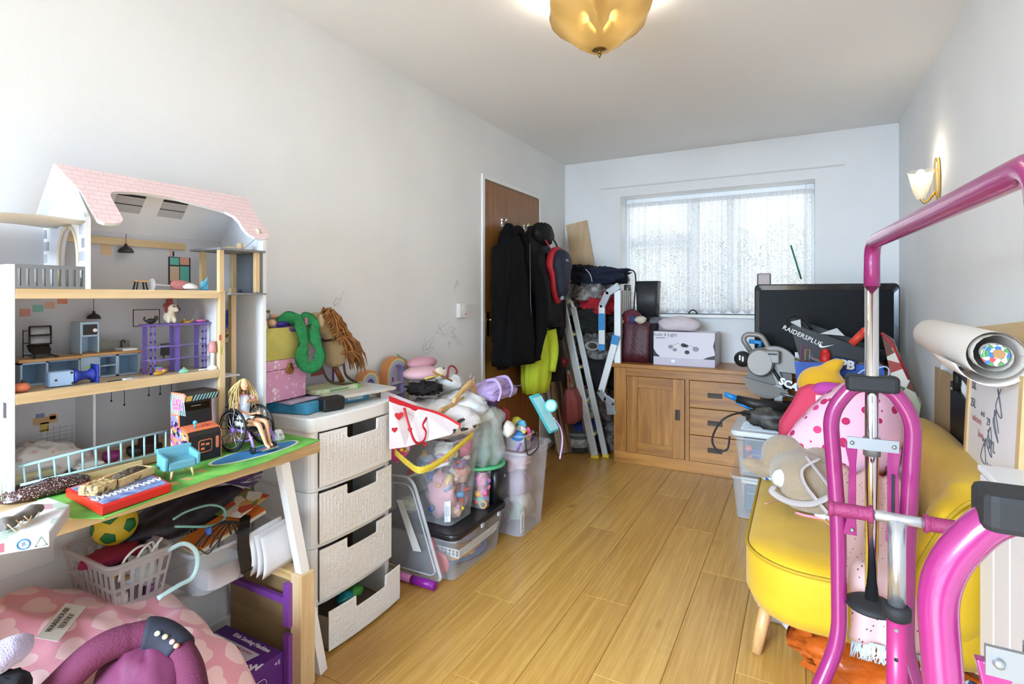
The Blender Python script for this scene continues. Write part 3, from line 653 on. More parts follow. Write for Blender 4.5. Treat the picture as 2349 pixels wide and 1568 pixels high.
obj('room_divider', B().box((XB_, .733, Z0), (-1.70, .739, Z1 - .01)), lac, dh)
wp('wall_picture_print', 431, 868, 454, 888, '#c9c4c8', .0006); wp('picture_frame_print', 431, 868, 454, 869, '#6d666a'); wp('picture_frame_print', 431, 887, 454, 888, '#6d666a')
# pendant lamps, real little domes
def pend(px, py, X, h, r, nm='pendant_lamp'):
    c = PX(px, py, X); t_ = obj(nm, B().lathe([(r, 0), (r * .97, r * .25), (r * .75, r * .62), (r * .3, r * .9), (r * .2, r * 1.05), (r * .2, r * 1.3)], c, 16, cap=False).cyl(c + Vector((0, 0, r * 1.2)), c + Vector((0, 0, h)), .0008, n=5), mat('toy_lamp_black', '#2f2a2b', .5), dh)
pend(289, 579, XB_ + .02, .055, .020); pend(215, 731, XB_ + .03, .062, .017)
# balcony railing
rl = obj('balcony_rail', B().box((XF_ - .008, YL + .012, Z2 + .047), (XF_, YG, Z2 + .056)).box((XF_ - .008, YL + .012, Z2), (XF_, YG, Z2 + .006)), grey, dh)
for k in range(10):
    y = YL + .012 + (YG - YL - .012) * k / 9; obj('baluster', B().box((XF_ - .008, max(YL + .012, y - .0040), Z2 + .006), (XF_, min(YG, y + .0040), Z2 + .047)), grey, rl)
obj('balcony_back', B().box((XB_, YL + .012, Z2), (XB_ + .004, YG, Z2 + .055)), mat('dollhouse_bright', '#f3f2f3', .5), dh)
# striped awning over the balcony
aw = B().grid(lambda u, v: (XB_ + .03 + .20 * u, .40 + .26 * v, 1.425 + .010 * math.sin(v * 3) - .012 * (1 - v) + .004 * math.sin(u * 20)), 16, 12, thick=.003)
aw = obj('awning', aw, mat('awning_linen', '#cfc6bb', .8), dh)
def drape(u, v): return (XB_ + .03 + .20 * u, .40 - .015 * v + .006 * math.sin(u * 28), 1.413 - .045 * v - .006 * math.sin(u * 14))
obj('awning_fringe', B().grid(drape, 40, 6, thick=.002), spots('awning_stripes', '#ddd8d2', '#a9a29c', 60, .35, stretch=(1, .05, .05)), aw)
# lift car
lc = obj('lift_car', B().box((-1.71, YM - .012, 1.385), (-1.552, YR - .006, 1.392)), grey, dh, bevel=.001)
obj('lift_floor', B().box((-1.71, YM + .022, 1.247), (-1.552, YR - .004, 1.253)), grey, lc, bevel=.001)
for x, y in ((-1.57, 1.012), (-1.57, 1.135), (-1.69, 1.03), (-1.69, 1.135)): obj('lift_post', B().cbox((x, y, 1.32), (.014, .014, .13)), pinev, lc)
obj('lift_wall', B().box((-1.685, 1.142, 1.254), (-1.575, 1.147, 1.384)), mat('lift_dark_grey', '#5c6064', .55), lc)
pu = obj('lift_pulley', B().cyl((-1.60, YR - .012, 1.452), (-1.60, YR - .0005, 1.452), .017, n=20), mat('pulley_wood', '#d8c9ae', .5), dh)
obj('pulley_cord', B().tube([(-1.60, YR - .008, 1.436), (-1.605, 1.12, 1.402), (-1.61, 1.10, 1.392)], .0009, 5), mat('cord_grey', '#8d8a86', .8), pu)
obj('pulley_block', B().box((-1.63, 1.06, 1.392), (-1.595, 1.075, 1.40)).box((-1.62, 1.10, 1.392), (-1.60, 1.11, 1.415)), pine, dh)
# blue printed poster inside the lift shaft
po = wp('poster', 516, 711, 540, 752, '#1d2f86', .0015, dh, mat('shaft_poster_blue', '#182a7c', .4, var='#2f62c8', vs=60), -1.70); wp('poster_strip', 516, 758, 540, 783, '#8f2b2a', .0015, dh, patch('poster_reds', ['#a32f2c', '#d8c9a8', '#5d4a2c', '#c64b3f'], 70), -1.70)
wp('crayon_mark', 503, 768, 508, 780, '#d05a50', .0006, dh, None, XF_); wp('crayon_mark', 506, 795, 510, 812, '#a9b34a', .0006, dh, None, XF_)
# ================================================================ TOYS IN AND ON THE DOLLHOUSE AND DESK
def skin(name, vs_, es, rad, m, parent, sub=2, root=0):
    me = bpy.data.meshes.new(name); me.from_pydata([tuple(v) for v in vs_], es, []); me.update()
    o = bpy.data.objects.new(name, me); COL.objects.link(o); me.materials.append(m)
    md = o.modifiers.new('skin', 'SKIN'); md.use_smooth_shade = True
    for i, v in enumerate(me.skin_vertices[0].data):
        r = rad[i]; v.radius = (r, r) if not isinstance(r, tuple) else r
        v.use_root = (i == root)
    s = o.modifiers.new('sub', 'SUBSURF'); s.levels = sub; s.render_levels = sub
    if parent is not None: par(o, parent)
    return o
# toy kitchen on the middle floor
pb = mat('toy_pale_blue', '#a9c0d4', .4); pbd = mat('toy_blue_inside', '#7fa0bd', .5); toyw = mat('toy_white', '#eeeeec', .4)
zk = Z1 + .001; tk = thing('toy_kitchen', 'pale blue toy kitchen counter with wooden worktop on the middle floor', 'toy kitchen', (-1.70, .66, zk))
def PK(x, y, X): return PX(x, y, X)
ya, ybk, yc = PK(55, 900, -1.66).y, PK(180, 870, -1.70).y, PK(316, 850, -1.70).y
def unit(y0, y1, x0, x1, z0, z1, shelves=(), nm='cabinet'):
    u = B().box((x0, y0, z0), (x1, y0 + .004, z1)).box((x0, y1 - .004, z0), (x1, y1, z1)).box((x0, y0, z0), (x0 + .003, y1, z1)).box((x0, y0, z0), (x1, y1, z0 + .004)).box((x0, y0, z1 - .004), (x1, y1, z1))
    for s in shelves: u.box((x0, y0 + .004, s), (x1, y1 - .004, s + .003))
    o = obj(nm, u, pb, tk); obj('inner_back', B().box((x0 + .003, y0 + .004, z0 + .004), (x0 + .004, y1 - .004, z1 - .004)), pbd, o); return o
kx0, kx1 = -1.745, -1.69
unit(ya, ya + .055, kx0, kx1 + .01, zk, zk + .058); unit(ya + .055, ybk, kx0, kx1, zk, zk + .058)
d_ = obj('cabinet_door', B().box((kx0, ybk, zk), (kx1 + .004, ybk + .042, zk + .06)), pb, tk, bevel=.001); obj('knob', B().ball((kx1 + .007, ybk + .034, zk + .03), .004), toyw, d_)
unit(ybk + .042, ybk + .088, kx0, kx1, zk, zk + .06, (zk + .03,)); unit(ybk + .088, yc, kx0, kx1, zk, zk + .06)
obj('worktop', B().box((kx0, ya - .004, zk + .0585), (kx1 + .014, ybk - .001, zk + .066)).box((kx0, ybk, zk + .0605), (kx1 + .008, yc + .004, zk + .068)), wood('toy_worktop', '#c08f58', '#d8ab74', 1, .45, 60, knots=False), tk, bevel=.0015)
mwz = zk + .069; mw = obj('microwave_tower', B().box((kx0, ybk, mwz), (kx1, ybk + .004, mwz + .085)).box((kx0, ybk + .04, mwz), (kx1, ybk + .044, mwz + .085)).box((kx0, ybk + .004, mwz + .045), (kx1, ybk + .04, mwz + .085)).box((kx0, ybk, mwz), (kx0 + .003, ybk + .044, mwz + .05)), pb, tk, bevel=.001)
obj('microwave_door', B().box((kx1, ybk + .006, mwz + .05), (kx1 + .002, ybk + .038, mwz + .078)), mat('toy_black', '#1e1c1d', .35), mw); obj('dial', B().cyl((kx1 + .002, ybk + .032, mwz + .062), (kx1 + .005, ybk + .032, mwz + .062), .005, n=12), toyw, mw)
obj('splash_back', B().box((kx0, ybk + .046, zk + .069), (kx0 + .003, yc, zk + .095)), mat('toy_olive_grey', '#8b8a80', .5), tk)
obj('sink', B().box((kx0 + .01, yc - .045, zk + .068), (kx1 + .006, yc - .008, zk + .075)), toyw, tk, bevel=.002)
obj('tap', B().tube(spline([(kx0 + .008, yc - .025, zk + .075), (kx0 + .008, yc - .025, zk + .092), (kx0 + .018, yc - .024, zk + .096), (kx0 + .024, yc - .023, zk + .088)], 4), .002, 6), mat('toy_black', '#1e1c1d'), tk)
# black toy lounge chair standing on the worktop
ch = thing('toy_chair', 'black slatted toy lounge chair standing on the toy kitchen worktop', 'toy chair', (-1.70, ya + .03, zk + .067))
y0 = ya + .03; zz = zk + .068; tb = mat('toy_black', '#1e1c1d')
obj('seat_shell', B().grid(lambda u, v: (-1.685 - .03 * v, y0 - .006 + .045 * u - .01 * (v < .3) * (u - .5), zz + .004 + .028 * v), 4, 4, thick=.003), tb, ch)
bkf = B()
for a_, b_ in (((0, 0), (0, 1)), ((1, 0), (1, 1)), ((0, 1), (1, 1)), ((0, .5), (1, .5)), ((0, .0), (1, .0))):
    f = lambda u, v: Vector((-1.715 - .018 * v, y0 + .0 + .044 * u + .006 * v, zz + .032 + .045 * v)); bkf.tube([f(*a_), f(*b_)], .0022, 6)
obj('backrest', bkf, tb, ch)
obj('back_slat', B().grid(lambda u, v: f(u, .55 + .4 * v), 2, 2, thick=.001), mat('toy_grey_slat', '#a7a6a8', .5), ch); obj('back_slat', B().grid(lambda u, v: f(u, .05 + .4 * v), 2, 2, thick=.001), mat('toy_grey_slat', '#a7a6a8'), ch)
for u in (0, .044): obj('runner', B().tube([(-1.66, y0 + u - .006, zz + .002), (-1.73, y0 + u + .006, zz + .002)], .002, 6), tb, ch)
# pale blue and dark blue toy lying on its side at the floor edge
tt = thing('toy_toilet', 'pale blue and dark blue plastic toy lying on its side on the middle floor', 'toy', (-1.60, .67, Z1)); c = PX(140, 866, -1.61)
obj('cistern', B().cbox((-1.618, c.y, Z1 + .020), (.022, .052, .038)), mat('toy_sky_blue', '#8fb3e0', .35), tt, bevel=.004)
obj('back_cover', B().cbox((-1.606, c.y, Z1 + .020), (.002, .048, .034)), mat('toy_sky_light', '#a9c8ec', .35), tt)
for dy, dz in ((-.012, .018), (.02, .033), (.022, .007)): obj('screw_hole', B().cyl((-1.605, c.y + dy, Z1 + dz), (-1.6045, c.y + dy, Z1 + dz), .003, n=8), tb, tt)
nb = mat('toy_navy_blue', '#22349c', .35)
obj('bowl', B().lathe([(.017, 0), (.019, .006), (.014, .012), (.010, .024), (.011, .034), (.016, .04), (.017, .046)], (-1.618, c.y + .026, Z1 + .022), 14, axis=1), nb, tt)
obj('foot', B().cbox((-1.618, c.y + .075, Z1 + .024), (.036, .006, .048)), nb, tt, bevel=.002); obj('leaf_trim', B().ball((-1.615, c.y + .06, Z1 + .042), (.004, .006, .003), 8, 5), mat('toy_leaf_green', '#69a04a', .5), tt)
# purple shelving unit
ps = thing('toy_shelf', 'purple plastic toy shelving unit with pierced posts on the middle floor', 'toy shelf', (-1.68, .87, Z1)); pur = mat('toy_purple', '#6f58a8', .4)
X1 = -1.617; y0, y1 = PX(345, 830, X1).y, .996; zt = PX(400, 742, X1).z
for yy in (y0, (y0 + y1) / 2 - .005, y1 - .012):
    fr_ = B(); n = 6 if yy != (y0 + y1) / 2 - .005 else 0
    if n:
        fr_.box((X1 - .002, yy, Z1 + .001), (X1, yy + .003, zt - .005)).box((X1 - .002, yy + .011, Z1 + .001), (X1, yy + .014, zt - .005))
        for k in range(n + 1): z = Z1 + .004 + (zt - .009 - Z1) * k / n; fr_.box((X1 - .002, yy, z - .003), (X1, yy + .014, z + .003))
    else: fr_.box((X1 - .014, yy, Z1 + .001), (X1 - .010, yy + .012, zt - .005))
    obj('post', fr_, pur, ps)
    obj('back_post', B().box((X1 - .042, yy, Z1 + .001), (X1 - .040, yy + .012, zt - .005)), pur, ps)
obj('top_shelf', B().box((X1 - .048, y0 - .008, zt - .005), (X1 + .004, y1 + .016, zt)), pur, ps, bevel=.001)
for z in (Z1 + .04, Z1 + .078): obj('glass_shelf', B().box((X1 - .04, y0, z), (X1 - .003, y1, z + .002)), mat('toy_lilac_clear', '#b3a5d6', .2, alpha=.5), ps); obj('rail', B().tube([(X1, y0, z), (X1, y1, z)], .0012, 6), pur, ps)
# dog plush with red hood on the purple shelf
c = PX(388, 738, X1 - .02); c.z = zt; dg = thing('plush_dog', 'small cream plush dog in a red knitted hood on the purple toy shelf', 'plush toy', c)
cream = mat('plush_cream', '#d8cbb6', .95, sheen=.5); red_ = mat('plush_maroon', '#7c2622', .95, sheen=.4)
bd = B().ball(c + Vector((0, 0, .020)), (.014, .016, .020)).ball(c + Vector((.012, -.008, .010)), (.006, .006, .011)).ball(c + Vector((.012, .008, .010)), (.006, .006, .011)).ball(c + Vector((.004, .006, .046)), (.014, .015, .013)).ball(c + Vector((.016, .012, .041)), (.009, .008, .007))
remesh(obj('body', bd, cream, dg), .003)
obj('hood', B().ball(c + Vector((-.003, .002, .052)), (.014, .017, .012)).lathe([(.010, .06), (.009, .07), (.006, .078), (.001, .08)], c + Vector((-.002, .002, 0)), 12).ball(c + Vector((.006, -.012, .043)), (.005, .004, .012)).ball(c + Vector((.004, .022, .043)), (.005, .004, .012)), red_, dg)
obj('nose', B().ball(c + Vector((.024, .016, .042)), .004, 8, 6), tb, dg); obj('eye', B().ball(c + Vector((.017, .004, .050)), .0024, 8, 6), tb, dg); obj('eye', B().ball(c + Vector((.014, .017, .050)), .0024, 8, 6), tb, dg)
def small(nm, label, cat, px, py, X, z, parts, group=None):
    c = PX(px, py, X); c.z = z
    t_ = thing(nm, label, cat, c, group)
    for pn, bfun, mm_ in parts: obj(pn, bfun(c), mm_, t_)
    return t_
V = Vector
gold = mat('toy_gold', '#c99a34', .35, .3)

c = PX(427, 740, X1 - .02); c.z = zt; cr_ = thing('toy_tiara', 'tiny yellow toy tiara on the purple toy shelf', 'toy', c)
obj('band', B().lathe([(.013, .0), (.0145, .006), (.0125, .006), (.011, 0)], c, 16, cap=False), gold, cr_)
for dx_, dy_ in ((.010, -.010), (.010, .010), (-.012, 0)): obj('point', B().cyl(c + V((dx_, dy_, .005)), c + V((dx_ * 1.2, dy_ * 1.4, .014)), .003, .0005, 6), gold, cr_)
pk = mat('toy_pink', '#d977b0', .35)
small('toy_cushion', 'round pink toy cushion on the purple toy shelf beside the crown', 'toy', 458, 738, X1 - .02, zt, [('pad', lambda c: B().lathe([(.013, 0), (.0165, .004), (.0155, .008), (.004, .009)], c, 16), pk), ('piping', lambda c: B().tube([c + V((.0165 * math.cos(a), .0165 * math.sin(a), .004)) for a in [2 * PI * k / 20 for k in range(20)]], .0012, 5, True), mat('toy_pink_dark', '#b9558f', .4))])
bkc = mat('toy_charcoal', '#2b2a2c', .6)
small('toy_cat', 'tiny black toy cat beside the plush dog on the purple shelf', 'toy', 346, 738, X1 - .028, zt, [('body', lambda c: B().ball(c + V((0, 0, .009)), (.008, .013, .008)).ball(c + V((.004, .012, .016)), (.006, .006, .006)).cyl(c + V((.004, .010, .02)), c + V((.004, .009, .026)), .002, .0003, 6).cyl(c + V((.004, .015, .02)), c + V((.004, .016, .026)), .002, .0003, 6), bkc), ('tail', lambda c: B().tube(spline([c + V((0, -.012, .008)), c + V((0, -.018, .014)), c + V((0, -.016, .022))], 4), .002, 6), bkc)])
# white column lamp with pink shade
c = PX(487, 832, -1.592); c.z = Z1; lp = thing('toy_floor_lamp', 'white toy floor lamp with pink shade beside the purple shelf', 'toy lamp', c); 
obj('base', B().lathe([(.014, 0), (.014, .006), (.009, .010), (.0055, .014)], c, 16), toyw, lp); obj('column', B().lathe([(.0055, .012), (.005, .05), (.006, .055)], c, 12), toyw, lp); obj('shade', B().lathe([(.010, .052), (.012, .056), (.008, .086), (.007, .086)], c, 16), mat('toy_coral', '#c98a88', .5), lp)
# little things on the middle floor
orange_ = mat('toy_orange', '#dd7a58', .45)
small('toy_orange_fruit', 'round orange toy with brown stalk at the left end of the middle floor', 'toy', 48, 893, -1.60, Z1, [('body', lambda c: B().lathe([(.006, 0), (.015, .005), (.017, .012), (.013, .02), (.003, .022)], c, 16), orange_), ('stalk', lambda c: B().tube([c + V((0, 0, .02)), c + V((.002, .004, .028))], [.002, .004], 8), mat('toy_stalk', '#4a3226', .7))])
small('toy_dragon', 'tiny golden toy creature on the middle floor edge', 'toy', 365, 852, -1.60, Z1, [('body', lambda c: B().ball(c + V((0, 0, .006)), (.006, .015, .006)).ball(c + V((.003, .012, .012)), (.006, .006, .005)), gold), ('wing', lambda c: B().prism([c + V((-.004, -.01, .006)), c + V((-.004, .004, .008)), c + V((-.006, -.004, .02))], (.002, 0, 0)), gold)])
small('toy_pouf', 'pink and blue toy pouf behind the golden toy on the middle floor', 'toy', 369, 836, -1.645, Z1, [('pad', lambda c: B().lathe([(.012, 0), (.017, .006), (.016, .012), (.004, .016)], c, 16), mat('toy_orchid', '#c078b8', .5)), ('trim', lambda c: B().ball(c + V((-.004, -.006, .016)), (.012, .012, .003)), mat('toy_aqua', '#8dbfd2', .5))])
small('toy_shell', 'mint green clear toy shell on the middle floor', 'toy', 422, 843, -1.60, Z1, [('shell', lambda c: B().lathe([(.016, 0), (.014, .005), (.007, .011), (.001, .013)], c, 10), mat('toy_mint_clear', '#8fc7a9', .25, alpha=.75)), ('knob', lambda c: B().ball(c + V((0, 0, .013)), .003, 8, 6), mat('toy_mint_clear', '#8fc7a9'))])
c = PX(278, 859, -1.60); c.z = Z1; ph = thing('toy_mirror', 'silver and black toy hand mirror lying on the middle floor', 'toy', c)
obj('head', B().prism(ell(c.x, c.y + .022, .012, .020, Z1, 20), (0, 0, .004)), mat('toy_silver', '#bdbdbf', .3, .4), ph); obj('handle', B().prism([V((c.x - .003, c.y, Z1)), V((c.x + .003, c.y, Z1)), V((c.x + .006, c.y - .035, Z1)), V((c.x + .003, c.y - .035, Z1))], (0, 0, .002)), tb, ph); obj('eye', B().cyl((c.x, c.y + .028, Z1 + .004), (c.x, c.y + .028, Z1 + .005), .002, n=8), tb, ph)
small('toy_spoon', 'thin white toy stick at the right end of the middle floor', 'toy', 470, 838, -1.60, Z1, [('stick', lambda c: B().tube([c + V((0, -.018, .002)), c + V((0, .022, .002))], .0022, 6), toyw), ('tip', lambda c: B().ball(c + V((0, .024, .003)), (.004, .006, .003), 8, 6), toyw)])
# attic: stool, goblet, tissue, blue tail
c = PX(322, 664, -1.62); c.z = Z2; st = thing('toy_stool', 'tiny wooden toy stool with black legs in the attic', 'toy stool', c)
obj('seat', B().cbox(c + V((0, 0, .024)), (.022, .034, .004)), wood('toy_worktop', '#c08f58', '#d8ab74'), st, bevel=.001)
for sx_, sy_ in ((1, 1), (1, -1), (-1, 1), (-1, -1)): obj('leg', B().cyl(c + V((sx_ * .007, sy_ * .010, .022)), c + V((sx_ * .009, sy_ * .014, 0)), .002, n=6), tb, st)
c = PX(390, 658, -1.605); c.z = Z2 + .015; gb = thing('toy_goblet', 'clear plastic goblet with pink cup lying in the attic', 'toy', V((c.x, c.y, Z2)))
clr = plastic('toy_clear', '#f0eef0', .35, .1)
obj('foot', B().lathe([(.017, -.05), (.018, -.048), (.004, -.044)], c, 16, axis=1), clr, gb); obj('stem', B().cyl(c + V((0, -.044, 0)), c + V((0, .0, -.002)), .003, n=8), clr, gb); obj('cup', B().lathe([(.004, 0), (.013, .008), (.016, .03), (.012, .05)], c + V((0, .0, 0)), 16, axis=1, cap=False), mat('toy_rose_clear', '#d6837f', .12, alpha=.6), gb)
tag(obj('paper_scrap', lump(PX(436, 658, -1.59) * 1 + V((0, 0, 0)), (.016, .022, .010), 3, .3, 5, .2, 16, 10), mat('tissue_white', '#eceae8', .9)), 'small crumpled white tissue beside the goblet in the attic', 'tissue')
c = PX(466, 662, -1.60); c.z = Z2; bt = thing('toy_fishtail', 'light blue plastic toy fish tail standing in the attic', 'toy', c); 
obj('tail', B().prism([c + V((0, -.013, .0)), c + V((0, .013, 0)), c + V((0, .015, .020)), c + V((0, .009, .024)), c + V((0, .012, .042)), c + V((0, .003, .030)), c + V((0, -.008, .026))], (.006, 0, 0)), mat('toy_cyan', '#5bb3dc', .25), bt, bevel=.002); obj('ridge', B().tube([c + V((.007, -.01, .004)), c + V((.007, .008, .022))], .0015, 6), mat('toy_cyan_dark', '#3d95c2', .3), bt)
# ground floor: crumpled blanket and mint fence
tag(obj('doll_blanket', lump((-1.69, .60, Z0 + .046), (.075, .105, .052), 11, .3, 5, .16, 44, 22), spots('doll_blanket_print', '#d5cfca', '#cfa9a2', 55, .25)), 'crumpled cream doll blanket with faded pink print on the ground floor', 'blanket')
tag(obj('doll_mattress', B().cbox((-1.645, .585, Z0 + .032), (.05, .10, .026)), mat('pale_yellow_cloth', '#cfc99c', .9), bevel=.008), 'pale yellow doll mattress under the doll blanket', 'mattress')
mf = mat('toy_mint', '#a9cdd0', .4); lf = thing('toy_fence', 'long mint green toy fence leaning along the dollhouse ground floor', 'toy fence', (-1.59, .7, Z0))
a0, a1, b0, b1 = PX(40, 1070, -1.583), PX(386, 986, -1.60), PX(46, 1112, -1.578), PX(386, 1042, -1.592)
for q_ in (b0, b1): q_.z = max(q_.z, Z0 + .026)
obj('top_rail', B().tube([a0, a1], .0035, 6), mf, lf); obj('bottom_rail', B().tube([b0, b1], .0035, 6), mf, lf)
for k in range(12): u = .03 + .95 * k / 11; obj('bar', B().tube([a0.lerp(a1, u), b0.lerp(b1, u)], .0026, 6), mf, lf)
random.seed(21)
for k, (x, nm, lab, c_) in enumerate(((255, 'toy_bowl', 'tiny magenta toy bowl behind the mint fence', '#8e2f72'), (310, 'toy_pot', 'tiny black toy pot behind the mint fence', '#221d1d'), (345, 'toy_sofa', 'tiny dark brown toy sofa behind the mint fence', '#3b241c'))):
    p_ = PX(x, 1020 - k * 8, -1.66); p_.z = Z0 + .018; t_ = thing(nm, lab, 'toy', p_)
    obj('body', B().lathe([(.014, 0), (.022, .012), (.02, .024), (.017, .024), (.018, .012)], p_, 14) if k < 2 else B().cbox(p_ + V((0, 0, .012)), (.03, .05, .022)).cbox(p_ + V((-.012, 0, .03)), (.008, .05, .03)), mat('toy_dark_%d' % k, c_, .5), t_)
    obj('rim', B().tube([p_ + V((.02 * math.cos(a), .02 * math.sin(a), .024)) for a in [2 * PI * i / 16 for i in range(16)]], .0015, 5, True), mat('toy_dark_%d' % k, c_), t_)
# ---------------------------------------------------------------- arcade machine
X0, X1_, Y0, Y1, Z_ = -1.585, -1.500, .873, .970, ZD + .003
ac = thing('toy_arcade', 'black toy arcade cabinet with orange trim on the play mat', 'arcade toy', ((X0 + X1_) / 2, (Y0 + Y1) / 2, Z_))
prof = [(X0, 0), (X1_, 0), (X1_, .075), (X1_ - .008, .088), (X1_ - .042, .098), (X1_ - .046, .165), (X1_ - .018, .172), (X1_ - .010, .190), (X1_ - .022, .196), (X0, .196)]
blk = mat('arcade_black', '#1b1a1d', .35); ora = mat('arcade_orange', '#e07a52', .4)
obj('cabinet', B().prism([V((x, Y0 + .002, Z_ + z)) for x, z in prof], (0, Y1 - Y0 - .004, 0)), blk, ac)
for y_ in (Y0, Y1 - .002): obj('side_trim', B().prism([V((x, y_, Z_ + z)) for x, z in prof], (0, .002, 0)), ora, ac)
sp_ = obj('side_art', B().prism([V((X0 + .003, Y0 - .0006, Z_ + .003)), V((X1_ - .004, Y0 - .0006, Z_ + .003)), V((X1_ - .004, Y0 - .0006, Z_ + .074)), V((X1_ - .047, Y0 - .0006, Z_ + .1)), V((X1_ - .05, Y0 - .0006, Z_ + .13)), V((X0 + .003, Y0 - .0006, Z_ + .13))], (0, .0006, 0)), patch('arcade_art', ['#6a4aa0', '#1d2140', '#d98a4a', '#c9d3e6', '#d65f94', '#2a2330', '#b2903e', '#8f86b8'], 95), ac)
for k in range(9):
    x = X0 + .002 + k * .0085; obj('side_stripe', B().prism([V((x, Y0 - .0008, Z_ + .134)), V((x + .004, Y0 - .0008, Z_ + .134)), V((x - .012 + .004 if x > X0 + .014 else X0 + .004, Y0 - .0008, Z_ + .193)), V((x - .012 if x > X0 + .014 else X0, Y0 - .0008, Z_ + .193))], (0, .0007, 0)), mat('arcade_teal', '#9fd0d8', .4), ac)
text('LOL', .026, mat('arcade_pink', '#e86fa0', .4), frame((X0 + .038, Y0 - .0012, Z_ + .168), (1, 0, 0), (0, 0, 1)), ac, bold=.0012)
obj('logo_bar', B().box((X0 + .016, Y0 - .001, Z_ + .148), (X0 + .06, Y0 - .0002, Z_ + .156)), mat('arcade_pink', '#e86fa0'), ac)
mqv = V((.008, 0, .018)).normalized()
mq = obj('marquee', B().prism([V((X1_ - .0175, Y0 + .001, Z_ + .1725)), V((X1_ - .0175, Y1 - .001, Z_ + .1725)), V((X1_ - .0098, Y1 - .001, Z_ + .19)), V((X1_ - .0098, Y0 + .001, Z_ + .19))], (.0008, 0, -.0004)), mat('marquee_dark', '#2a2a30', .4), ac)
for k in range(8):
    y = Y0 + .022 + k * .009; obj('marquee_stripe', B().prism([V((X1_ - .0165, y, Z_ + .1727)), V((X1_ - .0165, y + .004, Z_ + .1727)), V((X1_ - .0088, y + .008, Z_ + .1898)), V((X1_ - .0088, y + .004, Z_ + .1898))], (.0006, 0, 0)), mat('arcade_teal', '#9fd0d8'), mq)
obj('marquee_badge', B().prism([V((X1_ - .016, Y0 + .003, Z_ + .1735)), V((X1_ - .016, Y0 + .018, Z_ + .1735)), V((X1_ - .0085, Y0 + .018, Z_ + .189)), V((X1_ - .0085, Y0 + .003, Z_ + .189))], (.001, 0, 0)), mat('badge_yellow', '#d8b25a', .4), mq)
obj('screen', B().box((X1_ - .0455, Y0 + .008, Z_ + .104), (X1_ - .0445, Y1 - .008, Z_ + .160)), mat('screen_black', '#0d0c0d', .12), ac)
obj('screen_print', B().cbox((X1_ - .0443, (Y0 + Y1) / 2, Z_ + .153), (.0006, .028, .0025)), mat('screen_print', '#8d8a90', .5), ac)
cp = obj('control_panel', B().prism([V((X1_ - .006, Y0 + .003, Z_ + .0865)), V((X1_ - .006, Y1 - .003, Z_ + .0865)), V((X1_ - .042, Y1 - .003, Z_ + .0985)), V((X1_ - .042, Y0 + .003, Z_ + .0985))], (.001, 0, .002)), ora, ac)
obj('joystick', B().cyl((X1_ - .02, Y0 + .03, Z_ + .094), (X1_ - .018, Y0 + .03, Z_ + .108), .0022, n=8).ball((X1_ - .018, Y0 + .03, Z_ + .11), .006, 10, 8), mat('toy_bright_blue', '#3fa2d8', .3), cp)
for k in range(3): obj('button', B().cyl((X1_ - .022, Y0 + .052 + k * .011, Z_ + .094), (X1_ - .021, Y0 + .052 + k * .011, Z_ + .0985), .003, n=8), mat('button_red', '#c9483c', .4), cp)
obj('coin_door', B().prism([V((X1_ + .0004, y, z)) for y, z in [((Y0 + Y1) / 2 + a, Z_ + .042 + b_) for a, b_ in rrect(.04, .036, .006)]], (.0006, 0, 0)), ora, ac)
cdr = obj('coin_door_face', B().prism([V((X1_ + .001, y, z)) for y, z in [((Y0 + Y1) / 2 + a, Z_ + .042 + b_) for a, b_ in rrect(.035, .031, .005)]], (.0006, 0, 0)), blk, ac)
for dy, dz in ((-.008, .006), (-.008, -.007), (.006, .004)): obj('coin_slot', B().cbox((X1_ + .0019, (Y0 + Y1) / 2 + dy, Z_ + .042 + dz), (.0008, .010, .006)), ora, cdr)
obj('side_handle', B().prism([V((X1_ + .0004, Y1 - .013 + a, Z_ + .046 + b_)) for a, b_ in rrect(.009, .034, .003)], (.0008, 0, 0)), ora, ac)
# ---------------------------------------------------------------- teal toy armchair
c = PZ(410, 1092, ZD + .003); ta = thing('toy_armchair', 'teal plastic toy tub armchair with wooden legs on the play mat', 'toy chair', c); te = mat('toy_teal', '#5e97a6', .45)
a_ = math.radians(-8); rm = Matrix.Translation(c) @ Matrix.Rotation(a_, 4, 'Z')
sh = B().cbox((0, 0, .035), (.05, .066, .022)); obj('seat', sh.xf(rm), te, ta, bevel=.004)
obj('backrest', B().prism([V((-.028, -.037, .026)), V((-.028, .037, .026)), V((-.034, .042, .075)), V((-.034, -.042, .075))], (.010, 0, 0)).xf(rm), te, ta, bevel=.003)
for s in (-1, 1): obj('armrest', B().prism([V((-.024, s * .033, .026)), V((.024, s * .033, .026)), V((.028, s * .033, .058)), V((-.024, s * .033, .066))], (0, s * .010, 0)).xf(rm), te, ta, bevel=.003)
for sx_, sy_ in ((1, 1), (1, -1), (-1, 1), (-1, -1)): obj('leg', B().cyl((sx_ * .018, sy_ * .022, .026), (sx_ * .022, sy_ * .027, .0005), .0035, .0025, 8).xf(rm), mat('toy_leg_wood', '#d5b07a', .5), ta)
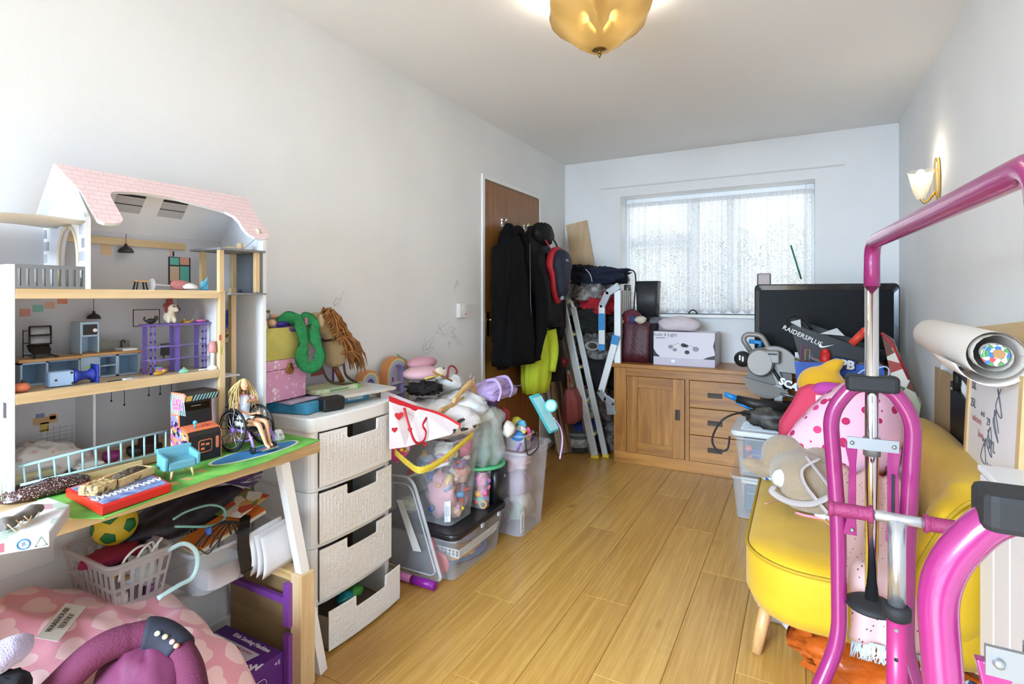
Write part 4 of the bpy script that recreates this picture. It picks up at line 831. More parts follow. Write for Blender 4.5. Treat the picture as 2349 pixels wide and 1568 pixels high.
# red game case under a carved box
def quad(ps_, z): return [V((p_.x, p_.y, z)) for p_ in [PZ(x, y, z) for x, y in ps_]]
zt = ZD + .0235
q4 = quad([(150, 1120), (315, 1066), (394, 1108), (232, 1162)], zt)
gc = thing('game_case', 'red plastic game case with blue printed cover on the desk edge', 'game case', (q4[0] + q4[2]) / 2 - V((0, 0, .02)))
obj('case', B().prism([q + V((0, 0, -.0205)) for q in q4], (0, 0, .0205)), mat('case_red', '#c32219', .3), gc, bevel=.003)
cc = sum(q4, V()) / 4; ins = [cc + (q - cc) * .90 for q in q4]
obj('cover_print', B().prism([q + V((0, 0, .0001)) for q in ins], (0, 0, .0006)), mat('cover_blue', '#4a5a94', .3, var='#8d97b8', vs=40), gc)
ex = (ins[2] - ins[3]).normalized(); ey = (ins[0] - ins[3]).normalized()
t0 = cc.lerp((ins[2] + ins[3]) / 2, .5) + V((0, 0, .0009)); obj('title_print', B().tube(spline([t0 + ex * (-.075 + .0063 * k) + ey * (.012 * (-1) ** k * (1 - .4 * (k % 3 == 0))) for k in range(25)], 3), .0019, 5), mat('cover_white', '#d9d5d0', .4), gc)
# leopard print carved box on the case
zb_ = ZD + .0245; p0, p1 = PZ(235, 1128, zb_ + .006), PZ(355, 1080, zb_ + .006)
wb = thing('carved_box', 'long light wooden toy crate with dark furry filling across the red case', 'toy box', (p0 + p1) / 2)
d = (p1 - p0); d.z = 0; L = d.length; d.normalize(); s_ = V((-d.y, d.x, 0)); 
if s_.x > 0: s_ = -s_
o_ = V((p0.x, p0.y, zb_)); wdm = wood('toy_box_wood', '#c9a468', '#e0c08a', 0, .5, 40, knots=False)
def bar(nm, o0, ln, wd, h, m_, par_): obj(nm, B().prism([o0, o0 + d * ln, o0 + d * ln + s_ * wd, o0 + s_ * wd], (0, 0, h)), m_, par_, bevel=.001)
bar('front_slat', o_ + d * .045, L - .045, .005, .019, wdm, wb); bar('back_slat', o_ + d * .045 + s_ * .042, L - .045, .005, .022, wdm, wb); bar('bottom', o_ + d * .045 + s_ * .005, L - .045, .037, .003, wdm, wb); bar('end_slat', o_ + d * (L - .006) + s_ * .005, .005, .037, .02, wdm, wb)
obj('filling', lump(o_ + d * (.045 + (L - .05) / 2) + s_ * .023 + V((0, 0, .016)), ((L - .055) / 2, .017, .012), 5, .2, 9, .25, 40, 14, True, math.atan2(d.y, d.x)), mat('fur_brown', '#6d5a45', .95, var='#2f2620', vs=120), wb)
bar('carved_block', o_ - d * .012, .05, .05, .022, mat('leopard_wood', '#d8b478', .6, var='#4a3320', vs=90), wb)
p_ = PX(340, 1098, -1.45); obj('crate_handle', B().tube(arc(o_ + d * (L * .62) - s_ * .001 + V((0, 0, .012)), .009, 180, 360, 8, 'yz'), .0012, 5), tb, wb)
# white lidded mini box
c = PZ(201, 1094, ZD + .003); mb = thing('mini_box', 'little white lidded toy chest in front of the mint fence', 'toy box', c); rm = Matrix.Translation(c) @ Matrix.Rotation(R(4), 4, 'Z')
obj('chest', B().cbox((0, 0, .013), (.032, .058, .026)).xf(rm), toyw, mb, bevel=.003); obj('lid', B().cbox((0, 0, .031), (.036, .062, .008)).xf(rm), toyw, mb, bevel=.003); obj('lid_handle', B().cbox((0, 0, .037), (.02, .04, .004)).xf(rm), toyw, mb, bevel=.001)
# sequinned pouch
sq = lump(PZ(110, 1118, ZD + .016), (.040, .085, .022), 8, .2, 4, .12, 40, 16, True, R(-6))
tag(obj('sequin_pouch', sq, spots('sequins', '#3c2422', '#a9877d', 260, .3, '#e9d6cf', .25)), 'crumpled dark rose sequinned pouch at the dollhouse left corner', 'pouch')
# white printed board game box with grey rolled cloth on top
zt = ZD + .026
q4 = quad([(-60, 1195), (110, 1140), (160, 1157), (113, 1222), (-60, 1250)], zt)
bg = thing('printed_box', 'white printed game box with red and blue marks at the near desk edge', 'box', V((q4[3].x - .05, q4[3].y - .05, ZD)))
obj('box', B().prism([q + V((0, 0, -.0255)) for q in q4], (0, 0, .0255)), mat('box_white', '#bdbbc1', .45), bg, bevel=.001)
obj('top_print', B().prism([q.lerp(sum(q4, V()) / 5, .04) + V((0, 0, .0002)) for q in q4], (0, 0, .0004)), patch('faded_map_print', ['#e4e1e2', '#dcd8da', '#d9cfd2', '#b58a8f', '#e2e0df', '#a9b3a2'], 26), bg)
fd = (q4[3] - q4[4]).normalized(); fn = V((0, 0, 1)).cross(fd); fn = fn if fn.x > 0 else -fn
for s, c_, nm in ((.025, '#3e6fa8', 'ring'), (.0, '#7fae86', 'triangle'), (.062, '#b04a58', 'square')):
    b_ = q4[3] - fd * (s * 1 + .012) + fn * .0003 + V((0, 0, -.013)); mk = mat('mark_' + nm, c_, .5)
    if nm == 'ring': obj('round_mark', B().tube([b_ + fd * .009 * math.cos(a) + V((0, 0, .009 * math.sin(a))) for a in [2 * PI * k / 20 for k in range(20)]], .0016, 5, True), mk, bg); text('8', .012, mk, frame(b_, fd, (0, 0, 1)), bg)
    elif nm == 'triangle': obj('triangle_mark', B().tube([b_ + fd * -.009 + V((0, 0, -.008)), b_ + fd * .009 + V((0, 0, -.008)), b_ + V((0, 0, .009))], .0013, 5, True), mk, bg)
    else: obj('square_mark', B().prism([b_ + fd * -.010 + V((0, 0, -.008)), b_ + fd * .01 + V((0, 0, -.008)), b_ + fd * .01 + V((0, 0, .008)), b_ + fd * -.01 + V((0, 0, .008))], fn * .0004), mk, bg)
c0, c1 = PZ(0, 1208, zt + .016), PZ(92, 1163, zt + .016)
rc = tag(obj('cloth_roll', B().tube([c0.lerp(c1, k / 10) + V((0, 0, .002 * math.sin(k * 1.7))) for k in range(11)], [.0105 + .0025 * math.sin(k * 1.1) for k in range(11)], 14), mat('taupe_cloth', '#756c64', .95, var='#5f5750', vs=60)), 'rolled taupe cloth lying on the white printed box', 'cloth')
pt = B()
for k in range(3): pt.tube(spline([c0.lerp(c1, .15 + .2 * k) + V((.016, -.004, .004)), c0.lerp(c1, .25 + .2 * k) + V((.028, 0, -.012)), c0.lerp(c1, .4 + .2 * k) + V((.018, .004, .0))], 5), .0012, 5)
tag(obj('raffia_tie', pt, mat('raffia', '#caa77c', .8)), 'loose tan raffia string in front of the taupe cloth roll', 'string')
c = PZ(640, 1008, ZD + .0025); wv = thing('toy_camera', 'small white plastic wedge toy behind the doll wheelchair', 'toy', c)
obj('wedge', B().prism([c + V((-.014, -.012, .0)), c + V((.014, -.012, 0)), c + V((.014, -.012, .010)), c + V((-.004, -.012, .032)), c + V((-.014, -.012, .032))], (0, .024, 0)), toyw, wv, bevel=.002); obj('lens', B().cyl(c + V((.008, 0, .016)), c + V((.012, 0, .018)), .006, n=10), mat('grey_print', '#b9bbbd', .4), wv)
# ================================================================ FASHION DOLL IN A TOY WHEELCHAIR
zg = ZD + .0032; wx = -1.512; yl, yr = 1.012, 1.108
wc = thing('toy_wheelchair', 'black and purple toy wheelchair with spoked wheels on the play mat', 'toy wheelchair', (-1.48, 1.06, zg))
rub = mat('toy_tyre', '#17161a', .5); lil = mat('toy_lilac', '#9a78c8', .4); sil = mat('toy_chrome', '#c9cbd0', .2, .9)
RW = .064
for y, s in ((yl, -1), (yr, 1)):
    c = Vector((wx, y, zg + RW)); tilt = s * .006
    wh = obj('wheel', B().tube([c + Vector((RW * .95 * math.cos(a), -tilt * math.sin(a), RW * .95 * math.sin(a))) for a in [2 * PI * k / 36 for k in range(36)]], .0042, 8, True), rub, wc)
    obj('push_rim', B().tube([c + Vector((RW * .82 * math.cos(a), s * .006 - tilt * .85 * math.sin(a), RW * .82 * math.sin(a))) for a in [2 * PI * k / 32 for k in range(32)]], .0016, 6, True), sil, wh)
    spk = B()
    for k in range(12): a = 2 * PI * k / 12; spk.tube([c, c + Vector((RW * .92 * math.cos(a), -tilt * .9 * math.sin(a), RW * .92 * math.sin(a)))], .0011, 5)
    obj('spokes', spk, sil, wh); obj('hub', B().cyl(c + Vector((0, -.004, 0)), c + Vector((0, .004, 0)), .008, n=12), lil, wh)
    cf = Vector((-1.434, yl + .012 if s < 0 else yr - .012, zg + .0115))
    cw = obj('caster', B().lathe([(.0085, -.004), (.0115, -.003), (.0115, .003), (.0085, .004)], cf, 16, axis=1), rub, wc)
    obj('caster_fork', B().tube(spline([cf + Vector((0, 0, .002)), cf + Vector((.002, 0, .016)), cf + Vector((-.004, 0, .03)), cf + Vector((-.014, 0, .042))], 5), .0035, 8), lil, cw)
    obj('side_frame', B().tube(fillet([(-1.535, cf.y, zg + .062), (-1.45, cf.y, zg + .064), (-1.438, cf.y, zg + .035), (-1.425, cf.y, zg + .012)], .02), .003, 8).tube(fillet([(-1.53, cf.y, zg + .03), (-1.455, cf.y, zg + .036), (-1.436, cf.y, zg + .05)], .02), .0026, 8), lil, wc)
    obj('armrest', B().tube(fillet([(-1.54, cf.y, zg + .09), (-1.50, cf.y, zg + .094), (-1.46, cf.y, zg + .088)], .01), .004, 8), rub, wc)
    obj('push_handle', B().tube(fillet([(-1.545, cf.y, zg + .06), (-1.55, cf.y, zg + .125), (-1.562, cf.y, zg + .128)], .01), .003, 8), rub, wc)
ys0, ys1 = yl + .016, yr - .016
obj('seat', B().box((-1.545, ys0, zg + .060), (-1.448, ys1, zg + .067)), rub, wc, bevel=.003)
obj('backrest', B().box((-1.552, ys0, zg + .067), (-1.546, ys1, zg + .125)), rub, wc, bevel=.003)
obj('footrest', B().box((-1.425, ys0 + .004, zg + .010), (-1.398, ys1 - .004, zg + .013)), sil, wc, bevel=.001)
obj('axle', B().cyl((wx, yl, zg + RW), (wx, yr, zg + RW), .002, n=6), sil, wc)
# the doll
ym = (yl + yr) / 2 - .003; z0 = zg + .078
dl = thing('fashion_doll', 'blonde fashion doll in white top sitting in the toy wheelchair', 'doll', (-1.51, ym, z0 - .01))
skn = mat('doll_skin', '#d39a72', .45)
V = Vector
vs_ = [V((-1.518, ym, z0 + .006)), V((-1.522, ym, z0 + .035)), V((-1.525, ym - .001, z0 + .068)), V((-1.524, ym - .002, z0 + .086)), V((-1.520, ym - .003, z0 + .098)),
       V((-1.515, ym - .013, z0 + .004)), V((-1.445, ym - .004, z0 + .004)), V((-1.418, ym + .002, z0 - .058)), V((-1.404, ym + .004, z0 - .064)),
       V((-1.515, ym + .013, z0 + .004)), V((-1.448, ym + .022, z0 + .008)), V((-1.424, ym + .018, z0 - .056)), V((-1.410, ym + .018, z0 - .063)),
       V((-1.522, ym - .022, z0 + .076)), V((-1.515, ym - .030, z0 + .044)), V((-1.485, ym - .006, z0 + .030)), V((-1.474, ym + .010, z0 + .032)),
       V((-1.522, ym + .020, z0 + .077)), V((-1.508, ym + .040, z0 + .058)), V((-1.492, ym + .012, z0 + .068)), V((-1.490, ym - .006, z0 + .070))]
es = [(0, 1), (1, 2), (2, 3), (3, 4), (0, 5), (5, 6), (6, 7), (7, 8), (0, 9), (9, 10), (10, 11), (11, 12), (2, 13), (13, 14), (14, 15), (15, 16), (2, 17), (17, 18), (18, 19), (19, 20)]
rd = [.013, .010, .012, .006, .0055, .011, .0085, .005, .0042, .011, .0085, .005, .0042, .0058, .0048, .0036, .0034, .0058, .0048, .0036, .0034]
body = skin('body', vs_, es, rd, skn, dl)
for hp, s in ((vs_[16], -1), (vs_[20], 1)):
    for k in range(4): obj('finger', B().tube([hp + V((0, 0, .002 - .0016 * k)), hp + V((.006 if s < 0 else .0015, .005 if s < 0 else -.007, .0018 - .0016 * k)), hp + V((.008 if s < 0 else 0, .009 if s < 0 else -.011, -.001 - .0014 * k))], [.0012, .0011, .0008], 6), skn, body)
    obj('thumb', B().tube([hp + V((-.001, 0, .002)), hp + V((.003, .002 * -s, .006)), hp + V((.005, .004 * -s, .0075))], [.0013, .0012, .0009], 6), skn, body)
hc = V((-1.514, ym - .004, z0 + .117))
hd = obj('head', B().ball(hc, (.0125, .0115, .0165), 18, 12).ball(hc + V((.003, 0, -.008)), (.009, .0085, .009), 14, 8).ball(hc + V((.0128, -.001, -.0015)), (.0018, .0015, .003), 8, 6), skn, dl)
for s in (-1, 1):
    e = hc + V((.0112, s * .0045 - .001, .0022)); ey_ = obj('eye', B().ball(e, (.001, .0019, .0011), 10, 6), mat('doll_eye_white', '#f2efec', .3), hd); obj('iris', B().ball(e + V((.0007, 0, 0)), (.0006, .0009, .0009), 8, 6), mat('doll_iris', '#3f6f9c', .3), ey_)
    obj('eyebrow', B().tube([e + V((.0006, -.0018, .0032)), e + V((.0008, .0018, .0036))], .0003, 4), mat('doll_brow', '#8a6a3e', .6), hd); obj('ear', B().ball(hc + V((-.001, s * .0117, -.001)), (.002, .0012, .003), 8, 6), skn, hd)
obj('lips', B().ball(hc + V((.0112, -.001, -.0078)), (.0011, .0028, .0009), 10, 6), mat('doll_lips', '#c8526a', .4), hd)
hm = mat('doll_hair', '#dcc48c', .5, var='#c8a968', vs=160); hr = B()
hr.ball(hc + V((-.0035, 0, .004)), (.0135, .0138, .0162), 18, 12)
random.seed(5)
for k in range(110):
    a = random.uniform(PI * .42, PI * 1.58); r0 = .0125; st_ = hc + V((r0 * math.cos(a) - .002, r0 * math.sin(a), random.uniform(.004, .016))); ln = random.uniform(.05, .088)
    sidev = V((math.cos(a), math.sin(a) * 1.25, 0)) * random.uniform(.004, .016)
    hr.tube(spline([st_, st_ + sidev + V((-.002, 0, -ln * .35)), st_ + sidev * 1.5 + V((random.uniform(-.004, .008), random.uniform(-.004, .004), -ln * .7)), st_ + sidev * 1.5 + V((random.uniform(-.004, .01), random.uniform(-.005, .005), -ln))], 3), [.0018] * 6 + [.0016, .0013, .001, .0004], 4)
hair = stuff(obj('hair', hr, hm, dl))
wt = mat('doll_top', '#e2e2ea', .7, var='#b9c4e0', vs=70)
def ring(c, rx, ry, n=20): return [V((c[0] + rx * math.cos(2 * PI * k / n), c[1] + ry * math.sin(2 * PI * k / n), c[2])) for k in range(n)]
tp = B().rings([ring((-1.520, ym, z0 + .012), .0175, .0195), ring((-1.521, ym, z0 + .03), .0135, .0155), ring((-1.520, ym - .001, z0 + .052), .0155, .0175), ring((-1.519, ym - .001, z0 + .064), .017, .0185), ring((-1.522, ym - .002, z0 + .078), .0135, .018), ring((-1.523, ym - .002, z0 + .088), .008, .010)], cap=False)
obj('top', tp, wt, dl)
for s in (13, 17): obj('sleeve', B().tube([vs_[s] + V((0, 0, .005)), vs_[s].lerp(vs_[s + 1], .45)], [.0085, .0085], 14, cap=False), mat('doll_sleeve_pink', '#e3a9b4', .7), dl)
obj('collar', B().tube(ring((-1.521, ym - .002, z0 + .087), .0085, .0095), .0018, 6, True), mat('doll_collar', '#e58aa8', .6), dl)
sk = B()
for s, (i, j) in ((-1, (5, 6)), (1, (9, 10))): a, b_ = vs_[i], vs_[j]; sk.tube([a + V((-.012, 0, 0)), a.lerp(b_, .15), a.lerp(b_, .42)], [.0155, .0145, .0148], 16, cap=False)
sk.rings([ring((-1.520, ym, z0 + .0), .018, .022), ring((-1.520, ym, z0 + .02), .016, .018)], cap=False)
obj('shorts', sk, mat('doll_shorts', '#e6e2d6', .8, var='#cfd8c4', vs=80), dl)
# ================================================================ UNDER THE DESK
def T(nm, label, cat, loc, parts, group=None):
    t_ = thing(nm, label, cat, loc, group)
    for q in parts:
        o = obj(q[0], q[1], q[2], t_, *(q[3:4]))
    return t_
# fleece blanket heap
m, nt, p = newmat('heart_fleece'); p.inputs['Roughness'].default_value = .95; p.inputs['Sheen Weight'].default_value = .3
tc = nd(nt, 'ShaderNodeTexCoord'); sx_ = nd(nt, 'ShaderNodeSeparateXYZ'); nt.links.new(tc.outputs['UV'], sx_.inputs[0])
def mth(op, a, b=None, c=None):
    n = nd(nt, 'ShaderNodeMath', operation=op)
    for i, q in enumerate((a, b, c)):
        if q is None: continue
        if hasattr(q, 'is_output'): nt.links.new(q, n.inputs[i])
        else: n.inputs[i].default_value = q
    return n.outputs[0]
S_ = .088
v_ = mth('DIVIDE', sx_.outputs[1], S_); row = mth('FLOOR', v_); off = mth('MULTIPLY', mth('MODULO', row, 2.0), .5)
u_ = mth('ADD', mth('DIVIDE', sx_.outputs[0], S_), off)
hx = mth('MULTIPLY', mth('SUBTRACT', mth('FRACT', u_), .5), 2.9); hy = mth('MULTIPLY', mth('SUBTRACT', mth('FRACT', v_), .5), 2.9)
x2 = mth('MULTIPLY', hx, hx); y2 = mth('MULTIPLY', hy, hy); q_ = mth('SUBTRACT', mth('ADD', x2, y2), 1.0)
ht = mth('LESS_THAN', mth('SUBTRACT', mth('MULTIPLY', mth('MULTIPLY', q_, q_), q_), mth('MULTIPLY', mth('MULTIPLY', x2, y2), hy)), 0.0)
mx = nd(nt, 'ShaderNodeMix', data_type='RGBA'); nt.links.new(ht, mx.inputs['Factor']); mx.inputs[6].default_value = lin('#d9919e'); mx.inputs[7].default_value = lin('#e6bcbb'); nt.links.new(mx.outputs[2], p.inputs['Base Color'])
fleece = m
def heapz(x, y):
    ux = (x + 1.48) / .37; uy = (y - .58) / .37; r2 = (abs(ux) ** 4 + abs(uy) ** 3.4)
    h = max(0, 1 - r2) ** .42
    f = .035 * nz((x, y, 0), 5, 2) + .022 * (1 - 2 * abs(nz((x, y, 0), 8.5, 4))) + .010 * nz((x, y, 0), 16, 1)
    dent = -.075 * math.exp(-(((x + 1.64) / .17) ** 2 + ((y - .77) / .12) ** 2))
    return max(.004, h * (.43 + .085 / (1 + math.exp((x + 1.52) / .05)) + f) + dent * h)
gx, gy = 60, 64
bl = B().grid(lambda u, v: (-1.82 + .78 * u, .22 + .80 * v, heapz(-1.82 + .78 * u, .22 + .80 * v)), gx, gy)
me = bl.mesh('fleece'); uvl = me.uv_layers.new(name='UVMap')
for lp_ in me.loops: co = me.vertices[lp_.vertex_index].co; uvl.data[lp_.index].uv = ((co.x * .8 - co.z * .75) + .03, co.y)
blk_ = thing('fleece_blanket', 'big heap of pink fleece blanket with pale hearts under the desk', 'blanket', (-1.5, .6, 0))
o = obj('blanket_cloth', me, fleece, None); par(o, blk_)
tg = PX(146, 1436, -1.30); tz = heapz(-1.42, .47)
def onheap(x, y):
    for k in range(60):
        d = .8 + k * .02; q = PD(x, y, d)
        if q.z < heapz(q.x, q.y): return q
    return PD(x, y, 1.2)
a, b_ = onheap(112, 1478), onheap(178, 1398); n_ = (onheap(160, 1452) - onheap(125, 1420)); dx = (b_ - a).normalized(); ct = (a + b_) / 2 + V((.012, -.008, .020)); up_ = n_ - dx * n_.dot(dx); up_.normalize()
L_ = (b_ - a).length; W_ = .022
obj('label_tag', B().prism([ct - dx * L_ / 2 - up_ * W_, ct + dx * L_ / 2 - up_ * W_, ct + dx * L_ / 2 + up_ * W_, ct - dx * L_ / 2 + up_ * W_], dx.cross(up_) * .001), mat('label_satin', '#cfc8bd', .5), blk_)
nn = dx.cross(up_); sgn = 1 if nn.dot(O3 - ct) > 0 else -1
fx, fy = (dx, up_) if sgn > 0 else (dx, -up_)
lt = mat('label_ink', '#4d463f', .7)
text('TEXTILE', .0145, lt, frame(ct + nn * sgn * .0022 - up_ * .008 * sgn, fx, fy), blk_); text('WAREHOUSE', .0145, lt, frame(ct + nn * sgn * .0022 + up_ * .009 * sgn, fx, fy), blk_)
# magenta quilted bag with navy padded handle
mag = mat('magenta_cloth', '#571634', .85, bump=.25, bs=220); nav = mat('navy_cloth', '#171827', .8)
hp = spline([PD(110, 1600, 1.06), PD(215, 1500, 1.10), PD(300, 1462, 1.14), PD(355, 1455, 1.16), PD(400, 1480, 1.16), PD(432, 1530, 1.13), PD(446, 1600, 1.08)], 8)
hb = thing('magenta_bag', 'magenta quilted bag with navy padded handle at the near edge', 'bag', PD(300, 1560, 1.12) - V((0, 0, .1)))
obj('handle', B().tube(hp, [.030 if i < 16 else .028 for i in range(len(hp))], 16), mag, hb)
obj('padded_grip', B().tube(hp[20:36], [.031] + [.034] * 14 + [.031], 16), nav, hb)
for k, c_ in ((25, '#c9d4b0'), (28, '#d9c489'), (31, '#d6a8a4'), (33, '#c98a70')): q = hp[k] + (O3 - hp[k]).normalized() * .034 + V((0, 0, .004)); obj('charm', B().ball(q, (.006, .006, .005), 10, 6), mat('charm_' + c_, c_, .4), hb)
obj('bag_body', lump(PD(335, 1590, 1.14), (.105, .10, .10), 14, .25, 3, .10, 36, 18, False), mat('magenta_lining', '#5c183c', .75), hb)
tag(obj('fuzzy_slipper', lump(PD(12, 1500, 1.02), (.052, .034, .024), 6, .15, 3, .08, 28, 14, False, R(-55)), mat('lilac_fur', '#b9a9c9', .98, bump=.6, bs=300, sheen=.6)), 'fuzzy lilac slipper at the left edge on the blanket', 'slipper')
tag(obj('black_sock', lump(PD(5, 1580, 1.0), (.045, .04, .025), 9, .3, 3, .15, 20, 12, False), mat('black_knit', '#17151a', .95)), 'small black crumpled sock in the bottom left corner', 'sock')
# translucent basket with slots
bkp = plastic('frosted_basket', '#cfc5c4', .38, .35)
x0, x1, y0, y1, zb, zt = -1.775, -1.525, .695, .845, .425, .555
bs_ = thing('plastic_basket', 'frosted plastic basket full of odds and ends on the pink blanket', 'basket', ((x0 + x1) / 2, .77, zb))
def side(p, q, r, s, n, nm='side', slots=True):
    """panel p-q bottom, r-s top with n upright slots"""
    b = B(); f = lambda u, v: (V(p).lerp(V(q), u)).lerp(V(s).lerp(V(r), u), v); nr = (V(q) - V(p)).cross(V(s) - V(p)).normalized() * .0025
    def strip(u0, v0, u1, v1): b.prism([f(u0, v0), f(u1, v0), f(u1, v1), f(u0, v1)], nr)
    strip(0, 0, 1, .16); strip(0, .84, 1, 1); strip(0, .46, 1, .54)
    for k in range(n + 1): u = k / n; strip(max(0, u - .22 / n), .16, min(1, u + .22 / n), .46); strip(max(0, u - .22 / n), .54, min(1, u + .22 / n), .84)
    return b
cb = [(x0 + .02, y0 + .02, zb), (x1 - .02, y0 + .02, zb), (x1 - .02, y1 - .02, zb), (x0 + .02, y1 - .02, zb)]; ctp = [(x0, y0, zt), (x1, y0, zt), (x1, y1, zt), (x0, y1, zt)]
for i in range(4): j = (i + 1) % 4; obj('side', side(cb[i], cb[j], ctp[j], ctp[i], 9 if i % 2 == 0 else 6), bkp, bs_)
obj('bottom', B().prism(cb, (0, 0, .003)), bkp, bs_); obj('rim', B().tube([V((a + (x0 + x1) / 2, b + (y0 + y1) / 2, zt)) for a, b in rrect(x1 - x0 + .008, y1 - y0 + .008, .025, 4)], .006, 8, True), bkp, bs_)
# football in the back of the basket
fb = thing('toy_football', 'yellow and green toy football in the frosted basket', 'ball', (-1.70, .785, .54)); fc = V((-1.70, .785, .600)); fr_ = .055
obj('ball', B().ball(fc, fr_, 32, 20), mat('ball_yellow', '#d2b12a', .5), fb)
gr = (1 + 5 ** .5) / 2
for s1 in (-1, 1):
    for s2 in (-1, 1):
        for v in ((0, s1, s2 * gr), (s1, s2 * gr, 0), (s2 * gr, 0, s1)):
            nrm_ = (Matrix.Rotation(.5, 3, 'Y') @ Matrix.Rotation(.35, 3, 'Z') @ V(v)).normalized(); tn = nrm_.orthogonal().normalized(); bt_ = nrm_.cross(tn)
            pr = lambda a: math.cos(PI / 5) / math.cos((a % (2 * PI / 5)) - PI / 5)
            rg = [[fc + (nrm_ + (tn * math.cos(a) + bt_ * math.sin(a)) * .40 * s_ * pr(a)).normalized() * fr_ * 1.006 for a in [2 * PI * k / 20 for k in range(20)]] for s_ in (1, .7, .4, .05)]
            obj('pentagon_patch', B().rings(rg), mat('ball_green', '#1f6b35', .5), fb)
cw = mat('white_cable', '#e4dfdc', .5); random.seed(9)
T('picture_board', 'light wooden picture board lying in the frosted basket', 'picture', (-1.62, .77, .46), [('frame_board', B().box((-1.70, .73, .50), (-1.55, .81, .508)), wood('frame_wood', '#7d6038', '#9b7c4c', 0, .5, 40, knots=False)), ('mount', B().box((-1.68, .745, .508), (-1.57, .795, .510)), mat('brown_card', '#4a3826', .8))])
tag(obj('hair_wrap', lump((-1.66, .765, .535), (.055, .075, .018), 4, .3, 4, .2, 28, 12, False), mat('crimson_cloth', '#8c1a3c', .8)), 'crimson cloth hair wrap beneath the football', 'cloth')
ccb = B()
for k in range(3):
    ccb.tube(spline([V((-1.56, .73 + .03 * k, .50)), V((-1.545, .735 + .035 * k, .555)), V((-1.55, .77 + .03 * k, .575)), V((-1.57, .81 + .01 * k, .555)), V((-1.56, .815, .50))], 7), .0032, 7)
tag(obj('white_cable', ccb, cw), 'looped white charging cable on top of the frosted basket', 'cable')
tag(obj('crumpled_film', lump((-1.575, .79, .495), (.035, .045, .05), 7, .4, 5, .2, 20, 12), plastic('crinkled_film', '#e8f0ee', .5, .1)), 'crinkled clear plastic film inside the frosted basket', 'plastic film')
for k, (y_, z_, c_, lab) in enumerate(((.735, .45, '#d9d2cc', 'white plastic clip low in the frosted basket front'), (.80, .45, '#6f3f74', 'small purple toy low in the frosted basket front'), (.77, .462, '#5d5148', 'small dark charger in the middle of the frosted basket'))):
    T('basket_oddment', lab, 'trinket', (-1.56, y_, z_ - .02), [('body', B().rbox((-1.56, y_, z_), (.03, .026, .034), .008), mat('odd_' + c_, c_, .4)), ('knob', B().ball((-1.543, y_, z_ + .006), .006, 8, 6), mat('odd_' + c_, c_))])
# clear box of papers beside it
x0, x1, y0, y1, zb, zt = -1.775, -1.50, .895, 1.165, .375, .505
clear = plastic('clear_box', '#dfe3e6', .24, .15)
def tub(nm, label, x0, x1, y0, y1, zb, zt, tp=.02, mm_=None, rim=.006, group=None, r=.03, cat='box'):
    mm_ = mm_ or clear; cx, cy = (x0 + x1) / 2, (y0 + y1) / 2; w_, l_ = x1 - x0, y1 - y0; t_ = thing(nm, label, cat, (cx, cy, zb), group)
    ring_ = lambda w, l, z: [V((cx + a, cy + b, z)) for a, b in rrect(w, l, r, 4)]
    wl = B().rings([ring_(w_ - 2 * tp, l_ - 2 * tp, zb), ring_(w_, l_, zt)], cap=False, smooth=False).rings([ring_(w_ - 2 * tp - .004, l_ - 2 * tp - .004, zb), ring_(w_ - .004, l_ - .004, zt)], cap=False, smooth=False)
    obj('wall', wl, mm_, t_); obj('base', B().prism(ring_(w_ - 2 * tp, l_ - 2 * tp, zb), (0, 0, .003)), mm_, t_)
    obj('rim', B().tube(ring_(w_ + .012, l_ + .012, zt), rim, 6, True), mm_, t_); return t_
tub('clear_paper_box', 'clear plastic box with paper and books beside the frosted basket', x0, x1, y0, y1, zb, zt)
tag(obj('inner_tub', B().rings([[V((-1.55 + a, .99 + b, z)) for a, b in rrect(w, w * 1.2, .03, 4)] for w, z in ((.09, .385), (.10, .45), (.102, .45))], cap=False), mat('milky_plastic', '#dcd8da', .4, alpha=.75)), 'milky plastic tub inside the clear paper box', 'tub')
def sheet(nm, label, cat, pts, th, m_, tagit=True):
    n_ = (pts[1] - pts[0]).cross(pts[-1] - pts[0]).normalized(); o = obj(nm, B().prism(pts, n_ * th), m_)
    return tag(o, label, cat)
bo = [V((-1.60, .90, .523)), V((-1.52, .905, .508)), V((-1.53, 1.14, .548)), V((-1.62, 1.135, .568))]
t_ = thing('orange_book', 'orange covered activity book lying on the clear paper box', 'book', bo[0]); nb_ = (bo[1] - bo[0]).cross(bo[3] - bo[0]).normalized()
obj('cover', B().prism(bo, nb_ * .003), mat('book_orange', '#d4792c', .4, var='#c9652a', vs=12), t_); obj('pages', B().prism([q - nb_ * .012 for q in bo], nb_ * .0118), mat('book_pages', '#d8d2b8', .8), t_)
sheet('magazine', 'red and green printed magazine at the back of the orange book', 'magazine', [V((-1.64, 1.02, .555)), V((-1.53, 1.05, .555)), V((-1.545, 1.165, .583)), V((-1.66, 1.16, .59))], .003, patch('mag_print', ['#b5472f', '#d8c9b0', '#6f7f4a', '#c99a5a', '#e3dcd0'], 30))
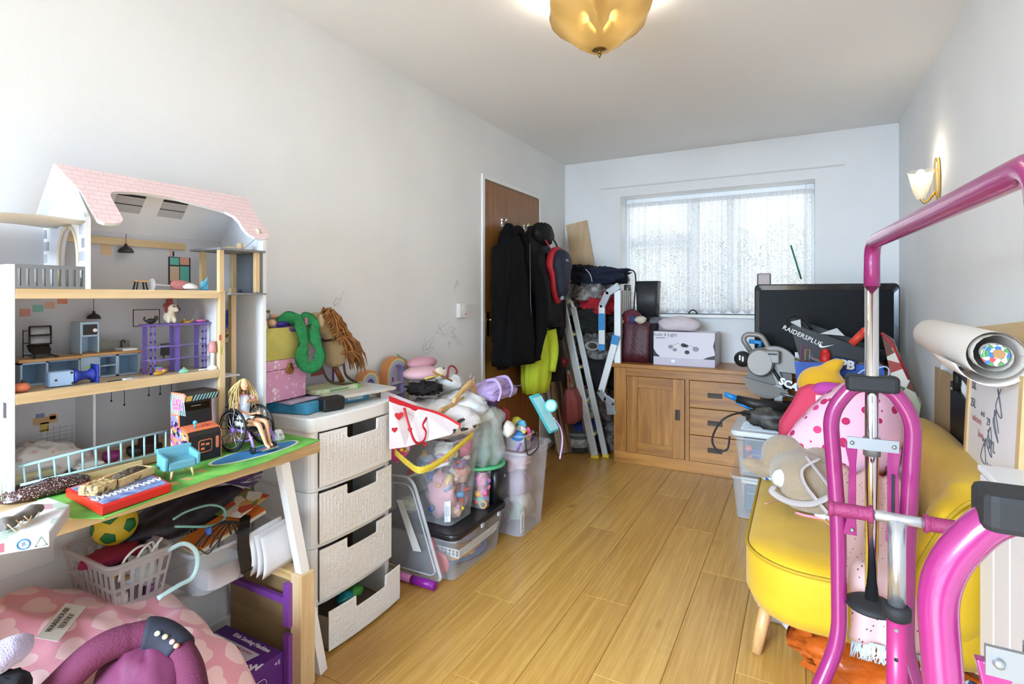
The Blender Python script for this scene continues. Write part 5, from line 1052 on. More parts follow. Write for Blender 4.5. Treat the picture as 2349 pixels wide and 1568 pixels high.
# cloth and bags at the back
tag(obj('black_print_bag', lump((-1.70, 1.00, .555), (.085, .185, .065), 15, .25, 3, .08, 36, 18, True, R(4)), mat('black_satin', '#141216', .5, var='#2b2430', vs=35)), 'black printed drawstring bag draped over the clear paper box', 'bag')
for k, (px, py, ch_) in enumerate(((433, 1228, 'M'), (445, 1182, 'N'))):
    q = PX(px, py, -1.61 - .03 * k); bt_ = thing('crest_badge', 'gold outlined crest with a letter %s printed on the black bag' % ch_, 'badge', q); fm = frame(q, (.1, 1, .25), (-.5, 0, 1))
    obj('outline', B().tube([fm @ V((a, b, 0)) for a, b in ((-.016, .014), (0, .010), (.016, .014), (.014, -.008), (0, -.018), (-.014, -.008))], .0012, 5, True), mat('crest_gold', '#8f8560', .6), bt_); text(ch_, .022, mat('crest_gold', '#8f8560'), fm, bt_)
mint = mat('mint_band', '#7fb3a9', .4)
tag(obj('hair_band', B().tube(spline([PX(398, 1190, -1.55), PX(430, 1172, -1.565), PX(480, 1158, -1.575), PX(512, 1166, -1.575), PX(514, 1190, -1.56), PX(480, 1206, -1.54), PX(402, 1207, -1.53)], 6), .0036, 8), mint), 'thin mint green hair band on the black printed bag', 'hair band')
tag(obj('hair_hoop', B().tube(spline([PX(385, 1262, -1.525), PX(420, 1246, -1.50), PX(448, 1262, -1.49), PX(453, 1295, -1.485), PX(440, 1325, -1.48), PX(410, 1342, -1.475), PX(362, 1372, -1.47)], 6), [.0026] * 37, 8, flat=2.4), mat('mint_clear', '#b9d3cf', .3)), 'pale mint toothed hair hoop standing against the frosted basket', 'hair band')
bp = spline([PX(560, 1150, -1.64), PX(562, 1180, -1.56), PX(558, 1215, -1.49), PX(558, 1260, -1.478), PX(566, 1308, -1.47)], 6)
bl_ = thing('black_belt', 'black strap hanging over the front of the clear paper box', 'belt', bp[-1])
obj('strap', B().rings([[q + V((0, -.019, 0)), q + V((0, .019, 0)), q + V((.003, .019, .002)), q + V((.003, -.019, .002))] for q in bp], smooth=False), mat('belt_black', '#151314', .35), bl_)
obj('pointed_tip', B().prism([bp[-1] + V((0, -.019, 0)), bp[-1] + V((0, .019, 0)), bp[-1] + V((0, 0, -.02))], (.003, 0, 0)), mat('belt_black', '#151314'), bl_)
pp = spline([PX(600, 1238, -1.49), PX(588, 1270, -1.475), PX(602, 1315, -1.465)], 5)
wpg = thing('white_papers', 'curled white paper sheets sticking out of the clear box', 'paper', pp[-1])
for k in range(3):
    obj('sheet', B().grid(lambda u, v: (-1.487 + .012 * k + .02 * math.sin(v * 2.5) + .012 * u * u, 1.045 + .11 * u + .012 * k, .515 - .125 * v + .02 * u - .008 * k), 8, 8, thick=.0006), mat('paper_white', '#dcdadc', .8), wpg)
mb_ = thing('mesh_pouch', 'purple string mesh bag tucked behind the desk leg', 'bag', (-1.72, 1.14, .58)); c0 = V((-1.70, 1.135, .655)); mcol = mat('mesh_purple', '#5d3d73', .7)
obj('cord_bundle', lump(c0, (.045, .088, .040), 3, .2, 4, .15, 24, 14, False, R(0)).xf(Matrix.Translation(c0) @ Matrix.Rotation(R(-25), 4, 'X') @ Matrix.Translation(-c0)), mat('mesh_purple_dark', '#4a3258', .8, var='#6d4c80', vs=90), mb_)
cds = B(); random.seed(2)
for k in range(26): a0_ = random.uniform(0, 6.28); cds.tube([c0 + Matrix.Rotation(R(-25), 3, 'X') @ V((.05 * math.cos(a0_ + .25 * i) * .95, -.088 + .176 * i / 8, .044 * math.sin(a0_ + .25 * i))) for i in range(9)], .0018, 4)
obj('cord', cds, mcol, mb_)
cab = B()
for k in range(4): cab.tube(spline([PX(445 + 18 * k, 1255, -1.50), PX(480 + 10 * k, 1215 + 4 * k, -1.505), PX(520 + 6 * k, 1195, -1.52), PX(530 + 15 * k, 1225, -1.51)], 6), .0028, 6)
tag(obj('black_cables', cab, mat('cable_black', '#1a191b', .5)), 'tangled black cables on the orange book', 'cable')
T('metal_stand', 'thin wire display stand lying on the clear paper box', 'stand', PX(440, 1260, -1.50), [('wire', B().tube(fillet([PX(455, 1255, -1.495), PX(475, 1220, -1.50), PX(505, 1235, -1.495), PX(478, 1272, -1.485), PX(455, 1258, -1.49)], .01), .002, 6), mat('wire_dark', '#2a2724', .4)), ('clasp', B().cbox(PX(478, 1217, -1.50), (.01, .012, .018)), mat('clasp_blue', '#2f66b8', .35))])
# wooden toy with purple bars
wf = thing('wooden_toy_frame', 'light pine toy frame with purple bars under the desk end', 'toy frame', (-1.58, 1.16, 0)); pl_ = mat('bar_purple', '#7d3f97', .45)
obj('front_post', B().box((-1.425, 1.150, 0), (-1.375, 1.205, .365)), pinev, wf, bevel=.003); obj('top_rail', B().box((-1.78, 1.155, .335), (-1.425, 1.20, .365)), wood('pine_rail', '#c99f63', '#e2c08a', 0, .45, 45, knots=False), wf, bevel=.003)
obj('panel', B().box((-1.78, 1.185, .0), (-1.425, 1.195, .335)), wood('ply_panel', '#9c7f56', '#b4966a', 0, .6, 30, knots=False), wf)
obj('purple_bar', B().box((-1.44, 1.135, .20), (-1.415, 1.15, .335)), pl_, wf); obj('purple_bar', B().box((-1.44, 1.135, .02), (-1.415, 1.15, .175)), pl_, wf); obj('purple_rail', B().box((-1.75, 1.14, .265), (-1.44, 1.155, .285)), pl_, wf)
# toy sewing machine box
x0, x1, y0, y1, zt = -1.72, -1.435, .985, 1.13, .125
sb_ = thing('sewing_toy_box', 'purple and white toy sewing machine box standing on the floor', 'box', (-1.58, 1.05, 0))
pv = mat('box_purple', '#5c2a80', .35)
obj('carton', B().box((x0, y0, .001), (x1, y1, zt)), pv, sb_, bevel=.001)
obj('top_print', B().prism([V((x0 + .01, y0 + .004, zt)), V((x1 - .07, y0 + .004, zt)), V((x1 - .05, y1 - .045, zt)), V((x0 + .01, y1 - .045, zt))], (0, 0, .0006)), mat('box_print_white', '#d4cfd6', .4), sb_)
wm_ = mat('box_letter', '#ece8ee', .4)
text('Kids Sewing Machine', .021, wm_, frame((-1.56, y1 - .020, zt + .0004), (1, 0, 0), (0, 1, 0)), sb_, bold=.0006); text('Sew', .055, wm_, frame((x1 - .035, y0 + .045, zt + .0006), (.8, .5, 0), (-.5, .8, 0)), sb_, bold=.0012)
text('MACHINE STATION', .012, mat('box_letter_pink', '#b8326a', .4), frame((-1.56, y1 - .058, zt + .001), (1, 0, 0), (0, 1, 0)), sb_); text('+5', .02, wm_, frame((x1 + .0004, y1 - .02, .10), (0, 1, 0), (0, 0, 1)), sb_)
obj('machine_print', B().tube(spline([V((x1 + .001, y0 + .03 + .025 * a, .03 + .03 * b)) for a, b in ((0, 0), (.3, 1.4), (1, 1.7), (2, 1.6), (2.2, 1), (1.2, .9), (1, .2), (2.2, 0), (0, 0))], 4), .0009, 5), wm_, sb_)
# wall socket box under desk
T('double_socket', 'white double wall socket under the desk', 'socket', (XL, .62, .53), [('plate', B().cbox((XL + .006, .62, .55), (.012, .146, .086)), gloss, .002), ('switch', B().cbox((XL + .014, .60, .572), (.006, .012, .016)), gloss), ('switch', B().cbox((XL + .014, .64, .572), (.006, .012, .016)), gloss)])
# ================================================================ DRAWER TOWER AND WHAT STANDS ON IT
tw = thing('drawer_tower', 'white woven-look plastic tower of four drawers next to the desk', 'drawer tower', (-1.65, 1.5, 0))
ty0, ty1, tx0, tx1 = 1.292, 1.708, -1.805, -1.497; tym = (ty0 + ty1) / 2
tpw = mat('tower_white', '#eeece9', .42)
def bow(y): return .014 * (1 - ((y - tym) / .208) ** 2)
def slabp(x0, x1, y0, y1, r=.03):
    pts = [V((x0, y0, 0))] + [V((x1 - r + r * math.sin(a), y0 + r - r * math.cos(a), 0)) for a in [PI / 2 * k / 5 for k in range(6)]]
    n = 10
    mid = [V((x1 + bow(y0 + r + (y1 - y0 - 2 * r) * k / n) * .9, y0 + r + (y1 - y0 - 2 * r) * k / n, 0)) for k in range(1, n)]
    return pts + mid + [V((x1 - r + r * math.cos(a), y1 - r + r * math.sin(a), 0)) for a in [PI / 2 * k / 5 for k in range(6)]] + [V((x0, y1, 0))]
for nm, z0, z1, gr_ in (('top', .764, .816, .006), ('shelf_frame', .553, .566, 0), ('shelf_frame', .354, .367, 0), ('shelf_frame', .151, .164, 0), ('base', .002, .012, 0)):
    obj(nm, B().prism([q + V((0, 0, z0)) for q in slabp(tx0, tx1 + gr_, ty0 - gr_, ty1 + gr_)], (0, 0, z1 - z0)), tpw, tw, bevel=.006)
for y, s in ((ty0, 1), (ty1, -1)):
    for z0, z1 in ((.012, .151), (.164, .354), (.367, .553), (.566, .764)):
        obj('side_panel', B().prism([V((tx0, y, z0)), V((tx1 - .03, y, z0))] + [V((tx1 - .03 + .03 * math.sin(a), y + s * (.03 - .03 * math.cos(a)), z0)) for a in [PI / 2 * k / 4 for k in range(1, 5)]] + [V((tx1 - .004, y + s * .036, z0)), V((tx1 - .02, y + s * .036, z0)), V((tx0, y + s * .006, z0))], (0, 0, z1 - z0)), tpw, tw)
obj('back_panel', B().box((tx0, ty0, .012), (tx0 + .004, ty1, .764)), tpw, tw)
def drawer(z0, z1, pull):
    d0, d1 = ty0 + .030, ty1 - .012; nu, nv = 140, 60; c0, c1 = 1.447, 1.597; cz = .040
    fx_ = tx1 + .004 + pull; b = B()
    ys = [d0 + (d1 - d0) * i / nu for i in range(nu + 1)]; zs = [z0 + .004 + (z1 - .004 - z0 - .004) * j / nv for j in range(nv + 1)]
    ic0 = min(range(nu + 1), key=lambda i: abs(ys[i] - c0)); ic1 = min(range(nu + 1), key=lambda i: abs(ys[i] - c1)); jc = min(range(nv + 1), key=lambda j: abs(zs[j] - (zs[-1] - cz)))
    def wv(y, z):
        e = min(y - d0, d1 - y, z - zs[0], zs[-1] - z)
        if e < .010 or (c0 - .016 < y < c1 + .016 and z > zs[-1] - cz - .012): return 0
        a, b_ = (y - d0) / .0150, (z - z0) / .0110; k, l = int(a), int(b_); return .0030 * (math.sin(PI * (a - k)) if (k + l) % 2 else math.sin(PI * (b_ - l))) - .0025
    def shift(i, j):
        y = ys[i]
        if j > jc and abs(i - ic0) <= 0: y -= .014 * (j - jc) / (nv - jc)
        if j > jc and abs(i - ic1) <= 0: y += .014 * (j - jc) / (nv - jc)
        return y
    vv = [(fx_ + bow(ys[i]) + wv(ys[i], zs[j]), shift(i, j), zs[j]) for i in range(nu + 1) for j in range(nv + 1)]; w_ = nv + 1
    ff = [(i * w_ + j, (i + 1) * w_ + j, (i + 1) * w_ + j + 1, i * w_ + j + 1) for i in range(nu) for j in range(nv) if not (j >= jc and ic0 <= i < ic1)]
    b.add(vv, ff, True); me = b.mesh('drawer_front'); dfo = obj('drawer', me, tpw, None); par(dfo, tw)
    md = dfo.modifiers.new('solid', 'SOLIDIFY'); md.thickness = .004; md.offset = -1
    obj('drawer_box', B().box((tx0 + .02 + pull, d0 + .002, z0 + .008), (fx_ - .004, d0 + .005, z1 - .03)).box((tx0 + .02 + pull, d1 - .005, z0 + .008), (fx_ - .004, d1 - .002, z1 - .03)).box((tx0 + .02 + pull, d0 + .005, z0 + .008), (fx_ - .004, d1 - .005, z0 + .011)), mat('drawer_inner', '#8c7a68', .6), dfo)
    return dfo
for z0, z1, pl_ in ((.566, .764, 0), (.367, .553, 0), (.164, .354, 0), (.006, .151, .045)): drawer(z0, z1, pl_)
ins_ = (('toy_bracelet', 'pink beaded toy seen through the second drawer handle gap', '#c987a4', .50, 0), ('teal_toy', 'teal toy inside the pulled out bottom drawer', '#1d8a94', .105, .03), ('green_toy', 'green toy inside the pulled out bottom drawer', '#3f8f3a', .105, .03))
for k, (nm, lab, c_, z_, pl_) in enumerate(ins_): tag(obj(nm, lump((tx1 - .05 + pl_, 1.47 + .05 * (k == 2), z_), (.03, .035, .02), k + 30, .3, 4, .2, 16, 10), mat('drawer_toy_' + nm, c_, .35)), lab, 'toy')
ZT = .8175
# blue boxes
def yawbox(c, d, a, nm, m_, par_, bev=.001): return obj(nm, B().cbox((0, 0, 0), d).xf(Matrix.Translation(c) @ Matrix.Rotation(a, 4, 'Z')), m_, par_, bev)
bx = thing('blue_toy_box', 'flat blue carton lying under the pink suitcase', 'box', (-1.68, 1.42, ZT)); blu = mat('carton_blue', '#2c7fae', .35, var='#4b9fc4', vs=14)
yawbox((-1.675, 1.415, ZT + .019), (.20, .22, .036), R(12), 'carton', blu, bx); yawbox((-1.575, 1.416, ZT + .019), (.001, .10, .012), R(12), 'label_print', mat('carton_label', '#d7e6ee', .4), bx)
bx = thing('blue_toy_box', 'flat blue carton lying under the grey picture book', 'box', (-1.68, 1.60, ZT))
yawbox((-1.685, 1.605, ZT + .014), (.20, .15, .026), R(-14), 'carton', blu, bx); yawbox((-1.584, 1.59, ZT + .014), (.001, .07, .010), R(-14), 'label_print', mat('carton_label', '#d7e6ee'), bx)
# black charger brick
cb_ = thing('black_charger', 'black boxy charger at the front of the drawer tower top', 'charger', (-1.545, 1.435, ZT)); c = V((-1.548, 1.43, ZT + .026))
yawbox(c, (.05, .085, .05), R(-14), 'body', mat('charger_black', '#161516', .35), cb_, .006)
for k in range(2): yawbox(c + V((.024, .012 + .022 * k, .0)), (.006, .016, .034), R(-14), 'socket_slot', mat('slot_black', '#050505', .5), cb_)
# papers and picture books
T('grey_picture_book', 'large pale grey picture book overhanging the drawer tower edge', 'book', (-1.63, 1.6, ZT + .04), [('cover', B().cbox((0, 0, 0), (.24, .30, .008)).xf(Matrix.Translation((-1.635, 1.60, ZT + .043)) @ Matrix.Rotation(R(-9), 4, 'Z')), mat('pale_cover', '#bcc6c6', .4, var='#cdb9a8', vs=16)), ('pages', B().cbox((0, 0, 0), (.236, .296, .004)).xf(Matrix.Translation((-1.635, 1.60, ZT + .037)) @ Matrix.Rotation(R(-9), 4, 'Z')), mat('book_pages', '#d8d2b8'))])
T('green_story_book', 'white and green story book on top of the grey picture book', 'book', (-1.67, 1.55, ZT + .05), [('cover', B().cbox((0, 0, 0), (.13, .20, .016)).xf(Matrix.Translation((-1.68, 1.535, ZT + .056)) @ Matrix.Rotation(R(-4), 4, 'Z')), mat('cover_pale_yellow', '#dfe0b8', .4, var='#b9c79c', vs=30)), ('spine', B().cbox((0, 0, 0), (.131, .012, .018)).xf(Matrix.Translation((-1.673, 1.638, ZT + .056)) @ Matrix.Rotation(R(-4), 4, 'Z')), mat('spine_green', '#6fb83f', .4)), ('title_strip', B().cbox((0, 0, 0), (.001, .09, .010)).xf(Matrix.Translation((-1.6145, 1.535, ZT + .056)) @ Matrix.Rotation(R(-4), 4, 'Z')), mat('title_green', '#7f9a7a', .5))])
T('lilac_paper', 'lilac folded paper sticking out below the pink suitcase', 'paper', (-1.63, 1.36, ZT + .037), [('sheet', B().prism([V((-1.73, 1.30, ZT + .0385)), V((-1.60, 1.29, ZT + .0385)), V((-1.60, 1.43, ZT + .042)), V((-1.65, 1.45, ZT + .042))], (0, 0, .0012)), mat('lilac_sheet', '#b9a9c4', .7)), ('fold', B().prism([V((-1.64, 1.31, ZT + .040)), V((-1.61, 1.30, ZT + .040)), V((-1.61, 1.42, ZT + .0435)), V((-1.64, 1.43, ZT + .0435))], (0, 0, .001)), mat('lilac_sheet_light', '#cdc0d4', .7))])
# pink suitcase
zs = ZT + .046; ps_ = thing('pink_suitcase', 'pink flower printed cardboard suitcase with brass clasp on the drawer tower', 'suitcase', (-1.73, 1.30, zs))
pk_ = spots('suitcase_print', '#dc9cbc', '#efdbe6', 46, .33, '#e6bdd2', .5)
yawbox((-1.725, 1.315, zs + .056), (.125, .20, .112), R(4), 'case_body', pk_, ps_, .004); yawbox((-1.725, 1.315, zs + .131), (.128, .204, .036), R(4), 'case_lid', spots('suitcase_lid_print', '#dfa3c0', '#efdbe6', 46, .30), ps_, .004)
T_ = obj('clasp', B().cyl((-1.661, 1.335, zs + .108), (-1.653, 1.3355, zs + .108), .016, n=14).cbox((-1.656, 1.335, zs + .125), (.004, .02, .016)), brass, ps_)
yawbox((-1.6625, 1.305, zs + .132), (.002, .008, .024), R(4), 'sticker', mat('sticker_rainbow', '#b56b6b', .5), ps_); yawbox((-1.66, 1.375, zs + .134), (.002, .016, .014), R(4), 'sticker', mat('sticker_blue', '#7d9cc8', .5), ps_)
# yellow fabric box with dolls
zy = zs + .150; yb = thing('yellow_fabric_box', 'pale yellow pleated fabric box on the pink suitcase', 'box', (-1.73, 1.33, zy)); yl_ = mat('yellow_fabric', '#cfc46e', .9, var='#bdb35c', vs=20)
def pleat(u, v): a = u * 4; return None
pts = rrect(.135, .22, .012, 3); rg = []
for k in range(5):
    ring_ = []
    for i in range(80):
        t__ = i / 80 * len(pts); a, b = V((*pts[int(t__)], 0)), V((*pts[(int(t__) + 1) % len(pts)], 0)); q = a.lerp(b, t__ % 1)
        ring_.append(V((-1.73, 1.325, zy + .115 * k / 4)) + Matrix.Rotation(R(4), 3, 'Z') @ (q * (1 + (.012 * math.sin(i * 1.9) + .02 * nz((i * .4, k, 0))) * (1 - k * .12))))
    rg.append(ring_)
obj('pleated_wall', B().rings(rg, cap=False), yl_, yb); obj('bottom', B().cbox((-1.73, 1.325, zy + .002), (.13, .21, .003)), yl_, yb)
obj('soft_corner', lump((-1.695, 1.235, zy + .10), (.03, .03, .07), 12, .2, 3, .1, 20, 12, False), mat('pale_yellow_plush', '#dccf9a', .95), yb)
dz = zy + .112
T('lying_doll', 'small doll in a purple outfit lying in the yellow fabric box', 'doll', (-1.69, 1.31, dz), [('body', B().ball((-1.69, 1.33, dz + .014), (.012, .03, .012)), mat('doll_purple', '#3d2f86', .5)), ('legs', B().tube([(-1.685, 1.36, dz + .014), (-1.68, 1.42, dz + .017)], [.007, .004], 8), mat('doll_skin_pale', '#dcae8c', .5)), ('head', B().ball((-1.69, 1.285, dz + .018), .015), mat('doll_skin_pale', '#dcae8c')), ('shoes', B().cbox((-1.68, 1.425, dz + .020), (.02, .02, .03)), mat('doll_pink_shoe', '#e07ba4', .4))])
T('lying_doll', 'pale doll with grey top lying on top of the purple outfit doll', 'doll', (-1.73, 1.30, dz + .01), [('body', B().ball((-1.735, 1.28, dz + .042), (.02, .032, .018)), mat('doll_grey', '#b9b2b2', .7)), ('arm', B().tube([(-1.72, 1.30, dz + .045), (-1.70, 1.35, dz + .040), (-1.695, 1.375, dz + .044)], [.007, .005, .003], 8), mat('doll_skin_pale', '#dcae8c'))])
tag(obj('purple_doll_car', lump((-1.70, 1.36, dz - .006), (.04, .085, .016), 2, .15, 3, .08, 24, 12), mat('sparkle_purple', '#6a4f9c', .35)), 'sparkly purple soft toy along the yellow box edge', 'toy')
# green scarf hanging over
gs_ = thing('green_scarf', 'bright green crinkled scarf hanging in a loop over the yellow box', 'scarf', (-1.64, 1.42, zs + .1)); gm = mat('scarf_green', '#2f9a5c', .8, var='#238a4e', vs=60, bump=.5, bs=120)
X_ = -1.632; sp1 = spline([PX(643, 742, -1.70), PX(662, 730, -1.68), PX(682, 732, -1.66), PX(692, 755, X_), PX(697, 790, X_), PX(692, 815, X_), PX(703, 842, X_), PX(730, 832, X_), PX(732, 800, X_), PX(722, 770, X_), PX(724, 745, -1.65), PX(708, 734, -1.67), PX(690, 733, -1.68)], 7)
wd_ = [.019 + .011 * abs(math.sin(i * .21 + .6)) for i in range(len(sp1))]
rgs = []
for i, q in enumerate(sp1):
    t_ = (sp1[min(i + 1, len(sp1) - 1)] - sp1[max(0, i - 1)]).normalized(); n_ = t_.cross(V((1, 0, 0))); n_ = n_.normalized() if n_.length > .01 else V((0, 1, 0)); w_ = wd_[i]
    rgs.append([q + n_ * w_ * c_ + V((1, 0, 0)) * (.004 * math.sin(c_ * 7 + i * .6) + s_ * .003) for c_, s_ in ((-1, 0), (-.5, .7), (0, 1), (.5, 1), (1, 0), (.5, -1), (0, -1), (-.5, -1))])
obj('scarf_cloth', B().rings(rgs), gm, gs_)
# cardboard and purple boxes behind
T('cardboard_box', 'brown cardboard box behind the pale doll on the tower', 'box', (-1.79, 1.27, ZT), [('carton', B().box((-1.822, 1.20, ZT + .02), (-1.80, 1.40, 1.165)), mat('kraft', '#b0926c', .8)), ('flap', B().prism([V((-1.80, 1.20, 1.165)), V((-1.80, 1.355, 1.165)), V((-1.785, 1.35, 1.19)), V((-1.785, 1.20, 1.19))], (-.003, 0, 0)), mat('kraft', '#b0926c'))])
T('purple_carton', 'purple and white printed carton standing behind the hobby horse', 'box', (-1.81, 1.55, ZT), [('carton', B().box((-1.822, 1.41, ZT), (-1.806, 1.685, 1.15)), mat('carton_grey', '#cfc6cd', .5)), ('band', B().box((-1.806, 1.41, 1.128), (-1.8045, 1.685, 1.15)), mat('carton_purple', '#57377f', .45)), ('edge', B().box((-1.806, 1.675, ZT), (-1.8045, 1.685, 1.128)), mat('carton_purple', '#57377f')), ('print', B().box((-1.806, 1.56, ZT + .09), (-1.8046, 1.62, ZT + .14)), mat('carton_red_print', '#b0564c', .6)), ('print', B().box((-1.806, 1.47, ZT + .06), (-1.8046, 1.53, ZT + .12)), mat('carton_line_print', '#8f7a8c', .6))])
# hobby horse
hh = thing('hobby_horse', 'tan hobby horse head with long ginger mane on a wooden stick', 'hobby horse', (-1.70, 1.60, ZT)); tan = mat('horse_plush', '#a8926a', .95, bump=.3, bs=200, sheen=.3)
def HP(x, y, X=-1.70): return PX(x, y, X)
rgh = []
for (x, y, rx, ry) in ((768, 842, .030, .032), (768, 830, .040, .044), (769, 806, .044, .052), (768, 782, .042, .050), (764, 762, .038, .046), (752, 744, .032, .046), (730, 734, .024, .040), (705, 738, .020, .030), (690, 746, .016, .020)):
    q = HP(x, y); rgh.append((q, rx, ry))
hb_ = B(); out = []
for i, (q, rx, ry) in enumerate(rgh):
    t_ = (rgh[min(i + 1, len(rgh) - 1)][0] - rgh[max(0, i - 1)][0]).normalized(); n_ = t_.cross(V((1, 0, 0))).normalized()
    out.append([q + V((1, 0, 0)) * rx * math.cos(a) + n_ * ry * math.sin(a) for a in [2 * PI * k / 20 for k in range(20)]])
obj('head', hb_.rings(out), tan, hh, 0, 2, 1)
for dx_, px in ((.03, 737), (-.02, 750)): q = HP(px, 742, -1.67 + dx_ - .03); obj('ear', B().ball(q + V((0, 0, .012)), (.012, .014, .026), 14, 8), mat('horse_ear', '#cbb493', .95), hh)
obj('bridle', B().tube([HP(768, 772) + V((.042 * math.cos(a) * 1.03, .052 * math.sin(a) * 1.02, .012 * math.sin(a))) for a in [2 * PI * k / 28 for k in range(28)]], .005, 6, True), mat('bridle_brown', '#3a2319', .5), hh)
obj('stick', B().cyl(HP(768, 840), V((HP(786, 886).x - .0, HP(786, 886).y, ZT + .066)), .011, n=12), mat('stick_wood', '#8a4a26', .4), hh)
obj('rein', B().tube(spline([HP(737, 780, -1.655), HP(736, 830, -1.645), HP(752, 870, -1.64), HP(780, 880, -1.635), HP(825, 880, -1.64)], 6), .0035, 6, flat=1.6), mat('bridle_brown', '#3a2319'), hh); obj('rein', B().tube(spline([HP(788, 835, -1.66), HP(795, 862, -1.655), HP(822, 880, -1.645)], 6), .0035, 6, flat=1.6), mat('bridle_brown', '#3a2319'), hh)
mn = B(); random.seed(17)
for k in range(420):
    u = random.random(); bx_, by_ = (1 - u) * 742 + u * 796, 735 + 95 * max(0, u - .12) ** 1.2 if u > .12 else 735 - (.12 - u) * 60
    st_ = HP(bx_ + random.uniform(-8, 8), by_ + random.uniform(-8, 8), -1.70 + random.uniform(-.05, .05)); ln = random.uniform(.045, .10); dy = random.uniform(.022, .06) * (1 + .5 * u); dx_ = random.uniform(-.02, .03); upv = .03 if u < .2 else .012
    mn.tube([st_, st_ + V((dx_ * .4, dy * .5, upv)), st_ + V((dx_ * .8, dy * .95, upv - ln * .4)), st_ + V((dx_, dy * 1.15 + random.uniform(-.008, .008), upv - ln))], [.0042, .0052, .0042, .0006], 4)
stuff(obj('mane', mn, mat('mane_ginger', '#8f5a2c', .7, var='#a8703c', vs=30), hh))
# ================================================================ STORAGE BOXES AND THE PILE ON THEM
blkp = mat('box_black', '#18171a', .35)
def LMP(nm, label, cat, c, r, seed, m_, amp=.25, fs=3.5, fold=.14, rot=0, flat=True, n=30): return tag(obj(nm, lump(c, r, seed, amp, fs, fold, n, 16, flat, rot), m_), label, cat)
A_ = tub('clear_storage_box', 'low clear storage box with black lid on the floor', -1.72, -1.31, 1.895, 2.335, .003, .185, .02, plastic('clear_box_a', '#e6e6ea', .13, .15), .005)
ld = obj('black_lid', B().prism([V((-1.515 + a, 2.115 + b, .188)) for a, b in rrect(.445, .475, .05, 5)], (0, 0, .028)), blkp, A_, .008)
for y in (2.09, 2.24): obj('clip', B().cbox((-1.289, y, .190), (.008, .018, .016)), mat('clip_grey', '#b9b6b4', .4), ld)
T('white_mesh_tray', 'white perforated tray inside the low clear box', 'tray', (-1.37, 2.12, .09), [('tray_side', side((-1.345, 1.98, .075), (-1.335, 2.29, .085), (-1.325, 2.30, .125), (-1.335, 1.97, .115), 16), toyw), ('tray_side', side((-1.50, 1.975, .075), (-1.345, 1.98, .075), (-1.335, 1.97, .115), (-1.50, 1.965, .115), 8), toyw), ('tray_base', B().box((-1.50, 1.98, .07), (-1.345, 2.29, .074)), toyw)])
LMP('blue_cloth', 'blue cloth folded at the bottom of the low clear box', 'cloth', (-1.42, 2.15, .03), (.075, .15, .03), 31, mat('cornflower', '#5577b4', .9)); LMP('orange_cloth', 'orange ruffled cloth above the blue cloth in the low box', 'cloth', (-1.42, 2.10, .06), (.08, .13, .018), 32, mat('apricot', '#d89c4e', .9))
LMP('beige_fabric', 'beige folded fabric in the white tray', 'cloth', (-1.44, 2.12, .13), (.09, .13, .045), 33, mat('beige_fab', '#b9a594', .9, var='#9f8fb4', vs=10))
T('red_shovel', 'red plastic toy shovel in the end of the low clear box', 'toy', (-1.45, 1.93, .02), [('blade', B().ball((-1.42, 1.935, .055), (.055, .012, .05)), mat('toy_scarlet', '#c8453f', .4)), ('handle', B().tube([(-1.45, 1.94, .10), (-1.475, 1.945, .168)], [.016, .010], 10), mat('toy_scarlet', '#c8453f'))])
# clear lid leaning against the boxes
p0, p1 = V((-1.352, 1.862, .012)), V((-1.515, 1.875, .435)); p2, p3 = V((-1.70, 1.865, .43)), V((-1.72, 1.852, .012))
lidm = plastic('lid_clear', '#e3e6ea', .10, .12)
cl_ = thing('box_cover', 'large clear plastic lid leaning against the low storage box', 'box cover', (p0 + p3) / 2); rr_ = [p0, p0.lerp(p1, .9), p1.lerp(p0, .02) + V((-.012, 0, .0)), p1.lerp(p2, .2), p2, p3]
rim_ = fillet([p3, p0 + V((-.03, 0, 0)), p0 + V((-.005, 0, .02)), p1 + V((.004, 0, -.03)), p1 + V((-.03, 0, 0)), p2], .03)
obj('panel', B().prism([p3] + rim_[1:-1] + [p2], (0, -.003, 0)), lidm, cl_); obj('rim', B().tube(rim_, .007, 8), plastic('lid_rim', '#eceef0', .4, .2), cl_); obj('inner_ridge', B().tube([q.lerp(V((-1.56, 1.86, .2)), .13) + V((0, -.004, 0)) for q in rim_], .004, 6), plastic('lid_rim', '#eceef0'), cl_)
sl_ = [V((-1.600, 1.858, .33)), V((-1.565, 1.857, .335)), V((-1.455, 1.852, .13)), V((-1.50, 1.852, .125))]; obj('paper_label', B().prism(sl_, (0, -.001, 0)), mat('label_white', '#dcd8d4', .7), cl_)
# box of toys standing on the lid
tub('clear_toy_box', 'tall clear box crammed with toys on the black lid', -1.72, -1.345, 1.92, 2.17, .2185, .60, .028, plastic('clear_box_b', '#e3e8ec', .12, .12), .007)
toys = (('#c9d7b4', 'pale green hat', (-1.62, 1.96, .27), (.06, .03, .035)), ('#3f3346', 'dark violet ball', (-1.56, 2.02, .27), (.07, .06, .06)), ('#d8a0a8', 'dusky pink bundle', (-1.46, 2.0, .33), (.07, .05, .10)), ('#3f76a8', 'blue plush lump', (-1.52, 1.975, .475), (.05, .03, .045)), ('#e4dccb', 'cream plush head', (-1.46, 2.03, .525), (.055, .05, .04)), ('#b5c6ca', 'pale blue soft toy', (-1.43, 1.985, .50), (.035, .03, .03)), ('#d98a72', 'coral toy', (-1.41, 2.08, .42), (.04, .05, .05)), ('#d6b8a4', 'beige teddy', (-1.39, 2.02, .265), (.028, .04, .03)), ('#c96a86', 'rose pink toy', (-1.40, 2.11, .53), (.035, .04, .045)), ('#7f8fa0', 'slate blue toy', (-1.58, 2.09, .42), (.06, .05, .10)), ('#a97f9c', 'mauve toy', (-1.42, 2.10, .30), (.04, .045, .06)))
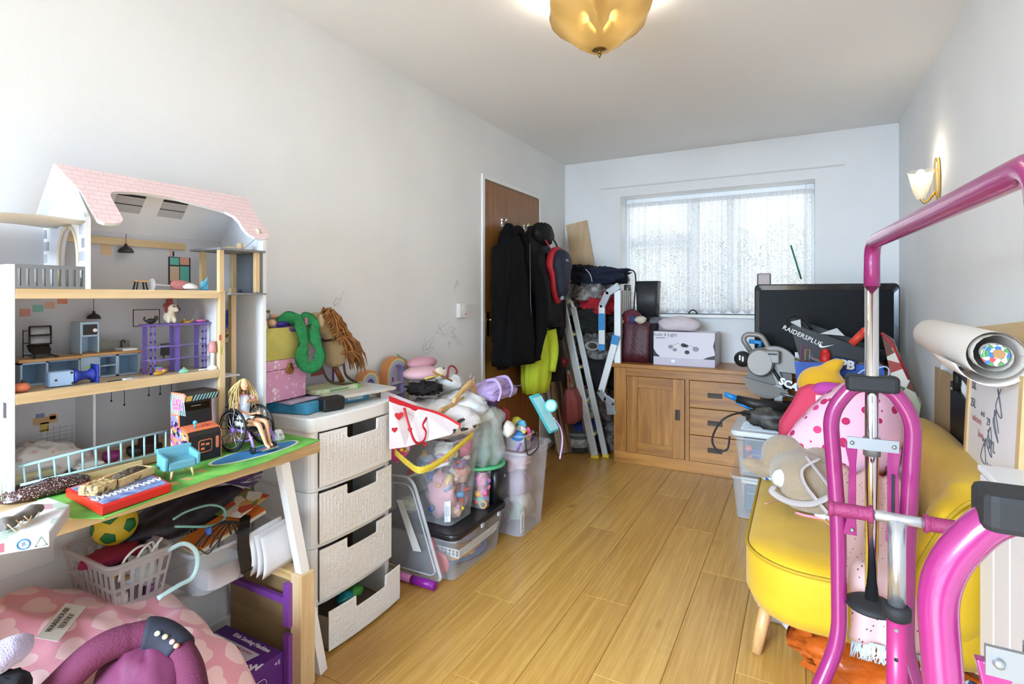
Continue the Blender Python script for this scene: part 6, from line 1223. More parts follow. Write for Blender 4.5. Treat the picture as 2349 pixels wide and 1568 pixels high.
for k, (c_, nm, c, r) in enumerate(toys): LMP('stored_toy', nm + ' squeezed in the tall clear toy box', 'toy', c, r, 40 + k, mat('stored_' + c_, c_, .7, var='#d9d3d0' if k % 3 == 0 else None, vs=25), .3, 4, .15, 0, False, 20)
T('red_story_case', 'red and white flat case slanting in the tall clear toy box', 'case', (-1.46, 1.97, .42), [('case', B().prism([V((-1.62, 1.955, .405)), V((-1.385, 1.955, .505)), V((-1.385, 1.955, .535)), V((-1.62, 1.955, .435))], (0, .012, 0)), mat('case_coral_red', '#c8473f', .4)), ('white_edge', B().prism([V((-1.62, 1.953, .392)), V((-1.385, 1.953, .493)), V((-1.385, 1.953, .505)), V((-1.62, 1.953, .405))], (0, .012, 0)), toyw)])
T('toy_label_card', 'white printed label card inside the toy box corner', 'card', (-1.40, 1.955, .23), [('card', B().prism([V((-1.405, 1.953, .232)), V((-1.372, 1.953, .24)), V((-1.368, 1.948, .335)), V((-1.402, 1.948, .325))], (0, .001, 0)), toyw), ('print', B().prism([V((-1.40, 1.951, .26)), V((-1.377, 1.951, .265)), V((-1.375, 1.949, .31)), V((-1.398, 1.949, .305))], (0, -.0015, 0)), mat('label_print', '#c4c4ca', .7))])
# yellow ribbon draped over
yr_ = spline([PX(905, 1035, -1.50), PX(935, 1062, -1.44), PX(965, 1078, -1.375), PX(1010, 1058, -1.35), PX(1050, 1025, -1.335), PX(1085, 996, -1.33)], 8)
tag(obj('yellow_tape', B().rings([[q + V((0, 0, .013 + .002 * (i % 2))), q + V((.003, 0, .0)), q + V((0, 0, -.013 - .002 * (i % 2))), q + V((-.002, 0, 0))] for i, q in enumerate(yr_)], smooth=False), mat('tape_yellow', '#d8bd3c', .6)), 'yellow crimped paper streamer draped across the toy box', 'streamer')
# box under the green lid with black end
tub('pink_toy_box', 'clear box of pink toys under the green lid', -1.70, -1.335, 2.180, 2.255, .2185, .395, .006, plastic('clear_box_c', '#dfe4ea', .12, .12), .004, None, .015)
for k, (c_, nm, c, r) in enumerate((('#d488a4', 'pink netting', (-1.37, 2.215, .35), (.03, .04, .045)), ('#c9505c', 'red toy', (-1.375, 2.225, .30), (.03, .03, .045)), ('#d2b24a', 'yellow toy', (-1.37, 2.205, .345), (.02, .018, .04)), ('#9a7fb0', 'lilac bottle', (-1.36, 2.225, .25), (.018, .02, .03)), ('#6fae98', 'mint toy', (-1.38, 2.21, .25), (.03, .02, .03)))): LMP('stored_toy', nm + ' in the clear box under the green lid', 'toy', c, r, 60 + k, mat('stored_' + c_, c_, .6), .3, 4, .2, 0, False, 18)
T('black_bin', 'glossy black upright bin beside the pink toy box', 'bin', (-1.42, 2.315, .218), [('bin_wall', B().rings([[V((-1.40 + a, 2.33 + b, z)) for a, b in rrect(.17 * s, .125 * s, .02, 4)] for s, z in ((.94, .2185), (1, .397))]), blkp), ('sticker', B().cbox((-1.3145, 2.345, .34), (.002, .014, .012)), mat('sticker_grey', '#8f8d90', .5))])
gl_ = thing('green_tray', 'curved green plastic lid under the clear film bag', 'tray lid', (-1.40, 2.30, .398)); gmt = mat('lid_green', '#2f8a52', .4)
obj('lid_plate', B().prism([V((-1.46 + .155 * math.cos(a), 2.285 + .125 * math.sin(a), .399)) for a in [2 * PI * k / 36 for k in range(36)]], (0, 0, .016)), gmt, gl_, .004); obj('lid_lip', B().tube([V((-1.46 + .158 * math.cos(a), 2.285 + .128 * math.sin(a), .408)) for a in [2 * PI * k / 36 for k in range(36)]], .009, 8, True), mat('lid_green_light', '#4fa974', .4), gl_)
fm_ = plastic('film_clear', '#dfece6', .3, .05)
fb_ = thing('film_bag', 'crumpled clear plastic bag with green contents standing on the green lid', 'plastic bag', (-1.42, 2.28, .416))
obj('film', loft([((-1.42, 2.28, .417), .10, .10), ((-1.41, 2.275, .48), .115, .108), ((-1.41, 2.27, .56), .10, .10), ((-1.42, 2.265, .63), .11, .10), ((-1.43, 2.26, .69), .09, .085), ((-1.45, 2.25, .735), .03, .03)], 40, 9, .10, 3), fm_, fb_); obj('inner_film', loft([((-1.44, 2.28, .42), .07, .07), ((-1.43, 2.27, .52), .085, .08), ((-1.43, 2.26, .62), .07, .075), ((-1.44, 2.25, .68), .03, .03)], 30, 7, .16, 8), plastic('film_green', '#6f9a80', .45, .1), fb_)
LMP('white_pompom', 'white fluffy pompom showing in the clear film bag', 'pompom', (-1.39, 2.27, .655), (.045, .055, .038), 71, mat('white_fluff', '#e9e9e6', .98, bump=.7, bs=250), .12, 4, .06, 0, False)
# tall clear bin
tub('clear_bin', 'tall clear storage bin of clothes at the end of the row', -1.655, -1.235, 2.40, 2.72, .003, .44, .03, plastic('clear_box_d', '#e8e4ec', .2, .15), .009)
for k, (c_, nm, c, r) in enumerate((('#a98a9c', 'mauve garment', (-1.42, 2.54, .24), (.14, .11, .10)), ('#cfc4b4', 'cream garment', (-1.37, 2.58, .11), (.09, .09, .10)), ('#d9b3b8', 'pale pink garment', (-1.42, 2.53, .36), (.15, .12, .06)), ('#8fa88a', 'sage green garment', (-1.34, 2.50, .10), (.05, .05, .05)), ('#8d86a8', 'slate violet garment', (-1.45, 2.48, .14), (.10, .06, .08)))): LMP('stored_garment', nm + ' inside the tall clear bin', 'clothing', c, r, 80 + k, mat('garment_' + c_, c_, .95), .25, 3, .16)
T('bin_label', 'white paper label low on the clear bin', 'label', (-1.268, 2.425, .02), [('paper', B().box((-1.262, 2.415, .03), (-1.2605, 2.455, .13)), toyw), ('print', B().box((-1.2605, 2.425, .04), (-1.260, 2.445, .12)), mat('label_print', '#c4c4ca'))])
# ---- pile on top
fw_ = mat('fleece_white', '#e9e2df', .98, bump=.5, bs=160); 
LMP('white_fleece', 'white fleece garment heaped on the toy boxes', 'clothing', (-1.53, 2.04, .66), (.20, .22, .10), 91, fw_); LMP('pale_towel', 'pale printed towel beneath the wooden hanger', 'towel', (-1.48, 2.19, .70), (.14, .13, .07), 92, mat('towel_pale', '#e3dfdc', .95, var='#cfd6de', vs=14))
LMP('grey_cloth', 'grey folded cloth behind the lilac bag', 'cloth', (-1.62, 2.42, .70), (.12, .14, .06), 93, mat('grey_cloth', '#b4b1ad', .95)); LMP('white_fur_hat', 'white fluffy fur hat on top of the pile', 'hat', (-1.58, 2.24, .80), (.075, .07, .05), 94, mat('white_fluff', '#e9e9e6'), .15, 5, .1); LMP('rust_garment', 'rust brown garment at the gift bag mouth', 'clothing', (-1.44, 1.99, .66), (.05, .13, .03), 95, mat('rust', '#9c4f2c', .9), .2, 3, .1, R(-22)); LMP('curly_wig', 'black curly wig on the pile', 'wig', (-1.58, 2.04, .80), (.08, .09, .035), 96, mat('wig_black', '#1c1213', .8, bump=.8, bs=120), .5, 9, .35); LMP('clothes_muddle', 'muddle of pastel clothes at the bottom of the pile', 'clothing', (-1.56, 2.33, .56), (.20, .24, .14), 97, patch('pastel_clothes', ['#d8cfd2', '#cdb9c0', '#b9c6cc', '#d9d4c4', '#c7b0c4'], 9))
ph_ = thing('pink_plush_hat', 'pink plush creature hat with round ear on the pile top', 'plush toy', (-1.64, 2.12, .82)); pkp = mat('plush_pink', '#dfb0b8', .95)
obj('brim', B().ball((-1.645, 2.10, .865), (.085, .11, .035), 20, 10), pkp, ph_); obj('crown', B().ball((-1.70, 2.17, .905), (.06, .10, .032), 20, 10), mat('plush_pink_deep', '#cf9aa6', .95), ph_); obj('muzzle', B().ball((-1.575, 2.15, .862), (.03, .05, .03)), mat('plush_cream', '#d8cbb6'), ph_); obj('eye', B().ball((-1.555, 2.155, .888), .005, 8, 6), tb, ph_); obj('green_stem', B().tube(spline([(-1.70, 2.05, .93), (-1.71, 2.02, .945), (-1.70, 1.98, .965)], 4), .003, 6), mat('stem_green', '#5d9a72', .6), ph_)
tag(obj('red_cable_hook', B().tube(spline([(-1.55, 2.18, .83), (-1.55, 2.185, .865), (-1.56, 2.215, .89), (-1.56, 2.25, .885), (-1.55, 2.265, .86), (-1.55, 2.25, .845)], 6), .005, 8), mat('hook_red', '#8c2733', .4)), 'curved dark red hanger hook on top of the pile', 'hook')
for nm, lab, c_, pts, r in (('yellow_stick', 'thin yellow stick across the pile', '#d9bd3f', ((820 + 155, 868), (1010, 859)), .004), ('brown_stick', 'thin brown wooden stick across the pile', '#9a6636', ((993, 852), (1036, 873)), .0045)): tag(obj(nm, B().cyl(PX(*pts[0], -1.52), PX(*pts[1], -1.50), r, n=8).ball(PX(*pts[1], -1.50), r * 1.3, 8, 6), mat(nm + '_m', c_, .5)), lab, 'stick')
wh_ = wood('hanger_wood', '#c49a5c', '#dcb57c', 0, .45, 30, knots=False)
for nm_, lab, P_ in (('wooden_hanger', 'light wooden coat hanger under the lilac bag', ((1040, 920), (1060, 897), (1083, 878), (1090, 905), (1110, 900))), ('wooden_hanger', 'light wooden coat hanger beside the rust garment', ((1010, 940), (1030, 935), (1050, 925), (1075, 908), (1095, 897)))):
    t_ = thing(nm_, lab, 'hanger', PX(*P_[2], -1.42)); pts = spline([PX(x, y, -1.415 - .012 * i) for i, (x, y) in enumerate(P_)], 5)
    obj('shoulder', B().tube(pts, [.008 + .006 * math.sin(i / 20 * PI) for i in range(len(pts))], 8, flat=1.3), wh_, t_); obj('hook', B().tube(arc(pts[10] + V((0, 0, .03)), .018, -60, 200, 8, 'yz'), .002, 6), chrome, t_)
# lilac sequinned bag
lb = thing('lilac_bag', 'lilac sequin shoulder bag lying on the clothes pile', 'bag', (-1.43, 2.42, .70)); lm = mat('lilac_cloth', '#b39cc9', .7)
cq = V((-1.43, 2.44, .745)); obj('bag_body', lump(cq, (.09, .17, .06), 55, .22, 3.5, .14, 48, 24, True, R(6)), lm, lb); obj('sequin_panel', lump(cq + V((.03, .045, -.012)), (.065, .095, .035), 57, .1, 3, .05, 28, 14, True), spots('lilac_sequins', '#a88fc0', '#d9c9e2', 210, .3, rough=.3), lb)
obj('zip', B().tube([cq + V((.082, -.15 + .3 * k / 8, .018 + .008 * math.sin(k * .5))) for k in range(9)], .003, 6), mat('lilac_zip', '#8d74a8', .5), lb)
for y_ in (-.09, .03): obj('strap', B().tube(spline([cq + V((.085, y_ - .02, -.03)), cq + V((.088, y_, .02)), cq + V((.04, y_ + .03, .065)), cq + V((-.03, y_ + .04, .055))], 5), .009, 8, flat=.35), lm, lb)
LMP('brown_bag_lining', 'dark violet lining showing under the lilac bag', 'cloth', (-1.40, 2.32, .70), (.05, .05, .03), 58, mat('aubergine', '#43284c', .9))
# gift bag with red rim
gb_ = thing('gift_bag', 'white paper gift bag with red rim ribbon and heart print', 'gift bag', (-1.40, 1.93, .62)); gw = mat('gift_white', '#e9dbdb', .5, alpha=.9); rd_ = mat('gift_red', '#c3202c', .4)
g = [PX(893, 912, -1.46), PX(955, 935, -1.42), PX(1010, 950, -1.37), PX(1056, 975, -1.315), PX(1035, 996, -1.32), PX(985, 1010, -1.37), PX(930, 1025, -1.42), PX(893, 1030, -1.46)]
gbk = [q + V((-.09, .05, 0)) for q in g]
obj('front_panel', B().prism([g[0], g[1], g[2], g[3], g[4], g[5], g[6], g[7]], (-.003, .002, 0)), gw, gb_); obj('back_panel', B().prism([gbk[0] + V((0, 0, .02)), gbk[3] + V((0, 0, .02)), gbk[4], gbk[7]], (-.003, .002, 0)), gw, gb_)
obj('red_rim', B().rings([[q + V((.002, -.002, .008)), q + V((.002, -.002, -.014)), q + V((-.004, .002, -.014)), q + V((-.004, .002, .008))] for q in spline(g[:4], 4)], smooth=False), rd_, gb_)
obj('ribbon_handle', B().tube(spline([PX(927, 935, -1.435), PX(938, 975, -1.40), PX(948, 1005, -1.385), PX(958, 1016, -1.38), PX(972, 1010, -1.375), PX(977, 990, -1.375), PX(970, 975, -1.38), PX(979, 957, -1.39)], 5), .0055, 6, flat=.4), rd_, gb_)
for x, y, s in ((915, 953, 9), (940, 985, 5), (905, 985, 6), (1035, 985, 12), (925, 1005, 6), (975, 1018, 5), (1000, 1000, 6)):
    q = PX(x, y, -1.375 - (1010 - x) * .0007 + .004); fm = frame(q, (.45, .85, 0), (0, 0, 1)); s *= .0021
    obj('heart_print', B().prism([fm @ V((s * 1.0 * math.sin(a) ** 3, s * (.8125 * math.cos(a) - .3125 * math.cos(2 * a) - .125 * math.cos(3 * a)), 0)) for a in [2 * PI * k / 20 for k in range(20)]], fm.to_3x3() @ V((0, 0, .0008))), rd_, gb_)
T('pink_balloon', 'shiny pink balloon behind the drawer tower edge', 'balloon', (-1.52, 1.79, .54), [('skin', B().ball((-1.55, 1.80, .615), (.07, .07, .085), 20, 14), mat('balloon_pink', '#dd4f9c', .2)), ('knot', B().cyl((-1.55, 1.80, .532), (-1.55, 1.80, .52), .004, .009, 8), mat('balloon_pink', '#dd4f9c'))])
T('gold_tassel', 'small gold tassel clip near the pink balloon', 'clip', PX(925, 1030, -1.46), [('bead', B().ball(PX(922, 1030, -1.455), .010, 10, 8).ball(PX(930, 1033, -1.455), .008, 10, 8), gold), ('card', B().cbox(PX(935, 1020, -1.46), (.002, .02, .05)), toyw)])
# rainbow wall shelves
def rainbow(nm, label, px, py, w, h, X, inner):
    c = PX(px, py, X); t_ = thing(nm, label, 'shelf', c); cs = ('#d9945c', '#e6cf8c', '#9fc4cc', '#b7a6d6')
    for k, c_ in enumerate(cs):
        r = w / 2 - k * .010; pth = [c + V((0, -r, 0))] + [c + V((0, -r * math.cos(a), h - w / 2 + r * math.sin(a))) for a in [PI * i / 16 for i in range(17)]] + [c + V((0, r, 0))]
        out = [[q + V((.022, 0, 0)) + (c + V((0, 0, h - w / 2)) - q).normalized() * .0, q + V((-.022, 0, 0)), q + V((-.022, 0, 0)) + V((0, -(q.y - c.y) / r * .0095, -max(0, q.z - c.z - h + w / 2) / r * .0095)), q + V((.022, 0, 0)) + V((0, -(q.y - c.y) / r * .0095, -max(0, q.z - c.z - h + w / 2) / r * .0095))] for q in pth]
        obj('rainbow_band', B().rings(out, smooth=False), mat('rainbow_' + c_, c_, .5), t_)
    if inner:
        obj('inner_box', B().prism([c + V((-.02, y, z)) for y, z in [(-w / 2 + .042, 0)] + [(-(w / 2 - .042) * math.cos(a), h - w / 2 + (w / 2 - .042) * math.sin(a)) for a in [PI * i / 12 for i in range(13)]] + [(w / 2 - .042, 0)]], (.006, 0, 0)), mat('shelf_lilac_grey', '#d9d4dc', .6), t_)
        for z in (.05, .10): obj('shelf_board', B().box((c.x - .014, c.y - w / 2 + .042, c.z + z), (c.x + .02, c.y + w / 2 - .042, c.z + z + .004)), toyw, t_)
        obj('pink_tag', B().cbox((c.x - .012, c.y - .005, c.z + .118), (.004, .02, .02)), mat('tag_magenta', '#c42a68', .5), t_)
    return t_
rainbow('rainbow_shelf', 'large rainbow arch shelf with inner boards against the wall', 905, 925, .165, .235, -1.775, True); rainbow('rainbow_shelf', 'small rainbow arch ornament beside the hobby horse', 842, 905, .125, .115, -1.775, False)
# teal toy microphone stand, tub with black handle, ribbon
tm = thing('teal_toy_case', 'light teal flat toy case sloping over the bin end', 'toy case', PX(1245, 950, -1.25)); tea = mat('toy_aqua_teal', '#4fb7b9', .4)
a, b_ = PX(1222, 905, -1.30), PX(1268, 990, -1.225); s_ = V((.3, .95, .1)).normalized() * .038; dn = (b_ - a).cross(s_).normalized() * .02
obj('case', B().prism([a - s_, a + s_, b_ + s_, b_ - s_], dn), tea, tm, .006); dd = dn.normalized() * -.003 if dn.dot(O3 - a) < 0 else dn.normalized() * (.02 + .003)
q4 = [(q.lerp((a + b_) / 2, .12)) for q in (a - s_, a + s_, b_ + s_, b_ - s_)]; obj('face_panel', B().prism([q + dd for q in q4], dn.normalized() * .003), mat('toy_aqua_pale', '#a6d9dc', .4), tm)
T('teal_toy_fan', 'round light teal toy disc beside the sloping toy case', 'toy', PX(1264, 930, -1.21), [('disc', B().cyl(PX(1264, 930, -1.215), PX(1264, 930, -1.195), .034, n=24), tea), ('face', B().cyl(PX(1264, 930, -1.195), PX(1264, 930, -1.19), .026, n=24), mat('toy_aqua_pale', '#a6d9dc'))])
tag(obj('lilac_ribbon', B().tube(spline([PX(1270, 958, -1.20), PX(1285, 980, -1.19), PX(1290, 1010, -1.185), PX(1284, 1052, -1.18)], 7), .006, 6, flat=.3), mat('ribbon_lilac', '#c9a4c4', .6)), 'lilac ribbon dangling below the teal toy case', 'ribbon')
t_ = tub('small_tub', 'small clear tub of toys with black handle on the clear bin', -1.36, -1.24, 2.40, 2.53, .452, .53, .01, plastic('clear_box_e', '#dfe0e8', .25, .12), .004)
obj('handle', B().tube(spline([(-1.23, 2.535, .53), (-1.215, 2.53, .46), (-1.215, 2.46, .435), (-1.215, 2.40, .45), (-1.225, 2.395, .53)], 6), .0035, 6), blkp, t_)
for k, (c_, nm, c, r) in enumerate((('#2f6fa8', 'blue toy', (-1.28, 2.42, .525), (.035, .025, .03)), ('#e2dcd6', 'white toy', (-1.29, 2.47, .54), (.03, .025, .03)), ('#58a4c4', 'sky blue toy', (-1.30, 2.50, .56), (.03, .025, .03)), ('#b0302f', 'red ball', (-1.42, 2.50, .60), (.045, .045, .045)), ('#2a5a3c', 'dark green cloth', (-1.45, 2.44, .58), (.06, .08, .06)), ('#d8c74a', 'lime yellow toy', (-1.36, 2.56, .56), (.03, .03, .03)), ('#e3d9cf', 'cream plush paw', (-1.30, 2.36, .57), (.03, .04, .04)), ('#5b2a80', 'violet toy', (-1.31, 2.60, .47), (.03, .03, .018)))): LMP('pile_toy', nm + ' in the toys on the clear bin', 'toy', c, r, 100 + k, mat('pile_' + c_, c_, .6), .2, 3, .1, 0, False, 18)
tag(obj('dark_hose', B().tube(spline([PX(1040, 990, -1.32), PX(1055, 965, -1.35), PX(1085, 958, -1.36), PX(1090, 975, -1.34), PX(1060, 985, -1.32)], 6), .008, 8), mat('hose_dark', '#23211f', .5)), 'coiled dark hose between the gift bag and film bag', 'hose')
T('purple_pen', 'thick purple and pink marker lying on the floor', 'marker', PZ(955, 1330, .02), [('barrel', B().cyl(PZ(895, 1312, .018), PZ(950, 1330, .018), .017, n=12), mat('marker_pink', '#cf7bb8', .35)), ('cap', B().cyl(PZ(945, 1328, .0185), PZ(998, 1344, .0185), .0185, n=12), mat('marker_purple', '#8a1c94', .3))])
LMP('white_lump', 'cream coat sleeve tucked between bags', 'clothing', (-1.42, 2.14, .62), (.06, .07, .05), 120, mat('cream_coat', '#ddd0cb', .95))

# jumbled small toys in the clear boxes
random.seed(77); shp = [lambda: B().ball((0, 0, 0), (.016, .013, .014), 12, 8), lambda: B().rbox((0, 0, 0), (.036, .022, .014), .006), lambda: B().tube([(.016 * math.cos(a), .016 * math.sin(a), 0) for a in [2 * PI * k / 14 for k in range(14)]], .004, 6, True), lambda: B().lathe([(.004, -.02), (.011, -.016), (.009, .004), (.005, .01), (.006, .02)], (0, 0, 0), 10), lambda: B().cyl((0, 0, -.018), (0, 0, .018), .012, .003, 10)]
tc_ = ('#d9598c', '#e2a23a', '#3f8fc4', '#8a5cb0', '#4fae84', '#d0483c', '#efe6d8', '#e7c84a', '#c78fb8', '#2f4f8f'); tme = {}; tn_ = dict(zip(tc_, 'magenta amber blue violet green red cream yellow mauve navy'.split())); sn_ = ('ball', 'block', 'ring', 'skittle', 'cone')
for n_, x0, x1, y0, y1, z0, z1, lab, grp_ in ((46, -1.62, -1.372, 1.955, 2.12, .25, .54, 'jumbled inside the tall clear toy box', 'small toys in the tall clear box'), (20, -1.44, -1.35, 2.195, 2.238, .235, .375, 'jumbled in the box under the green lid', 'small toys under the green lid'), (14, -1.345, -1.255, 2.42, 2.52, .47, .545, 'heaped in the small clear tub', 'small toys in the small tub')):
    for k in range(n_):
        i, c_ = random.randrange(5), random.choice(tc_)
        if (i, c_) not in tme: me = shp[i]().mesh('toy'); me.materials.append(mat('toy_' + c_, c_, .4)); tme[i, c_] = me
        o = bpy.data.objects.new('small_toy', tme[i, c_]); COL.objects.link(o); o.location = (x1 - abs(random.gauss(0, .35)) % 1 * (x1 - x0), random.uniform(y0, y1), random.uniform(z0, z1)); o.rotation_euler = [random.uniform(0, 6.3) for _ in range(3)]; o.scale = [random.uniform(.9, 1.5)] * 3; tag(o, 'tiny %s toy %s %s' % (tn_[c_], sn_[i], lab), 'toy', grp_)
# ================================================================ COATS, LADDERS, CORNER CLUTTER
bk1 = mat('coat_black', (.0022, .002, .0024), .9, bump=.25, bs=40, spec=.2); bk2 = mat('puffer_black', (.0032, .003, .0034), .6, bump=.4, bs=25, spec=.3)
def coat(nm, label, secs, m_, folds, amp, sleeves, seed=1, extra=()):
    t_ = thing(nm, label, 'coat', (secs[-1][2], secs[-1][1], secs[-1][0])); S = []
    for i in range(len(secs) - 1):
        for k in range(4): a, b = secs[i], secs[i + 1]; u = k / 4; S.append([a[j] + (b[j] - a[j]) * u for j in range(5)])
    S.append(secs[-1]); n = len(S)
    obj('body', loft([((s[2], s[1], s[0]), s[4], s[3], min(1, .25 + i / n)) for i, s in enumerate(S)], 44, folds, amp, seed), m_, t_)
    for sl in sleeves: pts = spline([V(q) for q in sl], 5); obj('sleeve', B().tube(pts, [.060 - .022 * i / len(pts) + .003 * math.sin(i * 1.9) for i in range(len(pts))], 14), m_, t_)
    return t_
c1 = coat('black_coat', 'long black coat hanging from the left door hook', ((1.745, 3.21, -1.77, .03, .02), (1.68, 3.20, -1.75, .10, .05), (1.55, 3.18, -1.73, .17, .075), (1.25, 3.17, -1.71, .21, .095), (.95, 3.16, -1.69, .24, .115), (.80, 3.17, -1.69, .25, .12)), bk1, 7, .09, (((-1.73, 3.03, 1.56), (-1.70, 2.97, 1.25), (-1.70, 2.96, .98), (-1.69, 2.99, .78)), ((-1.69, 3.30, 1.56), (-1.60, 3.34, 1.30), (-1.575, 3.32, 1.05), (-1.60, 3.26, .82))))
obj('collar', B().tube(spline([(-1.70, 3.12, 1.66), (-1.69, 3.2, 1.70), (-1.70, 3.28, 1.66), (-1.69, 3.30, 1.55)], 5), .028, 10), bk1, c1); obj('zip', B().tube([(-1.612, 3.22, 1.6), (-1.60, 3.21, 1.2), (-1.58, 3.21, .85)], .003, 6), mat('zip_grey', '#55565a', .4), c1)
c2 = coat('black_puffer', 'black padded jacket hanging from the right door hook', ((1.765, 3.55, -1.76, .03, .02), (1.70, 3.56, -1.74, .12, .06), (1.55, 3.60, -1.72, .17, .085), (1.25, 3.62, -1.69, .19, .10), (1.02, 3.62, -1.68, .20, .11)), bk2, 5, .06, (((-1.70, 3.74, 1.56), (-1.66, 3.80, 1.3), (-1.64, 3.80, 1.05), (-1.64, 3.76, .92)), ((-1.68, 3.46, 1.55), (-1.62, 3.45, 1.3), (-1.60, 3.44, 1.1))), 4)
obj('hood', lump((-1.68, 3.56, 1.70), (.08, .12, .09), 22, .15, 3, .08, 28, 14, False), bk2, c2)
hv = thing('hi_vis_jacket', 'lime yellow high visibility jacket hanging below the dark coats', 'jacket', (-1.69, 3.48, .55)); lime = mat('hi_vis_lime', '#cfe23a', .8, bump=.15, bs=60)
obj('body', loft([((-1.74, 3.54, 1.74), .02, .03), ((-1.77, 3.52, 1.55), .04, .10), ((-1.75, 3.50, 1.2), .05, .15), ((-1.70, 3.48, .98), .08, .16), ((-1.68, 3.47, .80), .085, .17), ((-1.68, 3.46, .64), .08, .165), ((-1.68, 3.45, .56), .075, .13)], 40, 8, .10, 2), lime, hv); obj('sleeve', B().tube(spline([(-1.62, 3.56, 1.0), (-1.60, 3.57, .85), (-1.615, 3.56, .70)], 5), [.05 - .001 * k for k in range(11)], 12), lime, hv)
obj('hanging_loop', B().tube(arc((-1.775, 3.53, 1.765), .02, 0, 180, 8, 'yz'), .003, 6), lime, hv)
# backpack
bp = thing('backpack', 'navy backpack with red trim hanging over the padded jacket', 'backpack', (-1.53, 3.58, 1.22)); nv = mat('pack_navy', '#1c2333', .7); rp_ = mat('pack_red', '#b3202c', .6)
def pk2(sc, dx): return [V((-1.575 + dx + .004 * math.sin(a), 3.60 + sc * .125 * math.sin(a) * (1.05 if math.cos(a) > -.2 else .72), 1.46 + sc * (.15 if math.cos(a) > 0 else .27) * math.cos(a))) for a in [2 * PI * k / 28 for k in range(28)]]
obj('back_panel', B().rings([pk2(.96, -.03), pk2(1, 0), pk2(.97, .02)]), rp_, bp); obj('front_panel', B().rings([pk2(.86, .015), pk2(.84, .05), pk2(.72, .075), pk2(.4, .088)]), nv, bp)
obj('red_zip', B().tube(spline([(-1.497, 3.625, 1.52), (-1.492, 3.635, 1.42), (-1.50, 3.62, 1.30)], 5), .009, 6), rp_, bp); text('REGATTA', .022, mat('pack_logo', '#c9ccd2', .5), frame((-1.487, 3.60, 1.505), (0, 1, 0), (-.1, 0, 1)), bp); obj('buckle', B().cbox((-1.53, 3.59, 1.235), (.02, .025, .03)), mat('buckle_grey', '#9ea2a8', .4), bp)
for y_ in (3.52, 3.68): obj('shoulder_strap', B().tube(spline([(-1.60, y_, 1.60), (-1.66, y_ - .01, 1.70), (-1.73, 3.56, 1.76)], 5), .014, 8, flat=.4), rp_ if y_ < 3.6 else nv, bp)
# white and black garments peeking below
LMPa = lambda nm, lab, cat, c, r, sd, m_, **k: tag(obj(nm, lump(c, r, sd, k.get('amp', .25), k.get('fs', 3.5), k.get('fold', .2), 44, 26, k.get('flat', True), k.get('rot', 0)), m_), lab, cat)
tag(obj('dark_trousers', loft([((-1.70, 3.74, 1.02), .06, .07), ((-1.68, 3.75, .85), .07, .075), ((-1.66, 3.76, .60), .065, .07)], 24, 5, .08, 3), mat('trouser_black', '#0e0e10', .9)), 'black trousers hanging below the padded jacket', 'trousers')
# boards leaning in the corner
def board(nm, label, a, b, w, t, m_, cat='board', side_=V((0, 1, 0))):
    a, b = V(a), V(b); d = (b - a).normalized(); s = (side_ - d * side_.dot(d)).normalized() * w / 2; n = d.cross(s).normalized() * t
    return tag(obj(nm, B().prism([a - s, a + s, b + s, b - s], n), m_, None, .001), label, cat)
bw = wood('board_pale', '#bfa077', '#cdb28c', 2, .5, 30, knots=False); bm_ = wood('board_brown', '#7d6248', '#94785a', 2, .6, 30, knots=False)
board('laminate_offcut', 'tall pale laminate board leaning in the back corner', (-1.36, 4.24, .01), (-1.715, 4.325, 1.885), .19, .008, bw, side_=V((1, .1, 0)))
board('pine_batten', 'narrow pine batten leaning beside the aluminium ladder', (-1.46, 4.03, .01), (-1.755, 3.94, 1.52), .045, .03, bm_); board('pine_batten', 'narrow pale batten leaning in the door corner', (-1.70, 3.905, .01), (-1.815, 3.90, 1.66), .03, .02, bw)
board('brown_plank', 'wide brown plank leaning behind the pine batten', (-1.60, 3.99, .01), (-1.775, 3.99, 1.15), .12, .02, bm_); board('mdf_offcut', 'short tan board leaning against the brown plank', (-1.55, 3.93, .45), (-1.60, 3.95, .66), .16, .012, wood('mdf_tan', '#94805f', '#a28d6c', 1, .7, 20, knots=False))
for k, (y_, c_, lab, z_) in enumerate(((3.87, '#d8d0c6', 'white shelf panel leaning by the door frame', .62), (3.905, '#cfc2b2', 'cream shelf panel leaning by the door frame', .52), (3.935, '#a88a68', 'thin tan panel leaning by the door frame', .78))): board('shelf_panel', lab, (-1.66 + .02 * k, y_, .01), (-1.80, y_ + .02, z_), .05, .016, mat('panel_' + c_, c_, .6))
board('red_level', 'long red spirit level leaning behind the red bag', (-1.63, 3.965, .02), (-1.74, 3.97, .98), .03, .02, mat('level_red', '#a8202a', .4)); 
LMPa('red_bow', 'red ribbon bow in front of the brown plank', 'ribbon', (-1.66, 3.91, .72), (.03, .05, .04), 140, mat('level_red', '#a8202a'), flat=False)
rb_ = thing('red_bag', 'crumpled dull red bag hanging low beside the planks', 'bag', (-1.57, 3.95, .30)); obj('bag_body', loft([((-1.57, 3.86, .27), .05, .09), ((-1.56, 3.86, .33), .07, .105), ((-1.56, 3.86, .45), .06, .10), ((-1.57, 3.86, .53), .035, .08)], 32, 6, .12, 5), mat('bag_dull_red', '#8c4340', .8), rb_); obj('strap', B().tube(spline([(-1.57, 3.80, .52), (-1.585, 3.83, .64), (-1.58, 3.90, .52)], 5), .008, 6), mat('bag_dull_red', '#8c4340'), rb_)
LMPa('white_check_cloth', 'white and grey checked cloth behind the red bag', 'cloth', (-1.50, 4.03, .38), (.07, .06, .13), 141, mat('check_grey', '#b9b6b2', .9, var='#5d5a58', vs=22), flat=False)
